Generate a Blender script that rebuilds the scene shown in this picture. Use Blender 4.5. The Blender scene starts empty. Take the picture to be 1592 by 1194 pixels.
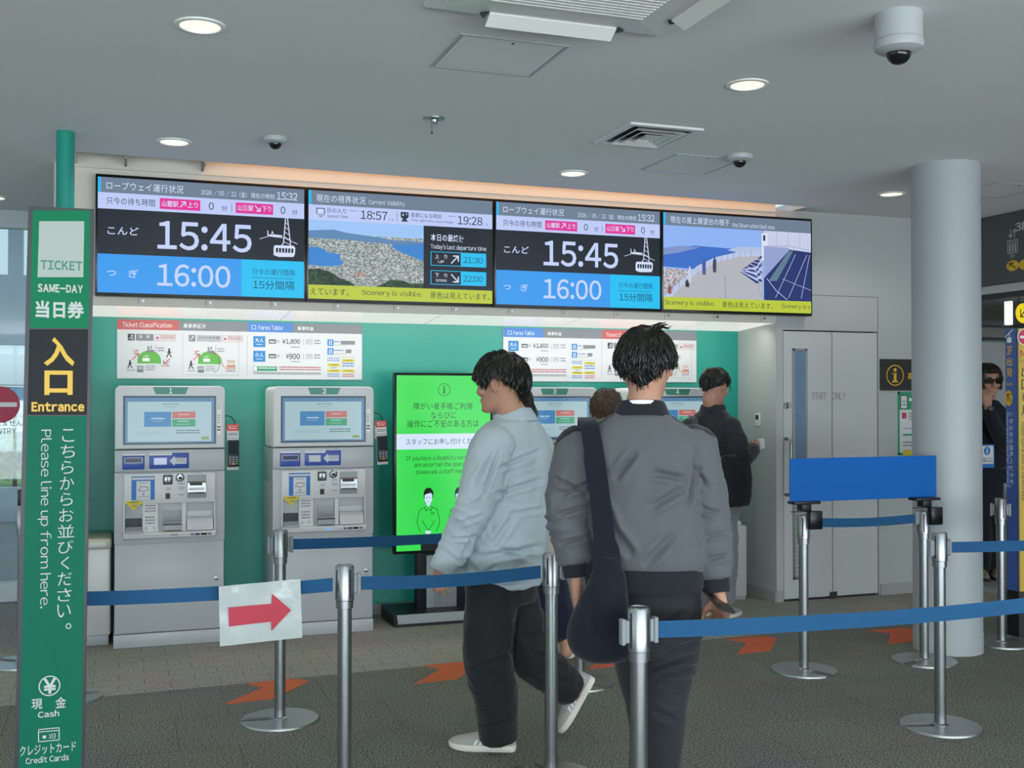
import bpy, bmesh, math, random
from mathutils import Vector, Matrix, noise
V = Vector
S = bpy.context.scene
COL = S.collection

# ------------------------------------------------------------------ camera, sky, daylight, exposure
FPX, CAM_H, YAW = 1720.0, 1.52, math.radians(19.5)
PITCH = math.atan(23 / FPX)
cam_data = bpy.data.cameras.new('camera')
cam_data.sensor_width = 36.0
cam_data.lens = FPX / 1592 * 36.0
cam = bpy.data.objects.new('camera', cam_data)
cam.location = (0, 0, CAM_H)
cam.rotation_euler = (math.pi / 2 + PITCH, 0, -YAW)
COL.objects.link(cam)
S.camera = cam

S.view_settings.view_transform = 'Standard'
S.view_settings.look = 'None'
S.view_settings.gamma = 1.0
S.view_settings.use_curve_mapping = False
S.view_settings.exposure = 0.0

world = bpy.data.worlds.new('daylight_sky')
S.world = world
world.use_nodes = True
wn = world.node_tree
wn.nodes.clear()
w_out = wn.nodes.new('ShaderNodeOutputWorld')
w_bg = wn.nodes.new('ShaderNodeBackground')
w_tc = wn.nodes.new('ShaderNodeTexCoord')
w_sep = wn.nodes.new('ShaderNodeSeparateXYZ')
w_ramp = wn.nodes.new('ShaderNodeValToRGB')
w_map = wn.nodes.new('ShaderNodeMapRange')
w_map.inputs['From Min'].default_value = -0.4
w_map.inputs['From Max'].default_value = 0.8
wn.links.new(w_tc.outputs['Generated'], w_sep.inputs[0])
wn.links.new(w_sep.outputs['Z'], w_map.inputs['Value'])
wn.links.new(w_map.outputs[0], w_ramp.inputs[0])
wn.links.new(w_ramp.outputs[0], w_bg.inputs['Color'])
wn.links.new(w_bg.outputs[0], w_out.inputs[0])
cr = w_ramp.color_ramp
cr.elements[0].position = 0.0
cr.elements[0].color = (0.22, 0.24, 0.25, 1)
cr.elements[1].position = 1.0
cr.elements[1].color = (0.50, 0.72, 0.95, 1)
e = cr.elements.new(0.32)
e.color = (0.34, 0.38, 0.42, 1)
e = cr.elements.new(0.36)
e.color = (0.70, 0.86, 0.93, 1)
w_bg.inputs['Strength'].default_value = 1.0


def area_light(name, loc, rot, sx, sy, power, color):
    d = bpy.data.lights.new(name, 'AREA')
    d.shape = 'RECTANGLE'
    d.size, d.size_y = sx, sy
    d.energy = power
    d.color = color
    o = bpy.data.objects.new(name, d)
    o.location = loc
    o.rotation_euler = rot
    COL.objects.link(o)
    return o


# daylight from the tall window front behind the visitors and from the left; the low upward panel is an added ceiling fill
area_light('window_daylight_rear', (1.5, -6.0, 1.9), (math.radians(84), 0, 0), 11, 2.2, 28, (0.92, 0.97, 1.0))
area_light('ceiling_fill', (1.5, -5.6, 0.35), (math.radians(158), 0, 0), 18, 6.0, 3250, (0.84, 0.93, 1.0))
area_light('window_daylight_left', (-5.5, 3.0, 1.6), (math.radians(90), 0, math.radians(-90)), 8, 2.2, 45, (0.84, 0.95, 1.0))
# the hall's grid of downlights
for _x in (-2.1, 0.28, 2.67, 5.03):
    for _y in (0.3, 2.32, 4.34, 6.36):
        if _x > 5 and 4 < _y < 5:
            continue
        _d = bpy.data.lights.new('downlight_beam', 'SPOT')
        _d.energy = 20
        _d.color = (1.0, 0.95, 0.86)
        _d.spot_size = math.radians(150)
        _d.spot_blend = 0.6
        _d.shadow_soft_size = 0.08
        _l = bpy.data.objects.new('downlight_beam', _d)
        _l.location = (_x, _y, 2.925)
        COL.objects.link(_l)


# ------------------------------------------------------------------ picture-plane measuring helpers (pixel -> point on a real plane)
_R = V((math.cos(YAW), -math.sin(YAW), 0))
_FH = V((math.sin(YAW), math.cos(YAW), 0))
_K = V((0, 0, 1))
_FW = _FH * math.cos(PITCH) + _K * math.sin(PITCH)
_UP = _K * math.cos(PITCH) - _FH * math.sin(PITCH)
_O = V((0, 0, CAM_H))


def ray(x, y):
    return (x - 796) / FPX * _R - (y - 597) / FPX * _UP + _FW


def on_plane(x, y, axis, val):
    d = ray(x, y)
    return _O + d * ((val - _O[axis]) / d[axis])


def at_depth(x, y, z):
    return _O + ray(x, y) * z


# ------------------------------------------------------------------ materials
def lin(c):
    if isinstance(c, str):
        c = c.lstrip('#')
        c = [int(c[i:i + 2], 16) / 255 for i in (0, 2, 4)]
    return tuple(((u / 12.92) if u <= 0.04045 else ((u + 0.055) / 1.055) ** 2.4) for u in c)


MATS = {}


def mat(name, color, rough=0.5, metal=0.0, emit=0.0, vary=0.06, scale=6.0, bump=0.0, bscale=40.0, spec=0.5, aniso=False, alpha=1.0):
    if name in MATS:
        return MATS[name]
    m = bpy.data.materials.new(name)
    m.use_nodes = True
    nt = m.node_tree
    b = nt.nodes['Principled BSDF']
    c = lin(color)
    b.inputs['Roughness'].default_value = rough
    b.inputs['Metallic'].default_value = metal
    b.inputs['Specular IOR Level'].default_value = spec
    if emit > 0:
        b.inputs['Base Color'].default_value = (0.01, 0.01, 0.01, 1)
        b.inputs['Emission Color'].default_value = (*c, 1)
        b.inputs['Emission Strength'].default_value = emit
    else:
        tc = nt.nodes.new('ShaderNodeTexCoord')
        nz = nt.nodes.new('ShaderNodeTexNoise')
        nz.inputs['Scale'].default_value = scale
        nz.inputs['Detail'].default_value = 4
        nt.links.new(tc.outputs['Object'], nz.inputs['Vector'])
        mx = nt.nodes.new('ShaderNodeMix')
        mx.data_type = 'RGBA'
        mx.inputs[6].default_value = (*[u * (1 - vary) for u in c], 1)
        mx.inputs[7].default_value = (*[min(1, u * (1 + vary)) for u in c], 1)
        nt.links.new(nz.outputs['Fac'], mx.inputs[0])
        nt.links.new(mx.outputs[2], b.inputs['Base Color'])
        if bump > 0:
            n2 = nt.nodes.new('ShaderNodeTexNoise')
            n2.inputs['Scale'].default_value = bscale
            n2.inputs['Detail'].default_value = 3
            nt.links.new(tc.outputs['Object'], n2.inputs['Vector'])
            bp = nt.nodes.new('ShaderNodeBump')
            bp.inputs['Strength'].default_value = bump
            bp.inputs['Distance'].default_value = 0.01
            nt.links.new(n2.outputs['Fac'], bp.inputs['Height'])
            nt.links.new(bp.outputs[0], b.inputs['Normal'])
    if alpha < 1:
        b.inputs['Alpha'].default_value = alpha
    MATS[name] = m
    return m


def glow(name, color, strength=1.0):
    return mat(name, color, rough=0.25, emit=strength, spec=0.3)


def speckle_glow(name, colors, scale, strength=1.0, stretch=(1, 1, 1)):
    """A screen picture area: cells of several colours, lit from behind."""
    if name in MATS:
        return MATS[name]
    m = mat(name, colors[0], rough=0.25, emit=strength, spec=0.3)
    nt = m.node_tree
    b = nt.nodes['Principled BSDF']
    tc = nt.nodes.new('ShaderNodeTexCoord')
    mp = nt.nodes.new('ShaderNodeMapping')
    mp.inputs['Scale'].default_value = stretch
    vo = nt.nodes.new('ShaderNodeTexVoronoi')
    vo.inputs['Scale'].default_value = scale
    sp = nt.nodes.new('ShaderNodeSeparateColor')
    rp = nt.nodes.new('ShaderNodeValToRGB')
    rp.color_ramp.interpolation = 'CONSTANT'
    nt.links.new(tc.outputs['Object'], mp.inputs[0])
    nt.links.new(mp.outputs[0], vo.inputs['Vector'])
    nt.links.new(vo.outputs['Color'], sp.inputs[0])
    nt.links.new(sp.outputs[0], rp.inputs[0])
    els = rp.color_ramp.elements
    while len(els) < len(colors):
        els.new(0.5)
    for i, c in enumerate(colors):
        els[i].position = i / len(colors)
        els[i].color = (*lin(c), 1)
    nt.links.new(rp.outputs[0], b.inputs['Emission Color'])
    return m


def brushed(name, color, rough=0.3, axis=2):
    """Brushed stainless steel: fine streaks in the roughness."""
    if name in MATS:
        return MATS[name]
    m = mat(name, color, rough=rough, metal=1.0)
    nt = m.node_tree
    b = nt.nodes['Principled BSDF']
    tc = nt.nodes.new('ShaderNodeTexCoord')
    mp = nt.nodes.new('ShaderNodeMapping')
    sc = [900, 900, 900]
    sc[axis] = 6
    mp.inputs['Scale'].default_value = sc
    nz = nt.nodes.new('ShaderNodeTexNoise')
    nz.inputs['Scale'].default_value = 1.0
    mr = nt.nodes.new('ShaderNodeMapRange')
    mr.inputs['To Min'].default_value = rough - 0.06
    mr.inputs['To Max'].default_value = rough + 0.10
    nt.links.new(tc.outputs['Object'], mp.inputs[0])
    nt.links.new(mp.outputs[0], nz.inputs['Vector'])
    nt.links.new(nz.outputs['Fac'], mr.inputs['Value'])
    nt.links.new(mr.outputs[0], b.inputs['Roughness'])
    return m


def fabric(name, color, rough=0.85, weave=900.0, vary=0.12, scale=9.0, strength=0.25):
    if name in MATS:
        return MATS[name]
    m = mat(name, color, rough=rough, vary=vary, scale=scale, spec=0.2)
    nt = m.node_tree
    b = nt.nodes['Principled BSDF']
    tc = nt.nodes.new('ShaderNodeTexCoord')
    n2 = nt.nodes.new('ShaderNodeTexNoise')
    n2.inputs['Scale'].default_value = weave
    n2.inputs['Detail'].default_value = 2
    bp = nt.nodes.new('ShaderNodeBump')
    bp.inputs['Strength'].default_value = strength
    bp.inputs['Distance'].default_value = 0.001
    nt.links.new(tc.outputs['Object'], n2.inputs['Vector'])
    nt.links.new(n2.outputs['Fac'], bp.inputs['Height'])
    nt.links.new(bp.outputs[0], b.inputs['Normal'])
    try:
        b.inputs['Sheen Weight'].default_value = 0.15
    except Exception:
        pass
    return m


def carpet(name, dark, light, line_scale=0.0):
    """Loop-pile carpet tile: speckle, slow blotches and faint tile seams."""
    m = bpy.data.materials.new(name)
    m.use_nodes = True
    nt = m.node_tree
    b = nt.nodes['Principled BSDF']
    b.inputs['Roughness'].default_value = 0.95
    b.inputs['Specular IOR Level'].default_value = 0.15
    tc = nt.nodes.new('ShaderNodeTexCoord')
    n1 = nt.nodes.new('ShaderNodeTexNoise')
    n1.inputs['Scale'].default_value = 130
    n1.inputs['Detail'].default_value = 3
    n1.inputs['Roughness'].default_value = 0.7
    rp = nt.nodes.new('ShaderNodeValToRGB')
    rp.color_ramp.elements[0].position = 0.40
    rp.color_ramp.elements[0].color = (*lin(dark), 1)
    rp.color_ramp.elements[1].position = 0.60
    rp.color_ramp.elements[1].color = (*lin(light), 1)
    n2 = nt.nodes.new('ShaderNodeTexNoise')
    n2.inputs['Scale'].default_value = 1.7
    mx = nt.nodes.new('ShaderNodeMix')
    mx.data_type = 'RGBA'
    mx.blend_type = 'MULTIPLY'
    mx.inputs[0].default_value = 0.35
    br = nt.nodes.new('ShaderNodeTexBrick')
    br.inputs['Scale'].default_value = 1.0
    br.inputs['Brick Width'].default_value = 0.5 if line_scale == 0 else line_scale
    br.inputs['Row Height'].default_value = 0.5 if line_scale == 0 else line_scale * 0.5
    br.inputs['Mortar Size'].default_value = 0.004
    br.inputs['Color1'].default_value = (1, 1, 1, 1)
    br.inputs['Color2'].default_value = (0.96, 0.96, 0.96, 1)
    br.inputs['Mortar'].default_value = (0.7, 0.7, 0.7, 1) if line_scale == 0 else (0.66, 0.66, 0.66, 1)
    m3 = nt.nodes.new('ShaderNodeMix')
    m3.data_type = 'RGBA'
    m3.blend_type = 'MULTIPLY'
    m3.inputs[0].default_value = 0.8
    nt.links.new(tc.outputs['Object'], n1.inputs['Vector'])
    nt.links.new(tc.outputs['Object'], n2.inputs['Vector'])
    nt.links.new(tc.outputs['Object'], br.inputs['Vector'])
    nt.links.new(n1.outputs['Fac'], rp.inputs[0])
    nt.links.new(rp.outputs[0], mx.inputs[6])
    nt.links.new(n2.outputs['Color'], mx.inputs[7])
    nt.links.new(mx.outputs[2], m3.inputs[6])
    nt.links.new(br.outputs['Color'], m3.inputs[7])
    nt.links.new(m3.outputs[2], b.inputs['Base Color'])
    bp = nt.nodes.new('ShaderNodeBump')
    bp.inputs['Strength'].default_value = 0.5
    bp.inputs['Distance'].default_value = 0.004
    nt.links.new(n1.outputs['Fac'], bp.inputs['Height'])
    nt.links.new(bp.outputs[0], b.inputs['Normal'])
    MATS[name] = m
    return m


# ------------------------------------------------------------------ geometry builder
_TXT = {}


def _glyphs(s, bold):
    c = bpy.data.curves.new('lettering_source', 'FONT')
    c.body = s
    c.size = 1
    c.resolution_u = 3
    c.offset = bold
    o = bpy.data.objects.new('lettering_source', c)
    COL.objects.link(o)
    bpy.context.view_layer.update()
    dg = bpy.context.evaluated_depsgraph_get()
    m = bpy.data.meshes.new_from_object(o.evaluated_get(dg))
    vs = [(v.co.x, v.co.y) for v in m.vertices]
    fs = [tuple(p.vertices) for p in m.polygons]
    bpy.data.objects.remove(o)
    bpy.data.curves.remove(c)
    bpy.data.meshes.remove(m)
    return vs, fs


_GL = {}


def text_mesh(s, bold=0.0):
    """Lettering as flat faces, fitted to a unit box. Latin letters and figures take the wide glyphs of the kanji face, closed up."""
    key = (s, bold)
    if key in _TXT:
        return _TXT[key]
    vs, fs, x = [], [], 0.0
    for ch in s:
        if ch == ' ' or ch == '\u3000':
            x += 0.27 if ch == ' ' else 0.9
            continue
        wide = ord(ch) > 0x2000
        k = (ch, bold)
        if k not in _GL:
            _GL[k] = _glyphs(ch if wide or ch in "\u00a5" else chr(ord(ch) + 0xFEE0), bold)
        gv, gf = _GL[k]
        if not gv:
            continue
        if wide:
            off, adv = x, 1.02
        else:
            lo, hi = min(v[0] for v in gv), max(v[0] for v in gv)
            off, adv = x - lo + 0.035, hi - lo + 0.07
            if ch.isdigit():
                adv = max(adv, 0.56)
                off = x + adv / 2 - (lo + hi) / 2
        b = len(vs)
        vs += [(a + off, q) for a, q in gv]
        fs += [tuple(i + b for i in f) for f in gf]
        x += adv
    x0 = min(v[0] for v in vs)
    x1 = max(v[0] for v in vs)
    y0 = min(v[1] for v in vs)
    y1 = max(v[1] for v in vs)
    vs = [((a - x0) / (x1 - x0), (b - y0) / (y1 - y0)) for a, b in vs]
    _TXT[key] = (vs, fs, (x1 - x0), (y1 - y0))
    return _TXT[key]


class G:
    """Collects shapes (world coordinates) and links them as ONE mesh object."""

    def __init__(self):
        self.bm = bmesh.new()
        self.mats = []

    def mi(self, m):
        if m is None:
            return 0
        if m not in self.mats:
            self.mats.append(m)
        return self.mats.index(m)

    def face(self, pts, m=None):
        vs = [self.bm.verts.new(p) for p in pts]
        f = self.bm.faces.new(vs)
        f.material_index = self.mi(m)
        return f

    def raw(self, vs, fs, m=None):
        k = self.mi(m)
        bv = [self.bm.verts.new(p) for p in vs]
        out = []
        for f in fs:
            try:
                bf = self.bm.faces.new([bv[i] for i in f])
                bf.material_index = k
                out.append(bf)
            except ValueError:
                pass
        return bv, out

    def box(self, lo, hi, m=None, bevel=0.0, seg=2):
        x0, y0, z0 = lo
        x1, y1, z1 = hi
        vs = [(x0, y0, z0), (x1, y0, z0), (x1, y1, z0), (x0, y1, z0), (x0, y0, z1), (x1, y0, z1), (x1, y1, z1), (x0, y1, z1)]
        fs = [(3, 2, 1, 0), (4, 5, 6, 7), (0, 1, 5, 4), (1, 2, 6, 5), (2, 3, 7, 6), (3, 0, 4, 7)]
        bv, bf = self.raw(vs, fs, m)
        if bevel > 0:
            ed = list({e for f in bf for e in f.edges})
            bmesh.ops.bevel(self.bm, geom=ed, offset=bevel, segments=seg, profile=0.5, affect='EDGES', material=-1)
        return bv

    def prism(self, pts, depth, m=None, side=None):
        """pts: planar outline (3D), depth: extrusion vector."""
        n = len(pts)
        d = V(depth)
        a = [V(p) for p in pts]
        vs = a + [p + d for p in a]
        k = self.mi(m)
        ks = self.mi(side) if side is not None else k
        bv = [self.bm.verts.new(p) for p in vs]
        f = self.bm.faces.new(bv[:n])
        f.material_index = k
        f = self.bm.faces.new(bv[n:][::-1])
        f.material_index = k
        for i in range(n):
            f = self.bm.faces.new([bv[(i + 1) % n], bv[i], bv[n + i], bv[n + (i + 1) % n]])
            f.material_index = ks

    def loft(self, rings, m=None, cap=True, closed=True):
        k = self.mi(m)
        R = [[self.bm.verts.new(p) for p in r] for r in rings]
        n = len(R[0])
        rng = n if closed else n - 1
        for a, b in zip(R, R[1:]):
            for i in range(rng):
                j = (i + 1) % n
                f = self.bm.faces.new([a[i], a[j], b[j], b[i]])
                f.material_index = k
        if cap and closed:
            f = self.bm.faces.new(R[0][::-1])
            f.material_index = k
            f = self.bm.faces.new(R[-1])
            f.material_index = k
        return R

    def tube(self, path, r, m=None, n=12, cap=True, flat=None):
        P = [V(p) for p in path]
        rr = r if isinstance(r, (list, tuple)) else [r] * len(P)
        rings = []
        t0 = (P[1] - P[0]).normalized()
        up = V((0, 0, 1)) if abs(t0.z) < 0.9 else V((1, 0, 0))
        u = t0.cross(up).normalized()
        for i, p in enumerate(P):
            if i == 0:
                t = P[1] - P[0]
            elif i == len(P) - 1:
                t = P[-1] - P[-2]
            else:
                t = (P[i + 1] - P[i]).normalized() + (P[i] - P[i - 1]).normalized()
            t.normalize()
            u = (u - t * u.dot(t)).normalized()
            w = t.cross(u)
            ra = rr[i]
            rb = ra
            if isinstance(ra, tuple):
                ra, rb = ra
            rings.append([p + u * (ra * math.cos(2 * math.pi * j / n)) + w * (rb * math.sin(2 * math.pi * j / n)) for j in range(n)])
        self.loft(rings, m, cap)

    def lathe(self, base, prof, m=None, n=32, axis=(0, 0, 1), cap=True):
        b = V(base)
        a = V(axis).normalized()
        h = V((1, 0, 0)) if abs(a.x) < 0.9 else V((0, 1, 0))
        u = (h - a * h.dot(a)).normalized()
        w = a.cross(u)
        rings = [[b + a * z + u * (max(r, 1e-4) * math.cos(2 * math.pi * j / n)) + w * (max(r, 1e-4) * math.sin(2 * math.pi * j / n)) for j in range(n)] for r, z in prof]
        self.loft(rings, m, cap)

    def ball(self, c, r, m=None, n=16, rings=10):
        r = (r, r, r) if not isinstance(r, (tuple, list)) else r
        c = V(c)
        R = []
        for i in range(1, rings):
            t = math.pi * i / rings
            R.append([c + V((r[0] * math.sin(t) * math.cos(2 * math.pi * j / n), r[1] * math.sin(t) * math.sin(2 * math.pi * j / n), -r[2] * math.cos(t))) for j in range(n)])
        k = self.mi(m)
        B = self.loft(R, m, cap=False)
        lo = self.bm.verts.new(c - V((0, 0, r[2])))
        hi = self.bm.verts.new(c + V((0, 0, r[2])))
        for i in range(n):
            j = (i + 1) % n
            self.bm.faces.new([lo, B[0][j], B[0][i]]).material_index = k
            self.bm.faces.new([hi, B[-1][i], B[-1][j]]).material_index = k

    def mesh(self, name, smooth=35):
        me = bpy.data.meshes.new(name)
        bmesh.ops.recalc_face_normals(self.bm, faces=self.bm.faces[:]) if not getattr(self, 'keep', False) else None
        self.bm.to_mesh(me)
        self.bm.free()
        for m in self.mats:
            me.materials.append(m)
        if smooth:
            me.polygons.foreach_set('use_smooth', [True] * len(me.polygons))
            me.set_sharp_from_angle(angle=math.radians(smooth))
        return me

    def build(self, name, parent=None, smooth=35, **props):
        me = self.mesh(name, smooth)
        return link_mesh(name, me, parent, **props)


def root_matrix(o):
    m = Matrix.Identity(4)
    while o is not None:
        m = (Matrix.Translation(o.location) @ o.rotation_euler.to_matrix().to_4x4()) @ m
        o = o.parent
    return m


def link_mesh(name, me, parent=None, **props):
    o = bpy.data.objects.new(name, me)
    if parent is not None:
        me.transform(root_matrix(parent).inverted())
        o.parent = parent
    COL.objects.link(o)
    for k, v in props.items():
        o[k] = v
    return o


def thing(name, label, cat, loc=(0, 0, 0), group=None, rotz=0.0):
    o = bpy.data.objects.new(name, None)
    o.empty_display_size = 0.1
    o.location = loc
    o.rotation_euler = (0, 0, rotz)
    COL.objects.link(o)
    tag(o, label, cat, group)
    return o


def tag(o, label, cat, group=None):
    o['label'] = label
    o['category'] = cat
    if group:
        o['group'] = group
    return o


def struct(o):
    o['kind'] = 'structure'
    return o


def kids(o):
    return [c for c in bpy.data.objects if c.parent == o]


def copy_tree(o, parent=None):
    c = o.copy()
    COL.objects.link(c)
    c.parent = parent
    for ch in kids(o):
        copy_tree(ch, c)
    return c


class Panel:
    """A flat face in the place: origin, in-plane axes, outward normal; graphics are measured on the photograph and laid on the face."""

    def __init__(self, o, u, v, n):
        self.o, self.u, self.v, self.n = V(o), V(u).normalized(), V(v).normalized(), V(n).normalized()

    def uv(self, x, y):
        d = ray(x, y)
        t = (self.o - _O).dot(self.n) / d.dot(self.n)
        p = _O + d * t - self.o
        return p.dot(self.u), p.dot(self.v)

    def p(self, a, b, lift=0.0):
        return self.o + self.u * a + self.v * b + self.n * lift

    def poly_uv(self, g, pts, m, lift=0.0005):
        f = g.face([self.p(a, b, lift) for a, b in pts], m)
        f.normal_update()
        if f.normal.dot(self.n) < 0:
            f.normal_flip()

    def poly(self, g, pts, m, lift=0.0005):
        self.poly_uv(g, [self.uv(*q) for q in pts], m, lift)

    def rect_uv(self, g, a0, b0, a1, b1, m, lift=0.0005):
        self.poly_uv(g, [(a0, b0), (a1, b0), (a1, b1), (a0, b1)], m, lift)

    def box_uv(self, x0, y0, x1, y1):
        """pixel box whose vertical extent is measured at its left side"""
        a0, b0 = self.uv(x0, y1)
        b1 = self.uv(x0, y0)[1]
        a1 = self.uv(x1, (y0 + y1) / 2)[0]
        return a0, b0, a1, b1

    def rect(self, g, x0, y0, x1, y1, m, lift=0.0005):
        self.rect_uv(g, *self.box_uv(x0, y0, x1, y1), m, lift)

    def text_uv(self, g, s, a0, b0, a1, b1, m, lift=0.001, bold=0.0, rot=0):
        vs, fs, nw, nh = text_mesh(s, bold)
        if rot == -90:   # reads downwards
            P = [self.p(a0 + (a1 - a0) * y, b1 - (b1 - b0) * x, lift) for x, y in vs]
        else:
            P = [self.p(a0 + (a1 - a0) * x, b0 + (b1 - b0) * y, lift) for x, y in vs]
        k = g.mi(m)
        bv = [g.bm.verts.new(q) for q in P]
        for f in fs:
            try:
                bf = g.bm.faces.new([bv[i] for i in f])
            except ValueError:
                continue
            bf.material_index = k
            bf.normal_update()
            if bf.normal.dot(self.n) < 0:
                bf.normal_flip()

    def text(self, g, s, x0, y0, x1, y1, m, lift=0.001, bold=0.0, rot=0):
        self.text_uv(g, s, *self.box_uv(x0, y0, x1, y1), m, lift, bold, rot)

    def line_uv(self, g, pts, w, m, lift=0.001, closed=False):
        P = [V((a, b)) for a, b in pts]
        n = len(P)
        for i in range(n if closed else n - 1):
            a, b = P[i], P[(i + 1) % n]
            d = (b - a)
            if d.length < 1e-7:
                continue
            d.normalize()
            q = V((-d.y, d.x)) * (w / 2)
            e = d * (w * 0.4)
            self.poly_uv(g, [tuple(a - e - q), tuple(b + e - q), tuple(b + e + q), tuple(a - e + q)], m, lift)

    def line(self, g, pts, w, m, lift=0.001, closed=False):
        self.line_uv(g, [self.uv(*q) for q in pts], w, m, lift, closed)

    def disc_uv(self, g, a, b, r, m, lift=0.001, n=28, rv=None):
        rv = r if rv is None else rv
        self.poly_uv(g, [(a + r * math.cos(2 * math.pi * i / n), b + rv * math.sin(2 * math.pi * i / n)) for i in range(n)], m, lift)

    def ring_uv(self, g, a, b, r, w, m, lift=0.001, n=28):
        for i in range(n):
            t0, t1 = 2 * math.pi * i / n, 2 * math.pi * (i + 1) / n
            c = [(a + q * math.cos(t), b + q * math.sin(t)) for q, t in ((r - w, t0), (r, t0), (r, t1), (r - w, t1))]
            self.poly_uv(g, c, m, lift)

    def dashes(self, g, x0, y0, x1, y1, m, rows=1, fill=0.55, seed=1, lift=0.001):
        """rows of small print too small to read: broken strokes"""
        rnd = random.Random(seed)
        a0, b0, a1, b1 = self.box_uv(x0, y0, x1, y1)
        h = (b1 - b0) / rows
        for r in range(rows):
            zz = b1 - h * r
            a = a0
            while a < a1:
                w = rnd.uniform(0.5, 1.6) * h * 0.8
                self.rect_uv(g, a, zz - h * fill, min(a + w, a1), zz, m, lift)
                a += w + h * 0.25

    def arrow(self, g, x0, y0, x1, y1, w, m, lift=0.001, head=0.35):
        a, b = self.uv(x0, y0), self.uv(x1, y1)
        self.line_uv(g, [a, b], w, m, lift)
        d = V((b[0] - a[0], b[1] - a[1]))
        L = d.length * head
        d.normalize()
        for s in (1, -1):
            q = V((-d.x, -d.y)) * L
            ang = math.radians(45 * s)
            q = V((q.x * math.cos(ang) - q.y * math.sin(ang), q.x * math.sin(ang) + q.y * math.cos(ang)))
            self.line_uv(g, [b, (b[0] + q.x, b[1] + q.y)], w, m, lift)


XF = Panel((0, 0, 0), (1, 0, 0), (0, 0, 1), (0, -1, 0))


def front_panel(y, x=0.0, z=0.0):
    return Panel((x, y, z), (1, 0, 0), (0, 0, 1), (0, -1, 0))

# ------------------------------------------------------------------ materials of the hall
M_ceil = mat('ceiling_paint', '#E4E6E6', 0.9, vary=0.015, scale=0.8)
M_wall = mat('wall_paint', '#B6BBB9', 0.6, vary=0.02, scale=1.2)
M_wall_warm = mat('fascia_paint', '#DDD8CC', 0.7, vary=0.02)
M_teal = mat('teal_panel', '#229A88', 0.35, vary=0.03, scale=1.5)
M_skirt = mat('grey_skirting', '#A5A6A2', 0.6)
M_door = mat('door_steel', '#C6CAC8', 0.45, vary=0.015)
M_black = mat('black_plastic', '#17181A', 0.4)
M_blackgloss = mat('black_bezel', '#0C0D0F', 0.25)
M_dark = mat('dark_grey_metal', '#3A3D40', 0.45, metal=0.3)
M_white = mat('white_plastic', '#D9DBDA', 0.4, vary=0.02)
M_steel = brushed('stainless_steel', '#A6AAAB', 0.28)
M_chrome = mat('polished_metal', '#9EA2A4', 0.3, metal=1.0)
M_green_sign = mat('sign_green', '#0B7A51', 0.5, vary=0.03, spec=0.15)
M_yellow = mat('sign_yellow', '#E3B427', 0.4)
M_ink = mat('black_ink', '#22252A', 0.6)
M_inkgrey = mat('grey_ink', '#7C7F84', 0.6)
M_paper = mat('white_paper', '#DCDEDE', 0.6, vary=0.015)
M_red = mat('red_ink', '#B9253D', 0.5)
M_blueink = mat('blue_ink', '#2E77C4', 0.5)
M_whiteink = mat('white_ink', '#F2F3F0', 0.5)

# ------------------------------------------------------------------ floor
M_car1 = carpet('carpet_near', '#33362F', '#A9ACA2')
M_car2 = carpet('carpet_kiosk_side', '#6E6B64', '#CFCDC3', 0.26)


def seam_y(x):
    return 6.06 + 0.043 * (x - 0.43)


g = G()
g.prism([(-14, -9, 0), (14, -9, 0), (14, seam_y(14), 0), (-14, seam_y(-14), 0)], (0, 0, -0.12), M_car1)
g.prism([(-14, seam_y(-14) + 0.006, 0), (14, seam_y(14) + 0.006, 0), (14, 16, 0), (-14, 16, 0)], (0, 0, -0.12), M_car2)
g.prism([(-14, seam_y(-14), -0.004), (14, seam_y(14), -0.004), (14, seam_y(14) + 0.006, -0.004), (-14, seam_y(-14) + 0.006, -0.004)], (0, 0, -0.1), M_ink)
struct(g.build('floor'))

# ------------------------------------------------------------------ ceiling with a light cove in front of the screen wall
CZ = 2.94
X0, X1 = -0.25, 4.78
g = G()
g.prism([(-14, -9, CZ), (X0, -9, CZ), (X0, 9.16, CZ), (-14, 9.16, CZ)], (0, 0, 0.06), M_ceil)
g.prism([(X0, -9, CZ), (X1, -9, CZ), (X1, 6.965, CZ), (X0, 6.81, CZ)], (0, 0, 0.06), M_ceil)
g.prism([(X1, -9, CZ), (14, -9, CZ), (14, 10.2, CZ), (X1, 10.2, CZ)], (0, 0, 0.06), M_ceil)
g.prism([(X0, 7.15, CZ + 0.3), (X0, 6.81, CZ + 0.3), (X1, 6.965, CZ + 0.3), (X1, 7.15, CZ + 0.3)], (0, 0, 0.05), M_ceil)
g.prism([(X0, 6.76, CZ + 0.06), (X0, 6.81, CZ + 0.06), (X1, 6.965, CZ + 0.06), (X1, 6.915, CZ + 0.06)], (0, 0, 0.29), M_ceil)
g.box((X0 - 0.05, 6.76, CZ + 0.06), (X0, 7.15, CZ + 0.35), M_ceil)
g.box((X1, 6.9, CZ + 0.06), (X1 + 0.05, 7.15, CZ + 0.35), M_ceil)
struct(g.build('ceiling'))

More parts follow.
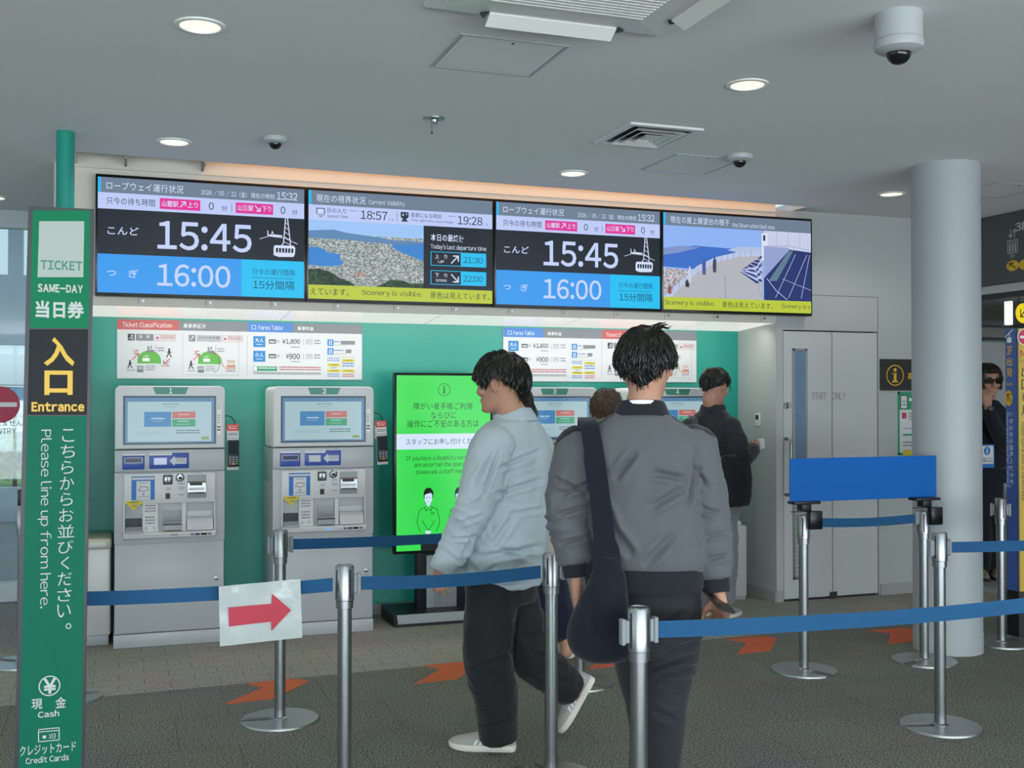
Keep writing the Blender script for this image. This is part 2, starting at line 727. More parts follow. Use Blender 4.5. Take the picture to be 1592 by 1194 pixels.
# ------------------------------------------------------------------ screen wall, alcove, staff door wall
FY, BY = 7.15, 7.69      # front face of the screen wall, back of the ticket alcove
g = G()
g.box((-0.32, FY, 2.088), (4.63, FY + 0.02, 2.142), M_wall_warm)
g.box((-0.32, FY, 2.142), (4.63, FY + 0.02, 3.29), M_wall_warm)
struct(g.build('wall_back'))
g = G()
g.box((4.69, FY, 2.04), (5.55, FY + 0.12, 2.94), M_wall)
g.box((5.55, FY, 0), (6.5, FY + 0.12, 2.94), M_wall)
g.box((4.63, FY, 0), (4.69, FY + 0.12, 2.94), M_wall)
g.box((4.65, FY + 0.12, 2.0), (5.55, FY + 0.5, 2.06), M_wall)
g.box((4.69, FY + 0.05, 0), (5.55, FY + 0.1, 2.04), M_dark)
# seam of the panel above the staff door
g.box((4.70, FY - 0.0015, 2.305), (5.55, FY + 0.01, 2.311), M_inkgrey)
g.box((5.546, FY - 0.0015, 2.04), (5.552, FY + 0.01, 2.31), M_inkgrey)
struct(g.build('wall_staff_door'))
g = G()
g.box((-0.3, FY - 0.014, 2.918), (4.63, FY, 2.93), M_wall_warm)
for i in range(12):   # little catches along the lower fascia
    x = 0.12 + i * 0.4
    g.box((x, FY - 0.012, 2.112), (x + 0.018, FY + 0.01, 2.13), M_chrome)
    g.box((x - 0.02, FY - 0.001, 2.1), (x - 0.017, FY + 0.01, 2.14), M_inkgrey)
struct(g.build('trim_3'))

g = G()
g.box((-0.32, BY, 0), (4.63, BY + 0.06, 2.1), M_teal)
g.box((-0.32, FY + 0.02, 0), (-0.28, BY, 2.1), M_teal)
struct(g.build('wall_alcove'))
g = G()
g.box((4.63, FY + 0.12, 0), (4.69, BY + 0.06, 2.94), M_wall)
struct(g.build('wall_alcove_side'))
g = G()
g.box((-0.28, BY - 0.012, 0), (4.63, BY, 0.075), M_skirt)
g.box((4.618, FY, 0), (4.63, BY - 0.012, 0.075), M_skirt)
struct(g.build('baseboard_alcove'))
g = G()
g.box((5.56, FY - 0.012, 0), (6.4, FY, 0.085), M_skirt)
g.box((4.63, FY - 0.006, 0), (4.685, FY, 0.085), M_skirt)
struct(g.build('baseboard_back'))
# side of the ticket block towards the window
g = G()
g.box((-0.38, FY, 0), (-0.32, 9.1, 2.94), M_wall)
struct(g.build('wall_block_side'))

# staff door
g = G()
g.box((4.69, FY + 0.002, 0.01), (4.695, FY + 0.05, 2.04), M_inkgrey)
d1 = struct(g.build('door_1'))
g = G()
g.box((4.697, FY + 0.006, 0.015), (5.128, FY + 0.05, 2.03), M_door, 0.003, 1)
leaf = g.build('door_leaf', d1)
g = G()
g.box((5.134, FY + 0.006, 0.015), (5.545, FY + 0.05, 2.03), M_door, 0.003, 1)
g.build('door_leaf', d1)
M_slit = mat('door_glass', '#6E87A0', 0.08, vary=0.25, scale=3)
g = G()
P = front_panel(FY)
a0, b0, a1, b1 = 4.775, 0.16, 4.905, 1.90
for q in ((a0, b0, a0 + 0.018, b1), (a1 - 0.018, b0, a1, b1), (a0, b1 - 0.018, a1, b1), (a0, b0, a1, b0 + 0.018)):
    g.box((q[0], FY - 0.004, q[1]), (q[2], FY + 0.02, q[3]), M_steel, 0.002, 1)
lf = g.build('glazing_frame', d1)
g = G()
g.box((a0 + 0.018, FY - 0.001, 0.80), (a1 - 0.018, FY + 0.01, b1 - 0.018), M_slit)
g.build('glass_slit', d1)
g = G()
k = 0
while 0.18 + k * 0.03 < 0.79:
    z = 0.18 + k * 0.03
    g.prism([(a0 + 0.018, FY - 0.004, z), (a0 + 0.018, FY + 0.012, z + 0.022), (a0 + 0.018, FY + 0.012, z + 0.027), (a0 + 0.018, FY - 0.004, z + 0.006)], (a1 - a0 - 0.036, 0, 0), M_skirt)
    k += 1
g.build('louvre', d1)
g = G()
hx = 4.715
g.tube([(hx, FY + 0.006, 1.22), (hx, FY - 0.05, 1.22), (hx, FY - 0.065, 1.20), (hx, FY - 0.065, 0.82), (hx, FY - 0.05, 0.80), (hx, FY + 0.006, 0.80)], 0.0125, M_steel, 12)
g.build('door_handle', d1)
g = G()
g.lathe((4.725, FY + 0.006, 1.47), [(0.024, 0), (0.024, 0.012), (0.015, 0.014), (0.013, 0.045), (0.0, 0.046)], M_steel, 20, (0, -1, 0))
g.build('door_lock', d1)
g = G()
P = front_panel(FY + 0.006)
P.text(g, 'STAFF', 1262, 610, 1285, 621, M_inkgrey, 0.001)
P.text(g, 'ONLY', 1293, 610, 1315, 621, M_inkgrey, 0.001)
g.build('door_lettering', d1)
g = G()
g.box((5.10, FY - 0.01, 0.0), (5.16, FY + 0.006, 0.05), M_dark, 0.003, 1)
g.build('door_stop', d1)

# illuminated soffit over the ticket machines
g = G()
M_soffit = glow('soffit_diffuser', '#E6E4DC', 0.86)
g.prism([(-0.28, FY + 0.02, 2.09), (-0.28, BY, 2.056), (-0.28, BY, 2.10), (-0.28, FY + 0.02, 2.10)], (4.91, 0, 0), M_soffit)
for x in (1.03, 2.05, 3.07, 4.1):
    g.prism([(x, FY + 0.02, 2.0892), (x, BY, 2.0552), (x, BY, 2.06), (x, FY + 0.02, 2.093)], (0.004, 0, 0), M_white)
o = g.build('alcove_light')
tag(o, 'long white light panel above the row of ticket machines', 'ceiling light')
for _x in (0.6, 1.75, 2.9, 4.0):
    _s = area_light('alcove_light_tube', (_x, 7.26, 2.06), (math.radians(18), 0, 0), 1.1, 0.06, 2.4, (1.0, 0.98, 0.93))

# warm strip lamp lying in the cove
g = G()
g.box((0.55, 6.955, CZ + 0.12), (4.7, 6.985, CZ + 0.15), glow('warm_lamp', '#FFB066', 4.2))
o = g.build('cove_light')
tag(o, 'warm strip lamp hidden in the ceiling slot over the screens', 'ceiling light')
g = G()
for x in (0.02, 0.47):
    g.box((x, FY - 0.25, CZ + 0.0), (x + 0.012, FY, CZ + 0.2), M_skirt)
struct(g.build('trim_1'))

# round column
CX, CY, CR = 4.745, 5.47, 0.20
g = G()
g.lathe((CX, CY, 0), [(CR + 0.002, 0), (CR + 0.002, 0.11), (CR, 0.112), (CR, 2.94)], mat('column_paint', '#AAB1B4', 0.4, vary=0.02), 64)
struct(g.build('column'))

# ------------------------------------------------------------------ right-hand opening with its header and the room behind it
RX = 6.4
M_frame = mat('grey_frame', '#9FA3A2', 0.5)
M_brown = mat('grey_brown_soffit', '#7D7A75', 0.8)
g = G()
g.box((RX, 7.07, 0), (RX + 0.05, FY, 2.40), M_wall)
g.box((RX, -3, 2.34), (RX + 0.12, FY, 2.40), M_wall)
g.box((RX + 0.02, -3, 2.40), (RX + 0.12, FY, 2.94), M_wall)
g.box((RX + 0.03, -3, 2.30), (RX + 0.07, 7.07, 2.34), M_dark)
g.box((RX + 0.02, -3, 0), (RX + 0.1, 7.07, 0.03), M_frame)
struct(g.build('wall_right'))
g = G()
g.box((RX + 0.08, 10.0, 0), (14, 10.1, 2.94), M_wall)
g.box((RX + 0.08, 8.3, 0), (RX + 0.14, 10.0, 2.94), M_wall)
g.box((13.9, -9, 0), (14.0, 10, 2.94), M_wall)
struct(g.build('wall_far'))
g = G()
g.box((RX + 0.14, 8.3, 2.10), (13.9, 8.8, 2.94), M_brown)
g.box((RX + 0.14, 8.8, 2.16), (13.9, 10.0, 2.2), M_ceil)
struct(g.build('trim_2'))
g = G()
for x in (7.9, 8.35, 8.8):
    g.box((x, 9.985, 0), (x + 0.012, 10.0, 2.05), M_skirt)
g.box((7.9, 9.985, 2.04), (8.8, 10.0, 2.055), M_skirt)
struct(g.build('door_2'))

# ------------------------------------------------------------------ glazed wall on the left
GY = 9.1
M_alu = mat('aluminium_frame', '#AEB6BC', 0.4, metal=0.2)


def glass_mat():
    m = bpy.data.materials.new('clear_glass')
    m.use_nodes = True
    nt = m.node_tree
    nt.nodes.clear()
    o = nt.nodes.new('ShaderNodeOutputMaterial')
    t = nt.nodes.new('ShaderNodeBsdfTransparent')
    t.inputs[0].default_value = (0.93, 0.97, 0.98, 1)
    gl = nt.nodes.new('ShaderNodeBsdfGlossy')
    gl.inputs['Roughness'].default_value = 0.02
    lw = nt.nodes.new('ShaderNodeLayerWeight')
    pw = nt.nodes.new('ShaderNodeMath')
    pw.operation = 'POWER'
    pw.inputs[1].default_value = 4.0
    fr = nt.nodes.new('ShaderNodeMapRange')
    fr.inputs['To Min'].default_value = 0.03
    fr.inputs['To Max'].default_value = 0.75
    nt.links.new(lw.outputs['Facing'], pw.inputs[0])
    nt.links.new(pw.outputs[0], fr.inputs['Value'])
    mx = nt.nodes.new('ShaderNodeMixShader')
    nt.links.new(fr.outputs[0], mx.inputs[0])
    nt.links.new(t.outputs[0], mx.inputs[1])
    nt.links.new(gl.outputs[0], mx.inputs[2])
    nt.links.new(mx.outputs[0], o.inputs[0])
    return m


M_glass = glass_mat()
g = G()
g.box((-12, GY, 0.148), (-0.38, GY + 0.008, 2.8), M_glass)
win = struct(g.build('window_1'))
g = G()
g.box((-12, GY - 0.03, 0), (-0.38, GY + 0.04, 0.148), M_alu, 0.004, 1)
g.box((-12, GY - 0.03, 2.8), (-0.38, GY + 0.04, 2.94), M_alu, 0.004, 1)
for x in (-0.44, -1.75, -2.9, -4.1, -5.3, -6.5, -7.7, -8.9, -10.1, -11.3):
    g.box((x, GY - 0.03, 0.148), (x + 0.05, GY + 0.04, 2.8), M_alu, 0.004, 1)
g.build('window_frame', win)
g = G()
g.box((-0.72, GY - 0.06, 0.72), (-0.69, GY - 0.03, 0.84), M_black, 0.004)
g.build('latch', win)
P = front_panel(GY - 0.001)
g = G()
a, b = P.uv(0, 629)
P.disc_uv(g, a, b, 0.137, mat('no_entry_red', '#C5304F', 0.5), 0.002, 40)
P.rect_uv(g, a - 0.117, b - 0.017, a + 0.117, b + 0.017, M_whiteink, 0.003)
P.text(g, 'は入れません', -30, 653, 35, 663, M_ink, 0.002)
P.text(g, 'NO ENTRY', -30, 666, 25, 675, M_ink, 0.002)
P.line(g, [(-40, 598), (37, 599)], 0.004, M_ink, 0.0015)
P.line(g, [(-40, 602), (37, 603)], 0.004, M_ink, 0.0015)
o = g.build('no_entry_sticker')
tag(o, 'round red no entry sticker with white bar on the left glass wall', 'sign')

# outer hall beyond the glass, and its windows
g = G()
OY = 15.0
g.box((-14, OY, 0), (1, OY + 0.15, 0.42), M_alu)
g.box((-14, OY, 2.19), (1, OY + 0.15, 3.06), M_alu)
g.box((-14, OY, 3.84), (1, OY + 0.15, 4.3), M_alu)
for x in (-1.32, -3.4, -5.5, -7.6, -9.7, -11.8):
    g.box((x, OY, 3.06), (x + 0.17, OY + 0.15, 3.84), M_alu)
struct(g.build('wall_left'))
g = G()
g.box((-14, OY + 0.07, 0.42), (1, OY + 0.08, 3.84), M_glass)
g.box((-14, 9.2, 4.3), (1, OY + 0.15, 4.32), M_glass)
struct(g.build('window_2'))

# outside: lawn, low town, water, far shore
g = G()
g.prism([(-300, 17, -7), (260, 17, -7), (260, 420, -7), (-300, 420, -7)], (0, 0, -0.5), mat('lawn_green', '#8FA75A', 0.9, vary=0.3, scale=0.2))
struct(g.build('terrain'))
g = G()
g.prism([(-400, 420, -7.2), (300, 420, -7.2), (300, 900, -7.2), (-400, 900, -7.2)], (0, 0, -0.5), mat('sea_water', '#6E9CC2', 0.85, vary=0.05, spec=0.1))
struct(g.build('sea'))
g = G()
pts = [(-400, 880, -8)] + [(-400 + i * 14, 880, 8 + 9 * noise.noise(V((i * 0.21, 3.3, 0)))) for i in range(51)] + [(300, 880, -8)]
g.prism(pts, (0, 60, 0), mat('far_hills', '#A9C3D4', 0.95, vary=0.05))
struct(g.build('hills'))
rnd = random.Random(4)
M_bld = [mat('house_wall_%s' % c, h, 0.8) for c, h in (('cream', '#D9D5C8'), ('grey', '#B9BEC2'), ('white', '#E3E5E4'))]
M_roof = mat('house_roof', '#7F8790', 0.8)
M_pane = mat('house_window', '#56636E', 0.3)
names = ['cream', 'grey', 'white']
for i, (x, y, w, d, h, c) in enumerate([(-9.2, 96, 6, 7, 5.4, 0), (-12.8, 120, 8, 8, 6.4, 2), (-6.0, 118, 4.5, 7, 5.6, 1), (-17, 100, 6, 7, 5, 1), (-3, 104, 5, 7, 4.4, 2)]):
    x, y, w, h = x * 1.6, y * 1.6, w * 1.5, h * 1.15
    where = ['in the middle of', 'farthest left behind', 'nearest the sign post in', 'at the left of', 'at the right of'][i]
    b = thing('house', '%s walled low house %s the view outside the left window' % (names[c], where), 'house', (x, y, -7))
    g = G()
    g.box((x - w / 2, y - d / 2, -7), (x + w / 2, y + d / 2, -7 + h), M_bld[c])
    g.build('house_walls', b)
    g = G()
    g.prism([(x - w / 2 - 0.3, y - d / 2 - 0.3, -7 + h), (x + w / 2 + 0.3, y - d / 2 - 0.3, -7 + h), (x, y - d / 2 - 0.3, -7 + h + 1.4)], (0, d + 0.6, 0), M_roof)
    g.build('roof', b)
    for r in range(2):
        for q in range(3):
            xx = x - w / 2 + (q + 0.5) * w / 3
            zz = -7 + 0.9 + r * 2.3
            g = G()
            g.box((xx - 0.5, y - d / 2 - 0.05, zz), (xx + 0.5, y - d / 2 + 0.05, zz + 1.2), M_pane)
            g.build('window', b)


def bush_tree(x, y, z, r, h, label, seed):
    x, y, r, h = x * 1.62, y * 1.62, r * 1.7, h * 1.1
    t = thing('tree', label, 'tree', (x, y, z), 'trees outside the left window')
    g = G()
    g.tube([(x, y, z), (x, y, z + h * 0.6)], [0.22, 0.12], mat('bark', '#5C4A3A', 0.9), 8)
    g.build('trunk', t)
    g = G()
    rr = random.Random(seed)
    ml = mat('leaves', '#6F9A45', 0.8, vary=0.4, scale=1.5)
    for k in range(260):
        a, b2 = rr.uniform(0, 6.28), rr.uniform(-0.6, 1)
        q = math.sqrt(max(0, 1 - b2 * b2 * 0.8)) * r * rr.uniform(0.55, 1.05)
        c = V((x + q * math.cos(a), y + q * math.sin(a), z + h * 0.62 + b2 * h * 0.38))
        s = r * rr.uniform(0.12, 0.22)
        n = V((rr.uniform(-1, 1), rr.uniform(-1, 1), rr.uniform(-0.2, 1))).normalized()
        u = n.orthogonal().normalized() * s
        w = n.cross(u)
        g.face([c - u, c - w * 0.6, c + u, c + w * 0.6], ml)
        g.face([c - u + n * s * 0.4, c + w, c + u - n * s * 0.4, c - w], ml)
    g.build('crown', t, smooth=0)


for i, (x, y, r, h, l) in enumerate([(-5.4, 66, 1.6, 4.2, 'round green tree nearest the sign post outside the left window'),
                                     (-7.3, 72, 1.9, 4.6, 'broad green tree in the middle of the view outside the left window'),
                                     (-11.6, 70, 1.5, 4.0, 'round green tree farther left outside the left window')]):
    bush_tree(x, y, -7, r, h, l, i)

# ------------------------------------------------------------------ ceiling fixtures
M_lamp = glow('downlight_lamp', '#FFFBE0', 1.1)
M_rim = mat('white_rim', '#ECECE8', 0.4)


def downlight(x, y, label, r=0.075):
    t = thing('downlight', label, 'ceiling light', (x, y, CZ), 'round ceiling downlights')
    g = G()
    g.lathe((x, y, CZ), [(r + 0.02, 0.0), (r + 0.018, -0.006), (r + 0.002, -0.008), (r, -0.003), (r, 0.0)], M_rim, 40)
    g.build('rim', t)
    g = G()
    g.lathe((x, y, CZ), [(r, -0.0005), (r, -0.0025), (0.0, -0.003)], M_lamp, 40)
    g.build('diffuser', t)
    return t


downlight(0.28, 4.341, 'round lit downlight nearest the viewer on the left of the ceiling')
downlight(0.275, 6.361, 'round lit downlight over the first screen')
downlight(2.663, 4.336, 'round lit downlight between the dome cameras and the big square vent')
downlight(2.679, 6.414, 'round lit downlight over the third screen')
downlight(5.026, 6.324, 'round lit downlight beside the white column')
downlight(-0.85, 8.55, 'round downlight near the left glass wall')


M_dome = mat('camera_grey', '#B4B9BB', 0.4, vary=0.02)


def dome_camera(x, y, label, drop=0.0, s=1.0):
    t = thing('dome_camera', label, 'security camera', (x, y, CZ), 'dome cameras on the ceiling')
    g = G()
    z = CZ - drop
    if drop:
        g.lathe((x, y, z), [(0.086, drop), (0.086, 0.004), (0.083, 0.002), (0.083, 0.0)], M_dome, 40)
    g.lathe((x, y, z), [(0.088 * s, 0), (0.09 * s, -0.012), (0.086 * s, -0.03 * s), (0.06 * s, -0.043 * s), (0.0, -0.044 * s)], M_dome, 40)
    g.build('housing', t)
    g = G()
    pr = [(0.045 * s * math.cos(a), -0.044 * s - 0.042 * s * math.sin(a)) for a in [i * math.pi / 16 for i in range(9)]]
    g.lathe((x, y, z), pr, mat('smoked_dome', '#1A1718', 0.08), 32)
    g.build('lens_dome', t)
    return t


dome_camera(0.789, 6.084, 'small white dome camera above the first screen', s=0.75)
dome_camera(3.397, 5.62, 'small white dome camera on the square hatch over the third screen', s=0.85)
dome_camera(2.705, 3.36, 'large white dome camera on a round spacer nearest the viewer', drop=0.10)


def frame_square(g, x0, y0, x1, y1, w, z0, z1, m):
    g.box((x0, y0, z0), (x1, y0 + w, z1), m)
    g.box((x0, y1 - w, z0), (x1, y1, z1), m)
    g.box((x0, y0 + w, z0), (x0 + w, y1 - w, z1), m)
    g.box((x1 - w, y0 + w, z0), (x1, y1 - w, z1), m)


def hatch(x0, y0, x1, y1, label, m=None):
    t = thing('access_hatch', label, 'ceiling hatch', ((x0 + x1) / 2, (y0 + y1) / 2, CZ), 'square access hatches in the ceiling')
    g = G()
    frame_square(g, x0, y0, x1, y1, 0.012, CZ - 0.004, CZ + 0.002, M_alu)
    g.build('hatch_frame', t)
    g = G()
    g.box((x0 + 0.016, y0 + 0.016, CZ - 0.003), (x1 - 0.016, y1 - 0.016, CZ + 0.002), M_ceil)
    g.build('hatch_panel', t)
    g = G()
    frame_square(g, x0 + 0.011, y0 + 0.011, x1 - 0.011, y1 - 0.011, 0.005, CZ - 0.002, CZ + 0.001, M_dark)
    g.build('gap', t)
    g = G()
    g.lathe(((x0 + x1) / 2, y0 + 0.04, CZ - 0.003), [(0.006, 0), (0.006, -0.003), (0, -0.003)], M_dark, 12)
    g.build('catch', t)


hatch(1.24, 4.10, 1.70, 4.55, 'square access hatch in the middle of the ceiling beside the air conditioner')
hatch(3.03, 5.70, 3.48, 6.18, 'square access hatch behind the slatted vent over the third screen')
hatch(5.40, 5.75, 5.85, 6.2, 'square access hatch partly behind the white column')

# square four-ring diffuser
vx0, vy0, vx1, vy1 = 2.462, 5.125, 2.885, 5.595
t = thing('air_diffuser', 'square ceiling air diffuser with nested rings', 'air vent', ((vx0 + vx1) / 2, (vy0 + vy1) / 2, CZ))
g = G()
frame_square(g, vx0, vy0, vx1, vy1, 0.035, CZ - 0.012, CZ + 0.002, M_white)
g.build('outer_frame', t)
g = G()
g.box((vx0 + 0.03, vy0 + 0.03, CZ - 0.0015), (vx1 - 0.03, vy1 - 0.03, CZ + 0.001), M_black)
g.build('duct_opening', t)
for k in range(3):
    q = 0.06 + k * 0.05
    g = G()
    a0, a1, c0, c1 = vx0 + q, vx1 - q, vy0 + q, vy1 - q
    rg = []
    for dx, z in ((0.0, CZ - 0.020), (0.030, CZ - 0.002), (0.034, CZ - 0.002), (0.006, CZ - 0.022)):
        rg.append([(a0 + dx, c0 + dx, z), (a1 - dx, c0 + dx, z), (a1 - dx, c1 - dx, z), (a0 + dx, c1 - dx, z)])
    rg.append(rg[0])
    g.loft(rg, M_white, cap=False)
    g.build('vane_ring', t, smooth=0)
g = G()
g.box((vx0 + 0.19, vy0 + 0.19, CZ - 0.014), (vx1 - 0.19, vy1 - 0.19, CZ - 0.010), M_white)
g.build('centre_plate', t)

# sprinkler
t = thing('sprinkler', 'small ceiling sprinkler head with a round plate', 'sprinkler', (1.492, 5.395, CZ))
g = G()
g.lathe((1.492, 5.395, CZ), [(0.055, 0), (0.053, -0.006), (0.02, -0.010), (0.018, -0.02), (0, -0.02)], M_chrome, 28)
g.build('plate', t)
g = G()
g.tube([(1.48, 5.395, CZ - 0.018), (1.48, 5.395, CZ - 0.075)], 0.0035, M_chrome, 8)
g.tube([(1.50, 5.395, CZ - 0.018), (1.50, 5.395, CZ - 0.03)], 0.01, M_chrome, 8)
g.lathe((1.48, 5.395, CZ - 0.075), [(0.006, -0.004), (0.006, 0.004)], M_dark, 10)
g.build('nozzle', t)

# cassette air conditioner, its rear edge in view
ax, ay = 1.497, 3.36
t = thing('air_conditioner', 'white ceiling cassette air conditioner at the top edge of the view', 'air conditioner', (ax, ay, CZ))
g = G()
hw = 0.475
g.loft([[(ax + sx * w, ay + sy * w, z) for sx, sy in ((-1, -1), (1, -1), (1, 1), (-1, 1))] for w, z in ((hw, CZ), (hw, CZ - 0.012), (hw - 0.03, CZ - 0.025), (0.30, CZ - 0.035))], M_white)
g.build('panel', t, smooth=0)
g = G()
for k in range(22):
    y = ay - 0.28 + k * 0.0255
    g.box((ax - 0.29, y, CZ - 0.041), (ax + 0.29, y + 0.014, CZ - 0.034), M_rim)
g.build('intake_grille', t)
M_vane = mat('vane_white', '#F2F2EF', 0.35)
for i in range(4):
    g = G()
    an = i * math.pi / 2
    c, s = math.cos(an), math.sin(an)

    def rt(x, y, z):
        return (ax + c * x - s * y, ay + s * x + c * y, z)
    g.prism([rt(-0.25, 0.40, CZ - 0.035), rt(-0.25, 0.455, CZ - 0.065), rt(-0.25, 0.458, CZ - 0.060), rt(-0.25, 0.405, CZ - 0.028)], V(rt(0.25, 0, 0)) - V(rt(-0.25, 0, 0)), M_vane)
    g.build('air_vane', t, smooth=0)
    for sgn in (-1, 1):
        g = G()
        g.prism([rt(sgn * 0.255, 0.39, CZ - 0.03), rt(sgn * 0.255, 0.46, CZ - 0.03), rt(sgn * 0.285, 0.41, CZ - 0.032)], (0, 0, -0.004), M_black)
        g.build('outlet_gap', t, smooth=0)

# ------------------------------------------------------------------ teal service pipe
g = G()
g.tube([(-0.28, 6.324, 0), (-0.28, 6.324, CZ)], 0.046, mat('teal_pipe', '#1F9583', 0.3), 28)
g.lathe((-0.28, 6.324, 0), [(0.055, 0), (0.055, 0.012), (0.048, 0.02)], M_dark, 28)
o = g.build('service_pipe')
tag(o, 'teal painted pipe rising to the ceiling behind the entrance sign', 'pipe')

# ------------------------------------------------------------------ the four information screens
SY = 7.06
K_hdr = glow('screen_slate', '#6E7F93', 1.0)
K_pale = glow('screen_pale_blue', '#BCCBF6', 1.0)
K_navy = glow('screen_navy', '#1B232E', 1.0)
K_blue = glow('screen_blue', '#3698EC', 1.0)
K_cyan = glow('screen_cyan', '#1DBDF0', 1.0)
K_cyanL = glow('screen_cyan_tab', '#2BB9F0', 1.0)
K_white = glow('screen_white', '#D3DEFB', 1.0)
K_txt = glow('screen_lilac', '#C2D2FB', 1.0)
K_ink = glow('screen_ink', '#27323F', 1.0)
K_pink = glow('screen_pink', '#E03197', 1.0)
K_lime = glow('screen_lime', '#B9C83B', 1.0)
K_teal = glow('screen_dark_teal', '#134E68', 1.0)


def screen_body(xa, xb, label):
    t = thing('display_screen', label, 'screen', ((xa + xb) / 2, SY + 0.045, 2.138), 'wall screens above the ticket machines')
    g = G()
    g.box((xa + 0.001, SY + 0.004, 2.139), (xb - 0.001, SY + 0.09, 2.870), M_blackgloss, 0.004, 2)
    g.build('bezel', t)
    return t


def sx(px, py=380):
    return on_plane(px, py, 1, SY)[0]


edges = [-0.146, 1.112, 2.374, 3.632, 4.893]
P = front_panel(SY + 0.004)


def pic(t, fn, xa, xb):
    g = G()
    z0, z1 = 2.139 + 0.02, 2.870 - 0.018
    g.face([P.p(xa + 0.014, z0, 0.0006), P.p(xb - 0.014, z0, 0.0006), P.p(xb - 0.014, z1, 0.0006), P.p(xa + 0.014, z1, 0.0006)], K_navy)
    fn(g, xa + 0.014, xb - 0.014, z0, z1)
    return g.build('screen_image', t, smooth=0)


# a layout in unit coordinates of the lit area (u right, w up)
class Lay:
    def __init__(self, g, xa, xb, z0, z1):
        self.g, self.xa, self.xb, self.z0, self.z1 = g, xa, xb, z0, z1

    def c(self, u, w):
        return self.xa + (self.xb - self.xa) * u, self.z0 + (self.z1 - self.z0) * w

    def rect(self, u0, w0, u1, w1, m, lift=0.0012):
        P.rect_uv(self.g, *self.c(u0, w0), *self.c(u1, w1), m, lift)

    def text(self, s, u0, w0, u1, w1, m, lift=0.002, bold=0.0):
        P.text_uv(self.g, s, *self.c(u0, w0), *self.c(u1, w1), m, lift, bold)

    def poly(self, pts, m, lift=0.0012):
        P.poly_uv(self.g, [self.c(*p) for p in pts], m, lift)

    def line(self, pts, w, m, lift=0.002, closed=False):
        P.line_uv(self.g, [self.c(*p) for p in pts], w, m, lift, closed)

    def arrow(self, u0, w0, u1, w1, wd, m, lift=0.0025, head=0.5):
        a, b = V(self.c(u0, w0)), V(self.c(u1, w1))
        d = b - a
        L = d.length * head
        d.normalize()
        P.line_uv(self.g, [tuple(a), tuple(b)], wd, m, lift)
        for s in (1, -1):
            q = -d * L
            an = math.radians(45 * s)
            q = V((q.x * math.cos(an) - q.y * math.sin(an), q.x * math.sin(an) + q.y * math.cos(an)))
            P.line_uv(self.g, [tuple(b), tuple(b + q)], wd, m, lift)


def header(L, s, u0, u1, w0=0.895, w1=0.965):
    L.rect(0, 0.868, 1, 1, K_hdr)
    L.rect(0, 0.868, 0.014, 1, K_cyanL, 0.0016)
    L.text(s, u0, w0, u1, w1, K_white)


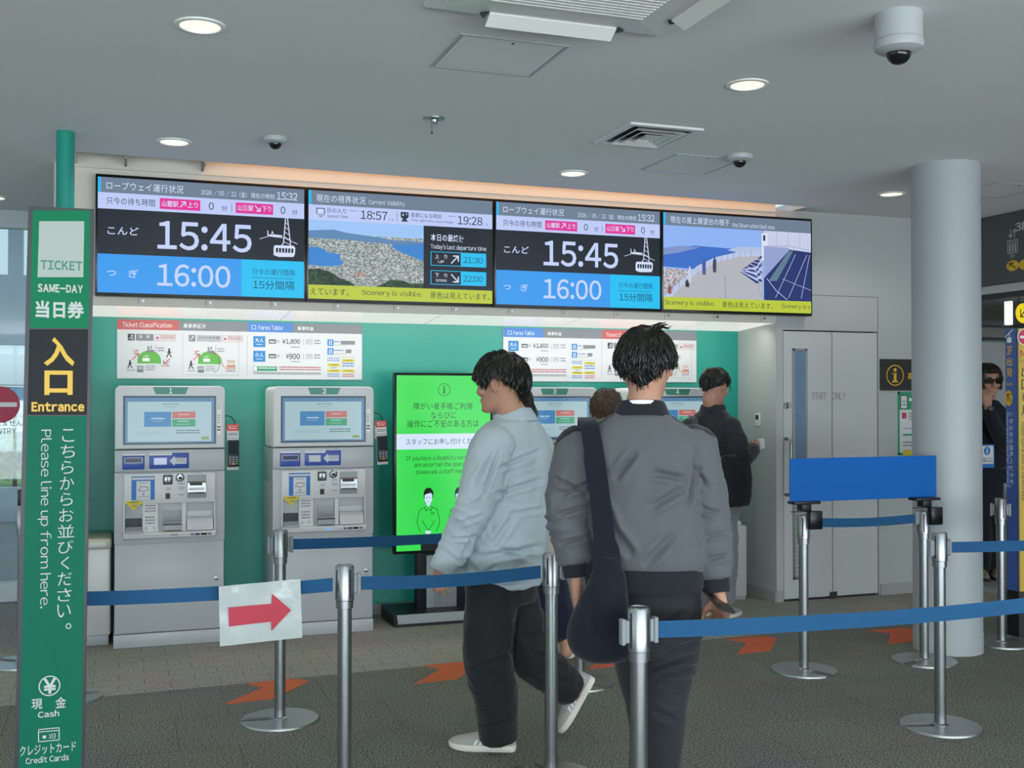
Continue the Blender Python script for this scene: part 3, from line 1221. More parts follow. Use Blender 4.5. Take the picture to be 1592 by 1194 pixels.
def timetable(g, xa, xb, z0, z1):
    L = Lay(g, xa, xb, z0, z1)
    header(L, 'ロープウェイ運行状況', 0.04, 0.40)
    L.text('2026 / 05 / 22（金）', 0.485, 0.893, 0.71, 0.945, K_white)
    L.text('現在の時刻', 0.73, 0.893, 0.848, 0.940, K_white)
    L.text('15:32', 0.86, 0.893, 0.965, 0.962, K_white, bold=0.004)
    L.rect(0, 0.727, 1, 0.868, K_pale)
    L.text('只今の待ち時間', 0.04, 0.765, 0.265, 0.83, K_ink)
    L.rect(0.288, 0.75, 0.482, 0.845, K_pink, 0.0016)
    L.text('山麓駅', 0.298, 0.772, 0.376, 0.826, K_white, 0.0022, 0.008)
    L.arrow(0.386, 0.776, 0.41, 0.822, 0.006, K_white)
    L.text('上り', 0.42, 0.774, 0.47, 0.826, K_white, 0.0022, 0.008)
    L.text('0', 0.523, 0.765, 0.547, 0.832, K_ink, bold=0.005)
    L.text('分', 0.585, 0.76, 0.613, 0.81, K_ink)
    L.rect(0.634, 0.757, 0.636, 0.833, K_ink, 0.0016)
    L.rect(0.655, 0.75, 0.842, 0.845, K_pink, 0.0016)
    L.text('山頂駅', 0.665, 0.772, 0.743, 0.826, K_white, 0.0022, 0.008)
    L.arrow(0.752, 0.822, 0.776, 0.776, 0.006, K_white)
    L.text('下り', 0.786, 0.774, 0.832, 0.826, K_white, 0.0022, 0.008)
    L.text('0', 0.88, 0.765, 0.904, 0.832, K_ink, bold=0.005)
    L.text('分', 0.938, 0.76, 0.966, 0.81, K_ink)
    L.text('こんど', 0.045, 0.505, 0.19, 0.575, K_txt, bold=0.012)
    L.text('15:45', 0.278, 0.395, 0.735, 0.645, K_txt, bold=0.015)
    L.rect(0, 0, 0.685, 0.335, K_blue)
    L.rect(0.685, 0, 1, 0.335, K_cyan)
    L.text('つ', 0.043, 0.145, 0.085, 0.19, K_txt, bold=0.012)
    L.text('ぎ', 0.143, 0.135, 0.188, 0.205, K_txt, bold=0.012)
    L.text('16:00', 0.278, 0.07, 0.63, 0.268, K_txt, bold=0.012)
    L.text('只今の運行間隔', 0.737, 0.20, 0.952, 0.258, K_teal)
    L.rect(0.737, 0.172, 0.945, 0.176, K_teal, 0.0018)
    L.text('15分間隔', 0.742, 0.07, 0.95, 0.15, K_teal, bold=0.004)
    # ropeway cabin drawing
    w = 0.006
    L.line([(0.775, 0.527), (0.822, 0.555), (0.90, 0.545), (0.965, 0.495)], w * 0.6, K_white)
    L.line([(0.815, 0.56), (0.815, 0.605), (0.818, 0.565), (0.835, 0.57), (0.838, 0.60), (0.845, 0.57), (0.885, 0.565)], w * 0.7, K_white)
    L.line([(0.825, 0.56), (0.885, 0.56)], w * 1.6, K_white)
    L.line([(0.905, 0.727), (0.895, 0.50), (0.885, 0.475)], w, K_white)
    L.line([(0.915, 0.727), (0.93, 0.50), (0.93, 0.475)], w, K_white)
    for k in range(5):
        L.line([(0.904 - 0.002 * k, 0.69 - k * 0.045), (0.918 + 0.003 * k, 0.665 - k * 0.045)], w * 0.6, K_white)
    L.poly([(0.845, 0.455), (0.85, 0.475), (0.945, 0.478), (0.955, 0.46), (0.953, 0.40), (0.945, 0.375), (0.87, 0.37), (0.845, 0.385)], K_white, 0.0018)
    for k in range(6):
        u = 0.856 + k * 0.0155
        L.poly([(u, 0.45), (u + 0.012, 0.452), (u + 0.011, 0.41), (u + 0.001, 0.41)], K_navy, 0.0022)


def ticker(L, parts):
    L.rect(0, 0, 1, 0.128, K_lime)
    for s, u0, u1 in parts:
        L.text(s, u0, 0.035, u1, 0.098, K_ink)


def visibility(g, xa, xb, z0, z1):
    L = Lay(g, xa, xb, z0, z1)
    header(L, '現在の視界状況', 0.04, 0.298)
    L.text('Current Visibility', 0.315, 0.89, 0.51, 0.945, K_white)
    L.rect(0, 0.727, 1, 0.868, K_pale)
    L.line([(0.042, 0.785), (0.042, 0.835), (0.082, 0.835), (0.082, 0.785)], 0.005, K_ink)
    L.poly([(0.047, 0.80), (0.052, 0.822), (0.062, 0.83), (0.072, 0.822), (0.077, 0.80)], K_white, 0.0022)
    L.line([(0.048, 0.775), (0.078, 0.775)], 0.004, K_ink)
    L.line([(0.056, 0.758), (0.07, 0.758)], 0.004, K_ink)
    L.text('日の入り', 0.098, 0.80, 0.195, 0.845, K_ink)
    L.text('Sunset time', 0.098, 0.755, 0.205, 0.785, K_ink)
    L.text('Approx.', 0.215, 0.822, 0.26, 0.838, K_ink)
    L.text('18:57', 0.272, 0.757, 0.415, 0.838, K_ink, bold=0.005)
    L.text('ころ', 0.422, 0.757, 0.448, 0.777, K_ink)
    L.rect(0.466, 0.752, 0.468, 0.845, K_ink, 0.0016)
    L.poly([(0.487, 0.80), (0.487, 0.845), (0.53, 0.845), (0.53, 0.80), (0.516, 0.775), (0.53, 0.755), (0.488, 0.755), (0.50, 0.775)], K_ink, 0.0018)
    L.poly([(0.494, 0.81), (0.50, 0.835), (0.506, 0.81)], K_pale, 0.0022)
    L.poly([(0.514, 0.82), (0.52, 0.835), (0.524, 0.82)], K_pale, 0.0022)
    L.text('夜景になる時刻', 0.542, 0.80, 0.71, 0.845, K_ink)
    L.text('Time nighttime views begin', 0.542, 0.757, 0.778, 0.785, K_ink)
    L.text('Approx.', 0.75, 0.822, 0.795, 0.838, K_ink)
    L.text('19:28', 0.803, 0.757, 0.943, 0.838, K_ink, bold=0.005)
    L.text('ころ', 0.948, 0.757, 0.974, 0.777, K_ink)
    # aerial picture of a town on an isthmus
    pw = 0.613
    L.rect(0, 0.128, pw, 0.727, speckle_glow('town_roofs', ['#8C9698', '#BFC6C6', '#6F7F82', '#A9AEA8', '#D5D8D6', '#7C8A7A', '#93A0A6', '#5C6B6E'], 120, 1.0, (1, 1, 1.8)))
    L.rect(0, 0.60, pw, 0.727, glow('picture_sky', '#9CC4F5', 1.0), 0.0015)
    L.poly([(0, 0.56), (0, 0.625), (0.06, 0.635), (0.13, 0.645), (0.2, 0.62), (0.33, 0.60), (0.45, 0.575), (pw, 0.57), (pw, 0.52), (0.45, 0.53), (0.2, 0.555)], glow('picture_hills', '#5F87B4', 1.0), 0.0018)
    sea = glow('picture_sea', '#3B84CE', 1.0)
    L.poly([(0, 0.31), (0, 0.475), (0.06, 0.475), (0.10, 0.43), (0.165, 0.42), (0.165, 0.36), (0.19, 0.345), (0.16, 0.31), (0.08, 0.30)], sea, 0.0018)
    L.poly([(pw, 0.385), (0.55, 0.425), (0.49, 0.465), (0.445, 0.50), (0.44, 0.525), (0.47, 0.54), (pw, 0.545)], sea, 0.0018)
    L.poly([(0.10, 0.44), (0.13, 0.445), (0.14, 0.43), (0.11, 0.425)], glow('picture_pier', '#7E959B', 1.0), 0.0022)
    forest = speckle_glow('picture_forest', ['#24382B', '#2F4A35', '#39563B', '#1C2F27'], 90, 1.0)
    L.poly([(0, 0.128), (0, 0.27), (0.05, 0.28), (0.11, 0.255), (0.16, 0.20), (0.22, 0.165), (0.25, 0.13)], forest, 0.0018)
    L.poly([(0.35, 0.128), (0.40, 0.165), (0.43, 0.20), (0.50, 0.195), (0.54, 0.17), (pw, 0.175), (pw, 0.128)], forest, 0.0018)
    L.poly([(0.24, 0.21), (0.30, 0.22), (0.30, 0.26), (0.24, 0.25)], speckle_glow('picture_red_roofs', ['#A9615F', '#C9C4BE', '#8F5A55', '#9AA3A0'], 160, 1.0), 0.0018)
    L.text("本日の最終便", 0.652, 0.585, 0.84, 0.655, K_white, bold=0.01)
    L.text("Today's last departure time", 0.652, 0.50, 0.965, 0.56, K_white, bold=0.004)
    for w0, a, b, tm, up in ((0.35, '上り', 'UP', '21:30', True), (0.17, '下り', 'DOWN', '22:00', False)):
        L.rect(0.652, w0, 0.965, w0 + 0.135, K_cyan, 0.0014)
        L.rect(0.656, w0 + 0.006, 0.82, w0 + 0.129, K_navy, 0.0018)
        L.text(a[0], 0.676, w0 + 0.07, 0.698, w0 + 0.108, K_white, 0.0025, 0.008)
        L.text(a[1], 0.728, w0 + 0.07, 0.744, w0 + 0.108, K_white, 0.0025, 0.008)
        L.text(b, 0.693 if up else 0.682, w0 + 0.027, 0.728 if up else 0.74, w0 + 0.052, K_white, 0.0025, 0.006)
        if up:
            L.arrow(0.768, w0 + 0.03, 0.806, w0 + 0.10, 0.008, K_white)
        else:
            L.arrow(0.768, w0 + 0.10, 0.806, w0 + 0.03, 0.008, K_white)
        L.text(tm, 0.835, w0 + 0.037, 0.945, w0 + 0.095, K_teal, 0.0025)
    ticker(L, [('えています。', 0.01, 0.21), ('Scenery is visible.', 0.28, 0.605), ('景色は見えています。', 0.65, 0.985)])


def deck_view(g, xa, xb, z0, z1):
    L = Lay(g, xa, xb, z0, z1)
    header(L, '現在の屋上展望台の様子', 0.045, 0.435)
    L.text('the Observation Deck now', 0.455, 0.888, 0.745, 0.935, K_white)
    L.rect(0, 0.128, 1, 0.868, glow('deck_sky', '#8FB2F2', 1.0))
    L.poly([(0, 0.44), (0, 0.62), (0.2, 0.67), (0.66, 0.65), (0.66, 0.40)], glow('deck_sea', '#3E6FC6', 1.0), 0.0015)
    L.poly([(0, 0.56), (0, 0.63), (0.12, 0.665), (0.24, 0.655), (0.10, 0.59)], glow('deck_coast', '#7F93C8', 1.0), 0.0018)
    L.poly([(0, 0.15), (0, 0.43), (0.10, 0.42), (0.2, 0.40), (0.1, 0.22)], speckle_glow('deck_town', ['#A9A3AE', '#C9C6CE', '#86869A', '#D9D5D9', '#8E7F86'], 170, 1.0), 0.0018)
    L.poly([(0.03, 0.128), (0.12, 0.26), (0.24, 0.42), (0.36, 0.52), (0.5, 0.58), (0.66, 0.60), (0.66, 0.128)], glow('deck_floor', '#B3B3BC', 1.0), 0.002)
    L.poly([(0.0, 0.128), (0.08, 0.25), (0.22, 0.46), (0.34, 0.56), (0.5, 0.63), (0.66, 0.65), (0.66, 0.60), (0.5, 0.575), (0.36, 0.51), (0.24, 0.41), (0.12, 0.25), (0.05, 0.128)], glow('deck_parapet', '#B9C7E6', 1.0), 0.0022)
    for k in range(14):
        u = 0.06 + k * 0.04
        w = 0.18 + 0.41 * (1 - (1 - k / 14) ** 2)
        L.line([(u, w - 0.005), (u + 0.004, w + 0.055)], 0.003, glow('deck_rail', '#6E7FA8', 1.0), 0.0026)
    L.poly([(0.42, 0.64), (0.5, 0.685), (0.66, 0.69), (0.66, 0.63), (0.5, 0.62)], glow('deck_terrace', '#AFC0E0', 1.0), 0.0023)
    navy, pale = glow('deck_bench', '#2A3B78', 1.0), glow('deck_bench_edge', '#B8C3E8', 1.0)
    for k in range(7):
        f = k / 6
        L.poly([(0.505 + 0.02 * f, 0.42 + 0.03 * f - 0.0), (0.62 - 0.0, 0.30 + 0.30 * f * 0.6), (0.66, 0.33 + 0.045 * k), (0.56 + 0.015 * k, 0.475 + 0.02 * k)], navy if k % 2 == 0 else pale, 0.0024 + 0.0001 * k)
    for k in range(6):
        L.line([(0.515 + 0.02 * k, 0.43 + 0.025 * k), (0.65, 0.31 + 0.05 * k)], 0.006, pale, 0.0034)
    L.rect(0.67, 0.128, 1, 0.868, glow('deck_wall', '#C6CDE6', 1.0), 0.0024)
    L.rect(0.655, 0.55, 0.695, 0.84, glow('deck_tower', '#DCE1F0', 1.0), 0.0027)
    L.rect(0.665, 0.76, 0.68, 0.82, K_ink, 0.0030)
    L.poly([(0.67, 0.128), (0.67, 0.36), (0.85, 0.68), (1, 0.66), (1, 0.128)], glow('deck_steps', '#26356F', 1.0), 0.0030)
    L.poly([(0.67, 0.36), (0.67, 0.70), (0.84, 0.70), (0.85, 0.68)], glow('deck_shade', '#93A2CF', 1.0), 0.0029)
    L.poly([(0.70, 0.33), (0.84, 0.66), (0.875, 0.67), (0.76, 0.34)], glow('deck_glass', '#5E7C93', 1.0), 0.0033)
    for u0, u1 in ((0.79, 0.90), (0.88, 0.98), (0.97, 1.0)):
        L.line([(u0 - 0.04, 0.16), (u1 - 0.01, 0.63)], 0.004, pale, 0.0036)
    L.line([(0.69, 0.36), (0.75, 0.24), (0.83, 0.14)], 0.005, pale, 0.0036)
    L.line([(0.80, 0.36), (1.0, 0.25)], 0.003, pale, 0.0036)
    L.line([(0.66, 0.70), (0.84, 0.72), (1, 0.68)], 0.004, glow('deck_edge', '#8C97BC', 1.0), 0.0036)
    for u in (0.76, 0.84, 0.92):
        L.line([(u, 0.72), (u, 0.86)], 0.003, glow('deck_edge', '#8C97BC', 1.0), 0.0036)
    for u in (0.405, 0.412):
        L.line([(u, 0.128), (u - 0.004, 0.38)], 0.002, glow('deck_line', '#777783', 1.0), 0.0026)
    L.line([(0.63, 0.33), (0.635, 0.22), (0.68, 0.128)], 0.002, glow('deck_line', '#777783', 1.0), 0.0036)
    # visitors on the deck, tiny on the screen
    for u, w, h, c in ((0.265, 0.37, 0.17, '#4E5C9A'), (0.335, 0.40, 0.16, '#4A4658'), (0.17, 0.28, 0.17, '#C9CBE0'), (0.155, 0.235, 0.08, '#30303A'), (0.04, 0.16, 0.09, '#8A5B55')):
        mm = glow('deck_person_' + c[1:], c, 1.0)
        L.poly([(u - 0.010, w), (u - 0.013, w + h * 0.45), (u - 0.011, w + h * 0.8), (u - 0.004, w + h * 0.86), (u - 0.005, w + h), (u + 0.006, w + h), (u + 0.005, w + h * 0.86), (u + 0.012, w + h * 0.8), (u + 0.012, w + h * 0.4), (u + 0.010, w)], mm, 0.0032)
    L.rect(0, 0, 1, 0.128, K_lime, 0.0038)
    for s, u0, u1 in (('Scenery is visible.', 0.008, 0.335), ('景色は見えています。', 0.385, 0.73), ('Scenery is v', 0.79, 0.995)):
        L.text(s, u0, 0.035, u1, 0.098, K_ink, 0.0044)


for i, (fn, lab) in enumerate([(timetable, 'black framed screen showing departures 15:45 and 16:00, first from the left'),
                               (visibility, 'black framed screen showing an aerial town picture and sunset times'),
                               (timetable, 'black framed screen showing departures 15:45 and 16:00, between the two picture screens'),
                               (deck_view, 'black framed screen showing the observation deck, nearest the staff door')]):
    t = screen_body(edges[i], edges[i + 1], lab)
    pic(t, fn, edges[i], edges[i + 1])
    for x in (edges[i] + 0.3, edges[i + 1] - 0.3):
        g = G()
        g.box((x, SY + 0.088, 2.3), (x + 0.05, FY - 0.001, 2.7), M_dark)
        g.build('wall_bracket', t)

# ------------------------------------------------------------------ fare boards on the alcove wall
BPY = BY - 0.012
PB = front_panel(BPY)
M_hred = mat('board_red', '#C9605F', 0.5)
M_hgrey = mat('board_grey', '#83878C', 0.5)
M_hblue = mat('board_blue', '#4E86D0', 0.5)
M_bblue = mat('fare_blue', '#2B86C9', 0.5)
M_byel = mat('fare_yellow', '#D8C832', 0.5)
M_hill = mat('hill_green', '#62B14A', 0.5)
M_orange = mat('bus_orange', '#D07A4A', 0.5)
M_grn = mat('note_green', '#2F9A6E', 0.5)


def board(name, xa, xb, za, zb, label):
    t = thing(name, label, 'notice board', ((xa + xb) / 2, BPY + 0.006, za), 'fare boards above the ticket machines')
    g = G()
    g.box((xa, BPY, za), (xb, BY, zb), M_paper, 0.002, 1)
    g.build('board_panel', t)
    return t


def walker(g, x, y, s, m):
    """little walking figure; x, y its feet, s its height, metres on the board"""
    L = lambda pts, w: PB.line_uv(g, [(x + a * s, y + b * s) for a, b in pts], w * s, m, 0.0016)
    PB.disc_uv(g, x, y + s * 0.9, s * 0.1, m, 0.0016, 12)
    L([(0, 0.75), (0, 0.42)], 0.16)
    L([(0, 0.45), (-0.18, 0.22), (-0.25, 0)], 0.1)
    L([(0, 0.45), (0.12, 0.22), (0.25, 0.05)], 0.1)
    L([(0, 0.7), (-0.2, 0.5)], 0.08)
    L([(0, 0.7), (0.22, 0.52)], 0.08)


def cabin(g, a, b, s, m):
    PB.rect_uv(g, a - s, b - s * 0.55, a + s, b + s * 0.4, m, 0.002)
    PB.line_uv(g, [(a, b + 0.4 * s), (a, b + s)], s * 0.15, m, 0.002)
    PB.line_uv(g, [(a - s * 0.8, b + s * 0.95), (a + s * 0.8, b + s * 1.2)], s * 0.12, m, 0.002)


def hill(g, a, b, w, h, m):
    pts = [(a - w * math.cos(t), b + h * (math.sin(t) ** 0.75 if math.sin(t) > 0 else 0)) for t in [math.pi * i / 24 for i in range(25)]]
    PB.poly_uv(g, pts, m, 0.0012)


def ticket_class(g, o, one_way):
    """one ticket diagram, 0.385 m wide from board coordinate o"""
    z = 1.655
    PB.rect_uv(g, o + 0.02, z + 0.248, o + 0.062, z + 0.292, M_hgrey if one_way else M_dark, 0.001)
    arr = M_whiteink
    PB.line_uv(g, [(o + 0.03, z + 0.258), (o + 0.052, z + 0.282), (o + 0.04, z + 0.282)], 0.004, arr, 0.0016)
    if not one_way:
        PB.line_uv(g, [(o + 0.054, z + 0.270), (o + 0.044, z + 0.256), (o + 0.054, z + 0.256)], 0.004, arr, 0.0016)
    PB.rect_uv(g, o + 0.07, z + 0.248, o + 0.18 + (0.05 if one_way else 0), z + 0.292, mat('tab_grey', '#B5B8BA', 0.5) if one_way else M_hgrey, 0.001)
    if one_way:
        PB.text_uv(g, '上りのみ(片道)', o + 0.08, z + 0.266, o + 0.222, z + 0.285, M_ink, 0.0016)
    else:
        PB.text_uv(g, '往', o + 0.09, z + 0.264, o + 0.112, z + 0.286, M_whiteink, 0.0016)
        PB.text_uv(g, '復', o + 0.135, z + 0.264, o + 0.157, z + 0.286, M_whiteink, 0.0016)
    w0 = o + (0.24 if one_way else 0.19)
    PB.line_uv(g, [(w0, z + 0.25), (w0 + 0.13, z + 0.25), (w0 + 0.13, z + 0.292), (w0, z + 0.292)], 0.0018, M_hred, 0.001, True)
    PB.poly_uv(g, [(w0 + 0.006, z + 0.262), (w0 + 0.026, z + 0.262), (w0 + 0.016, z + 0.28)], M_red, 0.0012)
    dash(g, w0 + 0.034, z + 0.258, w0 + 0.124, z + 0.285, M_red, 3)
    c = o + 0.155
    hill(g, c, z + 0.098, 0.075, 0.085, M_hill)
    cabin(g, c - 0.02, z + 0.125, 0.022, M_whiteink)
    PB.rect_uv(g, c - 0.015, z + 0.172, c + 0.03, z + 0.187, M_inkgrey, 0.0016)
    PB.line_uv(g, [(c - 0.01, z + 0.187), (c - 0.01, z + 0.215), (c - 0.003, z + 0.192), (c + 0.012, z + 0.215), (c + 0.014, z + 0.19)], 0.003, M_ink, 0.0016)
    PB.line_uv(g, [(c + 0.04, z + 0.168), (c + 0.04, z + 0.22)], 0.002, M_ink, 0.0016)
    dash(g, c + 0.052, z + 0.172, c + 0.095, z + 0.205, M_inkgrey, 2)
    PB.text_uv(g, 'UP', o + 0.055, z + 0.172, o + 0.088, z + 0.187, M_red, 0.0012, 0.01)
    PB.line_uv(g, [(o + 0.05, z + 0.125), (o + 0.088, z + 0.163)], 0.006, M_hred, 0.0012)
    PB.line_uv(g, [(o + 0.06, z + 0.163), (o + 0.088, z + 0.163), (o + 0.088, z + 0.135)], 0.006, M_hred, 0.0012)
    walker(g, o + 0.035, z + 0.065, 0.055, M_ink)
    dash(g, o + 0.015, z + 0.042, o + 0.065, z + 0.055, M_inkgrey, 1)
    PB.rect_uv(g, o + 0.078, z + 0.04, o + 0.118, z + 0.082, M_inkgrey, 0.0012)
    PB.rect_uv(g, o + 0.082, z + 0.058, o + 0.114, z + 0.076, mat('tab_grey', '#B5B8BA', 0.5), 0.0016)
    dash(g, o + 0.13, z + 0.045, o + 0.19, z + 0.085, M_inkgrey, 3)
    if one_way:
        PB.line_uv(g, [(c + 0.02, z + 0.172), (c + 0.06, z + 0.155), (c + 0.065, z + 0.10), (c + 0.055, z + 0.06), (c + 0.03, z + 0.04)], 0.0025, M_ink, 0.0018)
        PB.line_uv(g, [(c + 0.03, z + 0.172), (c + 0.075, z + 0.14), (c + 0.085, z + 0.09), (c + 0.105, z + 0.068)], 0.004, M_orange, 0.0018)
        PB.line_uv(g, [(c + 0.115, z + 0.066), (c + 0.165, z + 0.066), (c + 0.165, z + 0.092), (c + 0.115, z + 0.092)], 0.005, M_orange, 0.0018, True)
        PB.rect_uv(g, c + 0.12, z + 0.076, c + 0.16, z + 0.086, M_orange, 0.0014)
        dash(g, c + 0.115, z + 0.1, c + 0.165, z + 0.125, M_orange, 2)
        dash(g, c + 0.108, z + 0.04, c + 0.17, z + 0.056, M_inkgrey, 1)
        PB.line_uv(g, [(o - 0.005, z + 0.025), (o + 0.345, z + 0.025), (o + 0.345, z + 0.30)], 0.0015, M_grn, 0.001)
    else:
        walker(g, c + 0.125, z + 0.14, 0.06, M_ink)
        PB.line_uv(g, [(c + 0.13, z + 0.13), (c + 0.09, z + 0.098)], 0.006, M_hred, 0.0012)
        PB.line_uv(g, [(c + 0.09, z + 0.12), (c + 0.09, z + 0.098), (c + 0.115, z + 0.098)], 0.006, M_hred, 0.0012)
        PB.text_uv(g, 'DOWN', c + 0.075, z + 0.078, c + 0.13, z + 0.09, M_red, 0.0012, 0.01)
        dash(g, c + 0.10, z + 0.10, c + 0.13, z + 0.112, M_inkgrey, 1)


_ds = [0]


def dash(g, a0, b0, a1, b1, m, rows=1, lift=0.0016, PP=None):
    PP = PP or PB
    _ds[0] += 1
    rnd = random.Random(_ds[0])
    h = (b1 - b0) / rows
    for r in range(rows):
        zz = b1 - h * r
        a = a0
        while a < a1:
            w = rnd.uniform(0.4, 1.3) * h * 0.7
            PP.rect_uv(g, a, zz - h * 0.45, min(a + w, a1), zz, m, lift)
            a += w + h * 0.22


def fares(g, o):
    z = 1.655
    for b, s, kid, price, small in ((0.222, '大人', 0, '1,800', 3), (0.122, '小人', 1, '900', 2)):
        PB.rect_uv(g, o + 0.03, z + b - 0.005, o + 0.11, z + b + 0.07, M_bblue, 0.001)
        PB.text_uv(g, s, o + 0.042, z + b + 0.028, o + 0.098, z + b + 0.058, M_whiteink, 0.0016, 0.008)
        dash(g, o + 0.05, z + b + 0.006, o + 0.092, z + b + 0.016, M_whiteink, 1)
        PB.line_uv(g, [(o + 0.137, z + b + 0.024), (o + 0.178, z + b + 0.024), (o + 0.178, z + b + 0.046), (o + 0.137, z + b + 0.046)], 0.006, M_dark, 0.001, True)
        dash(g, o + 0.145, z + b + 0.029, o + 0.172, z + b + 0.042, M_dark, 1)
        dash(g, o + 0.186, z + b + 0.022, o + 0.206, z + b + 0.044, M_inkgrey, 2)
        PB.text_uv(g, '¥', o + 0.225 + kid * 0.025, z + b + 0.02, o + 0.245 + kid * 0.025, z + b + 0.052, M_ink, 0.0016)
        PB.text_uv(g, price, o + 0.25 + kid * 0.022, z + b + 0.016, o + 0.345, z + b + 0.054, M_ink, 0.0016, 0.012)
        dash(g, o + 0.285, z + b - 0.012, o + 0.345, z + b + 0.002, M_inkgrey, 1)
        PB.rect_uv(g, o + 0.368, z + b + 0.01, o + 0.3695, z + b + 0.058, M_inkgrey, 0.001)
        PB.line_uv(g, [(o + 0.388, z + b + 0.022), (o + 0.428, z + b + 0.022), (o + 0.428, z + b + 0.05), (o + 0.388, z + b + 0.05)], 0.0025, M_inkgrey, 0.001, True)
        dash(g, o + 0.395, z + b + 0.028, o + 0.42, z + b + 0.044, M_inkgrey, 2)
        dash(g, o + 0.445, z + b + 0.012, o + 0.485, z + b + 0.05, M_inkgrey, 2)
    PB.rect_uv(g, o + 0.03, z + 0.055, o + 0.19, z + 0.086, M_grn, 0.001)
    PB.rect_uv(g, o + 0.033, z + 0.058, o + 0.055, z + 0.083, M_whiteink, 0.0014)
    dash(g, o + 0.065, z + 0.062, o + 0.185, z + 0.078, M_whiteink, 1)
    dash(g, o + 0.205, z + 0.054, o + 0.49, z + 0.086, M_red, 2)
    dash(g, o + 0.03, z + 0.028, o + 0.49, z + 0.046, M_ink, 2)
    for b, m2 in ((0.232, 0.1), (0.172, 0.04)):
        PB.rect_uv(g, o + 0.535, z + b, o + 0.578, z + b + 0.046, M_bblue, 0.001)
        PB.line_uv(g, [(o + 0.55, z + b + 0.008), (o + 0.55, z + b + 0.034)], 0.006, M_whiteink, 0.0016)
        PB.line_uv(g, [(o + 0.565, z + b + 0.008), (o + 0.562, z + b + 0.038)], 0.005, M_whiteink, 0.0016)
        dash(g, o + 0.583, z + b + 0.018, o + 0.62 + (0.03 if m2 < 0.1 else 0), z + b + 0.034, M_blueink, 1)
        PB.rect_uv(g, o + 0.628 + (0.035 if m2 < 0.1 else 0), z + b + 0.012, o + 0.628 + m2 + (0.035 if m2 < 0.1 else 0), z + b + 0.038, M_hgrey, 0.001)
        dash(g, o + 0.583, z + b + 0.002, o + 0.67, z + b + 0.009, M_inkgrey, 1)
    PB.rect_uv(g, o + 0.535, z + 0.156, o + 0.73, z + 0.1572, M_inkgrey, 0.001)
    dash(g, o + 0.535, z + 0.12, o + 0.62, z + 0.148, M_blueink, 2)
    for a, b in ((0.637, 0.123), (0.535, 0.09), (0.535, 0.05), (0.637, 0.05)):
        PB.rect_uv(g, o + a, z + b, o + a + 0.088, z + b + 0.019, M_byel, 0.001)
        dash(g, o + a + 0.02, z + b + 0.005, o + a + 0.07, z + b + 0.013, M_ink, 1)
    dash(g, o + 0.64, z + 0.08, o + 0.722, z + 0.117, M_blueink, 2)
    dash(g, o + 0.56, z + 0.072, o + 0.6, z + 0.084, M_blueink, 1)
    dash(g, o + 0.535, z + 0.012, o + 0.62, z + 0.04, M_blueink, 2)
    dash(g, o + 0.64, z + 0.012, o + 0.722, z + 0.04, M_red, 2)


def heads(g, red0, red1, gr1, blue_first):
    z0, z1 = 1.655 + 0.325, 1.655 + 0.385
    return z0, z1


# left board: ticket classes, then fares
b1 = board('fare_board', -0.022, 1.602, 1.652, 2.042, 'wide white fare board over ticket machines 1 and 2')
g = G()
zh0, zh1 = 1.975, 2.0418
PB.rect_uv(g, -0.021, zh0, 0.365, zh1, M_hred)
PB.rect_uv(g, 0.365, zh0, 0.815, zh1, M_hgrey)
PB.rect_uv(g, 0.815, zh0, 1.12, zh1, M_hblue)
PB.rect_uv(g, 1.12, zh0, 1.601, zh1, M_hgrey)
PB.text_uv(g, 'Ticket Classification', 0.012, 1.992, 0.322, 2.024, M_whiteink)
PB.text_uv(g, '乗車券区分', 0.395, 1.992, 0.54, 2.022, M_whiteink, 0.001, 0.008)
PB.text_uv(g, 'Fares Table', 0.887, 1.992, 1.05, 2.022, M_whiteink)
PB.line_uv(g, [(0.842, 1.994), (0.868, 1.994), (0.868, 2.02), (0.842, 2.02)], 0.003, M_whiteink, 0.001, True)
PB.text_uv(g, '乗車料金', 1.15, 1.992, 1.262, 2.02, M_whiteink, 0.001, 0.008)
ticket_class(g, 0.025, False)
ticket_class(g, 0.41, True)
PB.rect_uv(g, 0.39, 1.68, 0.3915, 1.955, M_inkgrey)
PB.rect_uv(g, 0.812, 1.68, 0.8135, 1.955, M_inkgrey)
fares(g, 0.822)
g.build('printed_face', b1, smooth=0)
# right board: fares, then ticket classes
b2 = board('fare_board', 2.651, 4.251, 1.648, 2.046, 'wide white fare board over ticket machines 3 and 4, behind two heads')
g = G()
zh0, zh1 = 1.975, 2.0455
PB.rect_uv(g, 2.652, zh0, 2.965, zh1, M_hblue)
PB.rect_uv(g, 2.965, zh0, 3.445, zh1, M_hgrey)
PB.rect_uv(g, 3.445, zh0, 3.81, zh1, M_hred)
PB.rect_uv(g, 3.81, zh0, 4.25, zh1, M_hgrey)
PB.text_uv(g, 'Fares Table', 2.73, 1.992, 2.895, 2.022, M_whiteink)
PB.line_uv(g, [(2.688, 1.994), (2.714, 1.994), (2.714, 2.02), (2.688, 2.02)], 0.003, M_whiteink, 0.001, True)
PB.text_uv(g, '乗車料金', 3.0, 1.992, 3.112, 2.02, M_whiteink, 0.001, 0.008)
PB.text_uv(g, 'Ticket Classification', 3.475, 1.992, 3.785, 2.024, M_whiteink)
PB.text_uv(g, '乗車券区分', 3.84, 1.992, 3.985, 2.022, M_whiteink, 0.001, 0.008)
fares(g, 2.66)
PB.rect_uv(g, 3.44, 1.68, 3.4415, 1.955, M_inkgrey)
ticket_class(g, 3.47, False)
ticket_class(g, 3.86, True)
g.build('printed_face', b2, smooth=0)

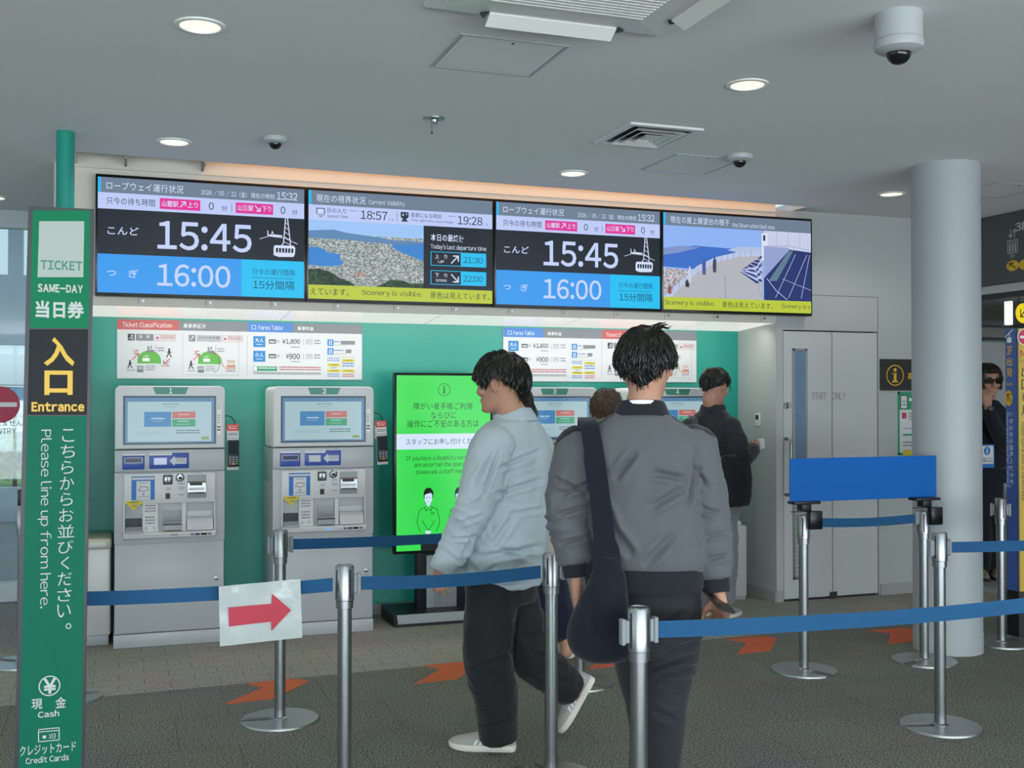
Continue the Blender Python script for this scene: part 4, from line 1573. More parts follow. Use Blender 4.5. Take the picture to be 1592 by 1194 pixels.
# ------------------------------------------------------------------ ticket machines
M_kiosk = mat('kiosk_white', '#B2B6B8', 0.35, vary=0.015)
M_kgrey = mat('kiosk_grey', '#B9BDC0', 0.35, vary=0.015)
M_klight = mat('kiosk_light_grey', '#CBCECF', 0.4, vary=0.015)
M_tray = mat('kiosk_tray_grey', '#9EA4A8', 0.4)
M_kgreen = mat('number_plate_green', '#4B9380', 0.4)
M_kblue = mat('slot_blue', '#3552A8', 0.35)
U_bg = glow('touch_background', '#A9C7CE', 0.85)
U_frame = glow('touch_frame', '#5A87AC', 0.85)
U_blue = glow('touch_blue', '#4486BB', 0.85)
U_red = glow('touch_red', '#C2716A', 0.85)
U_green = glow('touch_green', '#3BA077', 0.85)
U_white = glow('touch_white', '#E6F0F2', 0.85)
U_ink = glow('touch_ink', '#4C6A78', 0.8)
KF = FY            # front plane of the machines
KW = 0.655
KZ = 1.60


def kiosk(x0, number, label):
    t = thing('ticket_machine', label, 'ticket machine', (x0 + KW / 2, KF + 0.27, 0), 'row of ticket machines')
    PK = front_panel(KF, x0)
    g = G()
    g.box((x0 + 0.004, KF + 0.012, 0.085), (x0 + KW - 0.004, KF + 0.52, 0.985), M_kiosk, 0.004)
    g.box((x0, KF + 0.006, 0.0), (x0 + KW, KF + 0.525, 0.082), M_kiosk, 0.004)
    g.box((x0 + 0.004, KF + 0.02, 0.98), (x0 + KW - 0.004, KF + 0.52, 1.2), M_kiosk, 0.004)
    g.build('cabinet', t)
    g = G()
    g.box((x0 + 0.006, KF + 0.004, 0.09), (x0 + KW - 0.006, KF + 0.02, 0.63), M_kiosk, 0.003)
    sd = g.build('service_door', t)
    g = G()
    for zz, xx in ((0.40, KW - 0.05), ):
        g.lathe((x0 + xx, KF + 0.004, zz), [(0.014, 0), (0.014, 0.006), (0.007, 0.008), (0, 0.008)], M_chrome, 16, (0, -1, 0))
    g.build('lock', sd)
    # head with touch screen
    g = G()
    hb = g.box((x0 + 0.002, KF - 0.012, 1.212), (x0 + KW - 0.002, KF + 0.40, KZ), M_white)
    bmesh.ops.bevel(g.bm, geom=[e for e in g.bm.edges if abs(e.verts[0].co.y - e.verts[1].co.y) > 0.1 and min(e.verts[0].co.z, e.verts[1].co.z) > 1.5], offset=0.035, segments=6, profile=0.5, affect='EDGES')
    bmesh.ops.bevel(g.bm, geom=[e for e in g.bm.edges if max(e.verts[0].co.y, e.verts[1].co.y) < KF], offset=0.012, segments=3, profile=0.5, affect='EDGES')
    head = g.build('screen_housing', t)
    PH = front_panel(KF - 0.012, x0)
    g = G()
    PH.poly_uv(g, [(0.222, 1.592), (0.432, 1.592), (0.415, 1.548), (0.238, 1.548)], M_kgreen)
    PH.text_uv(g, number, 0.327 - (0.009 if number == '1' else 0.013), 1.553, 0.327 + (0.009 if number == '1' else 0.013), 1.587, M_whiteink, 0.001, 0.03)
    g.build('number_plate', head, smooth=0)
    g = G()
    a0, b0, a1, b1 = 0.056, 1.245, 0.592, 1.532
    g.loft([[(x0 + p, KF - 0.012 + d, q) for p, q in ((a0 - e, b0 - e), (a1 + e, b0 - e), (a1 + e, b1 + e), (a0 - e, b1 + e))] for e, d in ((0.006, 0.0), (0.006, -0.004), (0.0, -0.004), (-0.004, -0.0015))], mat('bezel_slate', '#4C5B66', 0.3), cap=False)
    g.build('screen_bezel', head, smooth=0)
    g = G()
    PH.rect_uv(g, a0, b0, a1, b1, U_frame, 0.0006)
    PH.rect_uv(g, a0 + 0.020, b0 + 0.012, a1 - 0.022, b1 - 0.03, U_bg, 0.001)
    for k in range(5):
        PH.line_uv(g, [(0.41 + k * 0.034, b1 - 0.012), (0.43 + k * 0.034, b1 - 0.018)], 0.005, U_ink, 0.001)
    dash(g, 0.275, 1.480, 0.38, 1.49, U_ink, 1, 0.0014, PH)
    dash(g, 0.29, 1.466, 0.365, 1.471, U_ink, 1, 0.0014, PH)
    PH.rect_uv(g, 0.172, 1.348, 0.33, 1.44, U_blue, 0.0014)
    dash(g, 0.215, 1.388, 0.29, 1.402, U_white, 1, 0.0018, PH)
    dash(g, 0.218, 1.380, 0.28, 1.384, U_white, 1, 0.0018, PH)
    PH.rect_uv(g, 0.336, 1.40, 0.474, 1.44, U_red, 0.0014)
    dash(g, 0.372, 1.416, 0.438, 1.425, U_white, 1, 0.0018, PH)
    PH.rect_uv(g, 0.336, 1.348, 0.474, 1.393, U_green, 0.0014)
    dash(g, 0.37, 1.374, 0.435, 1.383, U_white, 1, 0.0018, PH)
    dash(g, 0.36, 1.36, 0.44, 1.364, U_white, 1, 0.0018, PH)
    dash(g, 0.36, 1.298, 0.50, 1.327, U_ink, 2, 0.0014, PH)
    dash(g, 0.13, 1.298, 0.30, 1.318, glow('touch_faint', '#93B3BC', 0.85), 2, 0.0014, PH)
    PH.rect_uv(g, 0.51, 1.266, 0.556, 1.284, glow('touch_olive', '#8AA06A', 0.85), 0.0014)
    g.build('touch_screen', head, smooth=0)
    g = G()
    PH.rect_uv(g, 0.604, 1.30, 0.628, 1.50, M_whiteink, 0.0006)
    dash(g, 0.607, 1.45, 0.625, 1.495, M_inkgrey, 4, 0.001, PH)
    dash(g, 0.607, 1.36, 0.622, 1.42, M_inkgrey, 4, 0.001, PH)
    for b in (1.34, 1.322):
        PH.rect_uv(g, 0.605, b, 0.625, b + 0.008, M_dark, 0.001)
    g.build('side_label', head, smooth=0)
    # middle band: receipt slot and barcode reader
    g = G()
    g.box((x0 + 0.003, KF - 0.004, 1.075), (x0 + KW - 0.003, KF + 0.1, 1.206), M_kgrey, 0.003)
    band = g.build('reader_band', t)
    PN = front_panel(KF - 0.004, x0)
    g = G()
    g.box((x0 + 0.047, KF - 0.012, 1.088), (x0 + 0.175, KF, 1.172), M_kblue, 0.004)
    g.build('card_slot', band)
    g = G()
    PS = front_panel(KF - 0.012, x0)
    PS.rect_uv(g, 0.056, 1.128, 0.166, 1.158, mat('slot_navy', '#1B2A55', 0.3), 0.0006)
    PS.line_uv(g, [(0.06, 1.128), (0.162, 1.128), (0.162, 1.160), (0.06, 1.160)], 0.004, M_klight, 0.001, True)
    PN.rect_uv(g, 0.052, 1.175, 0.174, 1.188, M_whiteink, 0.0006)
    dash(g, 0.056, 1.178, 0.17, 1.186, M_inkgrey, 1, 0.001, PN)
    g.build('slot_marking', band, smooth=0)
    g = G()
    g.box((x0 + 0.203, KF - 0.010, 1.09), (x0 + 0.437, KF, 1.186), M_kblue, 0.004)
    g.build('barcode_reader', band)
    g = G()
    PR = front_panel(KF - 0.010, x0)
    PR.rect_uv(g, 0.230, 1.115, 0.305, 1.157, M_klight if number == '2' else mat('reader_window', '#C9CCEB', 0.2), 0.0006)
    PR.poly_uv(g, [(0.322, 1.137), (0.352, 1.168), (0.352, 1.155), (0.422, 1.155), (0.422, 1.118), (0.352, 1.118), (0.352, 1.105)], M_klight, 0.0006)
    dash(g, 0.358, 1.124, 0.415, 1.15, M_inkgrey, 3, 0.001, PR)
    PR.rect_uv(g, 0.203, 1.172, 0.335, 1.190, M_whiteink, 0.0006)
    dash(g, 0.21, 1.176, 0.33, 1.186, M_inkgrey, 1, 0.001, PR)
    g.build('reader_marking', band, smooth=0)
    # money panel, proud of the cabinet, with its tray
    g = G()
    g.box((x0 + 0.002, KF, 0.64), (x0 + KW - 0.002, KF + 0.06, 1.068), M_kgrey, 0.003)
    g.box((x0 + 0.055, KF - 0.028, 0.878), (x0 + 0.595, KF, 1.062), M_white, 0.006)
    g.box((x0 + 0.055, KF - 0.028, 0.688), (x0 + 0.062, KF, 0.885), M_white)
    g.box((x0 + 0.588, KF - 0.028, 0.688), (x0 + 0.595, KF, 0.885), M_white)
    g.box((x0 + 0.165, KF - 0.02, 0.70), (x0 + 0.255, KF, 0.885), M_white)
    g.box((x0 + 0.395, KF - 0.02, 0.70), (x0 + 0.42, KF, 0.885), M_white)
    g.prism([(x0 + 0.055, KF, 0.712), (x0 + 0.055, KF - 0.055, 0.702), (x0 + 0.055, KF - 0.06, 0.695), (x0 + 0.055, KF - 0.052, 0.672), (x0 + 0.055, KF, 0.66)], (0.54, 0, 0), M_white)
    mp = g.build('money_panel', t)
    PM = front_panel(KF - 0.028, x0)
    g = G()
    PM.rect_uv(g, 0.10, 0.902, 0.235, 1.047, M_blueink, 0.0006)
    PM.rect_uv(g, 0.103, 1.026, 0.232, 1.040, M_klight, 0.001)
    PM.rect_uv(g, 0.128, 0.904, 0.21, 1.018, M_paper, 0.001)
    dash(g, 0.145, 1.0, 0.195, 1.01, M_inkgrey, 1, 0.0014, PM)
    PM.line_uv(g, [(0.14, 0.962), (0.155, 0.985), (0.195, 0.98), (0.197, 0.965), (0.175, 0.955)], 0.003, M_ink, 0.0014, True)
    PM.rect_uv(g, 0.161, 0.931, 0.175, 0.943, mat('lilac_ink', '#9B93C4', 0.5), 0.0014)
    dash(g, 0.14, 0.912, 0.2, 0.924, M_inkgrey, 1, 0.0014, PM)
    g.build('instruction_sticker', mp, smooth=0)
    g = G()
    g.box((x0 + 0.283, KF - 0.038, 0.994), (x0 + 0.338, KF - 0.026, 1.052), M_dark, 0.004)
    g.box((x0 + 0.290, KF - 0.044, 1.0), (x0 + 0.331, KF - 0.03, 1.046), M_chrome, 0.004)
    g.box((x0 + 0.306, KF - 0.0452, 1.01), (x0 + 0.311, KF - 0.04, 1.036), M_black)
    g.build('coin_slot', mp)
    g = G()
    g.lathe((x0 + 0.383, KF - 0.026, 1.035), [(0.026, 0), (0.026, 0.006), (0.018, 0.012), (0.017, 0.008), (0, 0.008)], M_chrome, 24, (0, -1, 0))
    g.box((x0 + 0.374, KF - 0.044, 1.022), (x0 + 0.396, KF - 0.03, 1.04), M_dark, 0.004)
    g.build('return_lever', mp)
    g = G()
    PM.rect_uv(g, 0.298, 0.905, 0.325, 0.940, M_black, 0.0008)
    dash(g, 0.3, 0.955, 0.33, 0.972, M_inkgrey, 2, 0.0008, PM)
    dash(g, 0.374, 0.985, 0.41, 1.0, M_inkgrey, 1, 0.0008, PM)
    dash(g, 0.374, 0.955, 0.41, 0.978, M_inkgrey, 2, 0.0008, PM)
    dash(g, 0.374, 0.92, 0.41, 0.932, M_inkgrey, 1, 0.0008, PM)
    dash(g, 0.46, 1.054, 0.51, 1.059, M_inkgrey, 1, 0.0008, PM)
    dash(g, 0.29, 1.056, 0.33, 1.061, M_inkgrey, 1, 0.0008, PM)
    g.build('panel_marking', mp, smooth=0)
    g = G()
    g.box((x0 + 0.426, KF - 0.034, 0.906), (x0 + 0.54, KF - 0.02, 1.05), M_tray, 0.004)
    g.prism([(x0 + 0.428, KF - 0.03, 0.93), (x0 + 0.428, KF - 0.05, 0.94), (x0 + 0.428, KF - 0.046, 1.0), (x0 + 0.428, KF - 0.03, 1.015)], (0.108, 0, 0), M_steel)
    g.box((x0 + 0.44, KF - 0.051, 0.985), (x0 + 0.515, KF - 0.03, 1.003), M_dark, 0.003)
    g.box((x0 + 0.434, KF - 0.0505, 0.955), (x0 + 0.527, KF - 0.03, 0.972), M_paper)
    g.box((x0 + 0.434, KF - 0.052, 0.938), (x0 + 0.527, KF - 0.03, 0.944), M_dark)
    g.build('banknote_slot', mp)
    g = G()
    g.prism([(x0 + 0.065, KF - 0.0285, 0.898), (x0 + 0.165, KF - 0.0285, 0.898), (x0 + 0.165, KF - 0.0285, 0.888), (x0 + 0.115, KF - 0.0285, 0.838), (x0 + 0.065, KF - 0.0285, 0.888)], (0, -0.002, 0), mat('warning_yellow', '#DCC93A', 0.5))
    PY2 = front_panel(KF - 0.031, x0)
    dash(g, 0.09, 0.882, 0.145, 0.893, M_ink, 1, 0.0008, PY2)
    dash(g, 0.105, 0.858, 0.14, 0.876, M_inkgrey, 2, 0.0008, PY2)
    g.build('yellow_sticker', mp, smooth=0)
    # receding trays
    g = G()
    g.box((x0 + 0.068, KF - 0.012, 0.712), (x0 + 0.16, KF, 0.79), M_dark, 0.002)
    g.prism([(x0 + 0.066, KF, 0.708), (x0 + 0.066, KF - 0.06, 0.70), (x0 + 0.066, KF - 0.058, 0.716), (x0 + 0.066, KF - 0.012, 0.738)], (0.096, 0, 0), M_tray)
    g.build('coin_tray', mp)
    g = G()
    g.box((x0 + 0.285, KF - 0.012, 0.775), (x0 + 0.39, KF, 0.83), M_tray, 0.002)
    g.prism([(x0 + 0.283, KF - 0.0, 0.77), (x0 + 0.283, KF - 0.045, 0.745), (x0 + 0.283, KF - 0.05, 0.715), (x0 + 0.283, KF - 0.0, 0.712)], (0.11, 0, 0), M_tray)
    g.box((x0 + 0.283, KF - 0.047, 0.745), (x0 + 0.393, KF - 0.03, 0.752), M_dark)
    g.build('ticket_outlet', mp)
    g = G()
    g.box((x0 + 0.425, KF - 0.010, 0.79), (x0 + 0.575, KF, 0.825), M_klight, 0.002)
    g.prism([(x0 + 0.425, KF, 0.785), (x0 + 0.425, KF - 0.03, 0.765), (x0 + 0.425, KF - 0.045, 0.71), (x0 + 0.425, KF, 0.705)], (0.155, 0, 0), M_klight)
    g.build('change_outlet', mp)
    g = G()
    PT = front_panel(KF - 0.0205, x0)
    dash(g, 0.18, 0.82, 0.24, 0.87, M_inkgrey, 3, 0.0008, PT)
    dash(g, 0.18, 0.745, 0.235, 0.80, M_inkgrey, 3, 0.0008, PT)
    for a in (0.18, 0.225):
        dash(g, a, 0.715, a + 0.014, 0.735, M_inkgrey, 2, 0.0008, PT)
    g.build('tray_marking', mp, smooth=0)
    g = G()
    for a, w, m in ((0.445, 0.02, M_inkgrey), (0.472, 0.028, mat('card_logo_navy', '#4A4F8C', 0.5)), (0.507, 0.035, M_ink), (0.55, 0.018, M_inkgrey)):
        g.prism([(x0 + a, KF - 0.0605, 0.692), (x0 + a + w, KF - 0.0605, 0.692), (x0 + a + w, KF - 0.056, 0.679), (x0 + a, KF - 0.056, 0.679)], (0, -0.001, 0), m)
    g.box((x0 + 0.33, KF - 0.0615, 0.684), (x0 + 0.368, KF - 0.05, 0.69), glow('blue_pilot', '#4AA8FF', 1.2) if number == '2' else M_inkgrey)
    g.build('tray_edge_marks', mp, smooth=0)
    return t


k1 = kiosk(-0.033, '1', 'white ticket machine with number 1 plate, nearest the entrance sign')
k2 = kiosk(0.915, '2', 'white ticket machine with number 2 plate, left of the green display')
k3 = kiosk(2.515, '3', 'white ticket machine with number 3 plate, behind the two walking men')
k4 = kiosk(3.470, '4', 'white ticket machine with number 4 plate, used by the man in black')


def card_terminal(x, zt, tilt, label):
    """hand terminal clipped to the machine's right side; x its centre, zt its top"""
    y = KF + 0.03
    t = thing('card_terminal', label, 'card reader', (x, y, zt - 0.36), 'card terminals hung beside the machines')
    t.rotation_euler = (0, 0, 0)
    w = 0.046
    rot = Matrix.Translation((x, y, zt)) @ Matrix.Rotation(tilt, 4, 'Y') @ Matrix.Scale(0.78, 4) @ Matrix.Translation((-x, -y, -zt))

    def put(g, name, par=t, **k):
        bmesh.ops.transform(g.bm, matrix=rot, verts=g.bm.verts[:])
        return g.build(name, par, **k)
    PC = front_panel(y - 0.006, x, zt)
    g = G()
    g.box((x - w, y - 0.006, zt - 0.37), (x + w, y, zt), M_paper, 0.003)
    put(g, 'backing_card')
    g = G()
    PC.rect_uv(g, -w, -0.055, w, 0.0, mat('terminal_red', '#DB4A3C', 0.5), 0.0006)
    PC.disc_uv(g, -0.026, -0.02, 0.006, M_whiteink, 0.001, 12)
    dash(g, -0.014, -0.026, 0.036, -0.016, M_whiteink, 1, 0.001, PC)
    dash(g, -0.03, -0.046, 0.03, -0.032, M_whiteink, 1, 0.001, PC)
    dash(g, -0.036, -0.098, 0.036, -0.072, M_ink, 2, 0.001, PC)
    dash(g, -0.04, -0.122, 0.04, -0.112, M_ink, 1, 0.001, PC)
    dash(g, -0.03, -0.36, 0.03, -0.352, M_inkgrey, 1, 0.001, PC)
    put(g, 'card_print', smooth=0)
    g = G()
    g.box((x - w + 0.002, y - 0.034, zt - 0.345), (x + w + 0.002, y - 0.006, zt - 0.128), M_black, 0.006)
    dev = put(g, 'handset')
    PD = front_panel(y - 0.034, x, zt)
    g = G()
    PD.rect_uv(g, -0.036, -0.245, 0.04, -0.142, mat('handset_screen', '#1E2C31', 0.6, spec=0.2), 0.0008)
    put(g, 'handset_screen', dev, smooth=0)
    g = G()
    cols = [M_klight] * 9 + [M_hred, M_byel, M_grn]
    for k in range(12):
        a = -0.034 + (k % 3) * 0.026
        b = -0.272 - (k // 3) * 0.018
        g.box((x + a, y - 0.038, zt + b), (x + a + 0.02, y - 0.033, zt + b + 0.012), mat('key_grey', '#8A9296', 0.5) if k < 9 else cols[k], 0.002, 1)
    put(g, 'keypad', dev)
    g = G()
    g.tube([(x - w - 0.012, y + 0.03, zt + 0.03), (x - w + 0.005, y + 0.01, zt + 0.055), (x - 0.01, y, zt + 0.045), (x + 0.012, y + 0.006, zt + 0.015), (x + 0.012, y + 0.004, zt - 0.01)], 0.0035, M_black, 8)
    g.build('cable', t)
    g = G()
    g.box((x - w + 0.008, y + 0.004, zt - 0.12), (x - w + 0.030, y + 0.014, zt - 0.03), M_klight, 0.002)
    g.build('side_bracket', t)


card_terminal(0.672, 1.36, 0.0, 'card terminal with red header hung beside machine 1')
card_terminal(1.622, 1.375, -0.05, 'card terminal with red header hung beside machine 2')

# ------------------------------------------------------------------ green standing display
GXa, GXb, GYf = 1.752, 2.455, 7.34
t = thing('green_display', 'tall green information display on a black stand between machines 2 and 3', 'display', ((GXa + GXb) / 2, GYf + 0.1, 0))
g = G()
g.box((GXa, GYf, 0.465), (GXb, GYf + 0.06, 1.698), M_blackgloss, 0.004)
g.build('bezel', t)
PG = front_panel(GYf)
N_green = glow('display_green', '#35DE50', 0.95)
N_ink = glow('display_ink', '#16471F', 0.9)
N_pale = glow('display_pale', '#D3E2FB', 1.0)
N_dark = glow('display_dark', '#10140F', 1.0)
N_skin = glow('display_face', '#CFE2FF', 1.0)
g = G()
a0, a1 = GXa + 0.016, GXb - 0.016
PG.rect_uv(g, a0, 0.485, a1, 1.68, N_green, 0.0006)
cx = (a0 + a1) / 2
icx, icz = PG.uv(690, 606)
PG.ring_uv(g, cx, icz, 0.044, 0.004, N_ink, 0.001)
PG.rect_uv(g, cx - 0.005, icz - 0.022, cx + 0.005, icz + 0.012, N_ink, 0.001)
PG.rect_uv(g, cx - 0.01, icz + 0.008, cx, icz + 0.012, N_ink, 0.001)
PG.rect_uv(g, cx - 0.012, icz - 0.025, cx + 0.012, icz - 0.021, N_ink, 0.001)
PG.disc_uv(g, cx, icz + 0.022, 0.006, N_ink, 0.001, 14)
for s, x0, x1, y0, y1 in (('障がい者手帳ご利用', 643, 734, 626, 637), ('ならびに', 670, 709, 640, 651), ('操作にご不安のある方は', 633, 744, 653, 665)):
    PG.text(g, s, x0, y0, x1, y1, N_dark, 0.001)
z0, z1 = PG.uv(616, 699)[1], PG.uv(616, 675)[1]
PG.rect_uv(g, a0, z0, a1, z1, N_pale, 0.001)
PG.text(g, 'スタッフにお申し付けください', 631, 682, 750, 692, N_dark, 0.0014)
for s, x0, x1, y0, y1 in (('If you have a disability certificate or', 631, 757, 709, 718), ('are uncertain the operation,', 644, 737, 719, 728), ('please ask a staff member', 647, 733, 730, 739)):
    PG.text(g, s, x0, y0, x1, y1, N_ink, 0.001, 0.006)


def staff(cx, cz, s):
    L = lambda pts, w=0.006, m=N_dark, c=False: PG.line_uv(g, [(cx + a * s, cz + b * s) for a, b in pts], w * s * 2.4, m, 0.0016, c)
    Q = lambda pts, m, l: PG.poly_uv(g, [(cx + a * s, cz + b * s) for a, b in pts], m, l)
    Q([(-0.13, 0.62), (-0.135, 0.78), (-0.08, 0.88), (0.0, 0.90), (0.08, 0.88), (0.14, 0.78), (0.13, 0.62)], N_dark, 0.0012)
    Q([(-0.10, 0.55), (-0.11, 0.70), (-0.05, 0.73), (0.07, 0.76), (0.11, 0.70), (0.10, 0.55), (0.05, 0.46), (0.05, 0.40), (-0.05, 0.40), (-0.05, 0.46)], N_skin, 0.0015)
    L([(-0.05, 0.62), (-0.04, 0.64)], 0.008)
    L([(0.05, 0.62), (0.04, 0.64)], 0.008)
    L([(-0.02, 0.53), (0.02, 0.53)], 0.005)
    L([(-0.05, 0.41), (-0.10, 0.37), (-0.07, 0.26), (0, 0.34), (0.07, 0.26), (0.10, 0.37), (0.05, 0.41)])
    L([(-0.10, 0.36), (-0.22, 0.32), (-0.26, 0.26), (-0.32, -0.02), (-0.28, -0.18), (-0.22, -0.30)])
    L([(0.10, 0.36), (0.22, 0.32), (0.26, 0.26), (0.32, -0.02), (0.28, -0.18), (0.22, -0.30)])
    L([(-0.17, 0.0), (-0.05, -0.2), (0.0, -0.27)])
    L([(0.17, 0.0), (0.05, -0.2), (0.0, -0.27)])
    L([(0.08, 0.22), (0.16, 0.22), (0.16, 0.18), (0.08, 0.18)], 0.005, N_dark, True)
    Q([(-0.10, -0.30), (-0.02, -0.26), (0.08, -0.30), (0.05, -0.36), (-0.06, -0.36)], N_skin, 0.0013)


sa, sb = PG.uv(666, 806)
staff(sa, sb - 0.015, 0.25)
staff(2 * cx - sa + 0.0, sb - 0.015, 0.25)
lz = PG.uv(615, 859)[1]
PG.rect_uv(g, PG.uv(654, 852)[0], lz + 0.0, a1, PG.uv(615, 845)[1] + 0.004, N_dark, 0.0014)
g.build('lit_image', t, smooth=0)
for x in (GXa + 0.175, GXb - 0.245):
    g = G()
    g.box((x, GYf + 0.06, 0.03), (x + 0.07, GYf + 0.13, 1.2), M_black, 0.004)
    g.build('upright', t)
g = G()
g.box((GXa + 0.235, GYf + 0.062, 0.05), (GXb - 0.235, GYf + 0.1, 0.44), M_tray, 0.003)
for i in range(9):
    for j in range(22):
        x = GXa + 0.30 + i * 0.018
        z = 0.07 + j * 0.0145
        PG2 = front_panel(GYf + 0.062)
        PG2.rect_uv(g, x, z, x + 0.008, z + 0.006, M_dark, 0.0006)
g.build('perforated_panel', t)
g = G()
g.prism([(GXa - 0.03, 7.20, 0), (GXa - 0.03, 7.20, 0.018), (GXa - 0.03, 7.235, 0.075), (GXa - 0.03, 7.60, 0.085), (GXa - 0.03, 7.60, 0.0)], (GXb - GXa + 0.06, 0, 0), M_black)
g.build('base', t, smooth=0)
g = G()
g.prism([(GXa - 0.005, 7.1985, 0.02), (GXa - 0.005, 7.2335, 0.0745), (GXb + 0.005, 7.2335, 0.0745), (GXb + 0.005, 7.1985, 0.02)], (0, -0.002, 0.001), M_tray)
g.build('base_trim', t, smooth=0)

# ------------------------------------------------------------------ waste bins
M_bin = mat('bin_grey', '#C3C4C0', 0.35, metal=0.15)
M_lid = mat('bin_lid_cream', '#CFCBB0', 0.4)
bx = -0.095
t = thing('waste_bin', 'tall grey waste bin with cream lid between the entrance sign and machine 1', 'bin', (bx - 0.02, 7.49, 0))
g = G()
g.box((bx - 0.165, 7.28, 0.06), (bx + 0.045, 7.66, 0.60), M_bin, 0.012, 3)
g.box((bx - 0.155, 7.29, 0.0), (bx + 0.035, 7.65, 0.07), M_tray, 0.006)
g.build('bin_body', t)
g = G()
g.box((bx - 0.17, 7.27, 0.595), (bx + 0.05, 7.67, 0.66), M_lid, 0.018, 3)
g.box((bx - 0.15, 7.262, 0.61), (bx + 0.02, 7.29, 0.64), M_white, 0.006)
g.build('lid', t)
t = thing('waste_bin', 'slim grey waste bin with round lid in the corner beside machine 4', 'bin', (4.38, 7.44, 0))
g = G()
g.box((4.27, 7.33, 0.02), (4.49, 7.56, 0.56), M_bin, 0.015, 3)
g.box((4.28, 7.34, 0.0), (4.48, 7.55, 0.03), M_tray)
g.build('bin_body', t)
g = G()
g.lathe((4.38, 7.445, 0.558), [(0.11, 0), (0.11, 0.015), (0.10, 0.03), (0.07, 0.045), (0.065, 0.035), (0, 0.03)], M_white, 36)
g.build('lid', t)

# small wall thermostat in the alcove corner
t = thing('wall_switch', 'small white wall control with dark window beside the man in black', 'switch', (4.625, 7.40, 1.32))
g = G()
g.box((4.618, 7.36, 1.31), (4.63, 7.43, 1.41), M_white, 0.003)
g.build('cover', t)
g = G()
g.box((4.6165, 7.375, 1.36), (4.619, 7.415, 1.395), M_dark)
g.build('display_window', t)

# ------------------------------------------------------------------ arrows taped to the carpet
M_tape = mat('orange_tape', '#C9613A', 0.8, vary=0.08, bump=0.2, bscale=150)


def floor_arrow(cx, cy, label):
    pts = [(-0.16, 0.22), (0.115, 0.225), (0.165, 0.15), (-0.06, -0.135), (-0.305, -0.155), (-0.085, 0.10)]
    g = G()
    g.prism([(cx + a, cy + b, 0.0) for a, b in pts], (0, 0, 0.0025), M_tape)
    o = g.build('floor_arrow', smooth=0)
    return tag(o, label, 'floor marking', 'orange arrows on the carpet')


floor_arrow(0.80, 5.84, 'orange tape arrow on the carpet beside the post with the red arrow sign')
floor_arrow(1.79, 5.91, 'orange tape arrow on the carpet behind the man in the pale shirt')
floor_arrow(2.79, 5.89, 'orange tape arrow on the carpet behind the dark tote bag')
floor_arrow(3.77, 5.93, 'orange tape arrow on the carpet between the grey-jacket man and the blue sign')
floor_arrow(4.79, 5.85, 'orange tape arrow on the carpet under the blue sign near the column')

# ------------------------------------------------------------------ belt barriers
M_belt = fabric('belt_blue', '#1F5580', 0.7, 700, 0.05)
M_clip = mat('belt_clip_grey', '#8C9296', 0.45)
M_basepl = brushed('base_plate_steel', '#AEB2B2', 0.38, 0)
BZ0, BZ1 = 0.803, 0.853     # belt edges
PH_TOP = 0.90


def stanchion(x, y, label, slot=0.0, r=0.182, head=True, clips=(), top=PH_TOP):
    t = thing('belt_post', label, 'barrier post', (x, y, 0), 'steel belt barrier posts')
    g = G()
    n = 60
    pts = []
    half = 0.030 / r
    for i in range(n + 1):
        a = slot + half + (2 * math.pi - 2 * half) * i / n
        pts.append((r * math.cos(a), r * math.sin(a)))
    c, s = math.cos(slot), math.sin(slot)
    for d, q in ((0.055, -0.030), (0.037, -0.016), (0.037, 0.016), (0.055, 0.030)):
        pts.append((d * c - q * s, d * s + q * c))
    rings = []
    for z, k in ((0.0, 1.0), (0.007, 1.0), (0.011, 0.985)):
        rings.append([(x + px * k, y + py * k, z) for px, py in pts])
    g.loft(rings, M_basepl)
    g.build('base_plate', t, smooth=50)
    g = G()
    g.lathe((x, y, 0.010), [(0.036, 0), (0.036, 0.004), (0.0262, 0.010), (0.0262, top - 0.165)], M_steel, 32, cap=False)
    g.build('post', t)
    g = G()
    hr = 0.035
    g.lathe((x, y, top - 0.16), [(0.026, -0.002), (hr - 0.003, 0.0), (hr - 0.003, 0.028), (hr, 0.03), (hr, 0.154), (hr - 0.004, 0.16), (hr - 0.008, 0.16), (hr - 0.009, 0.157), (0, 0.157)], M_steel, 40)
    hd = g.build('post_head', t)
    g = G()
    for k in range(4):
        a = slot + 0.6 + k * math.pi / 2
        c, s = math.cos(a), math.sin(a)
        g.prism([(x + (hr + 0.0004) * c - q * s, y + (hr + 0.0004) * s + q * c, z) for q, z in ((-0.0035, top - 0.12), (0.0035, top - 0.12), (0.0035, top - 0.015), (-0.0035, top - 0.015))], (-0.003 * c, -0.003 * s, 0), M_dark)
    g.build('groove', hd, smooth=0)
    for a in clips:
        clip(x, y, a, t)
    return t


def clip(x, y, a, t):
    c, s = math.cos(a), math.sin(a)
    g = G()
    R = Matrix.Translation((x, y, 0)) @ Matrix.Rotation(a, 4, 'Z')
    for lo, hi in (((0.033, -0.009, 0.795), (0.047, 0.009, 0.862)), ((0.047, -0.012, 0.79), (0.060, 0.012, 0.867))):
        vs = g.box(lo, hi, M_clip, 0.002, 1)
    bmesh.ops.transform(g.bm, matrix=R, verts=g.bm.verts[:])
    g.build('belt_clip', t)


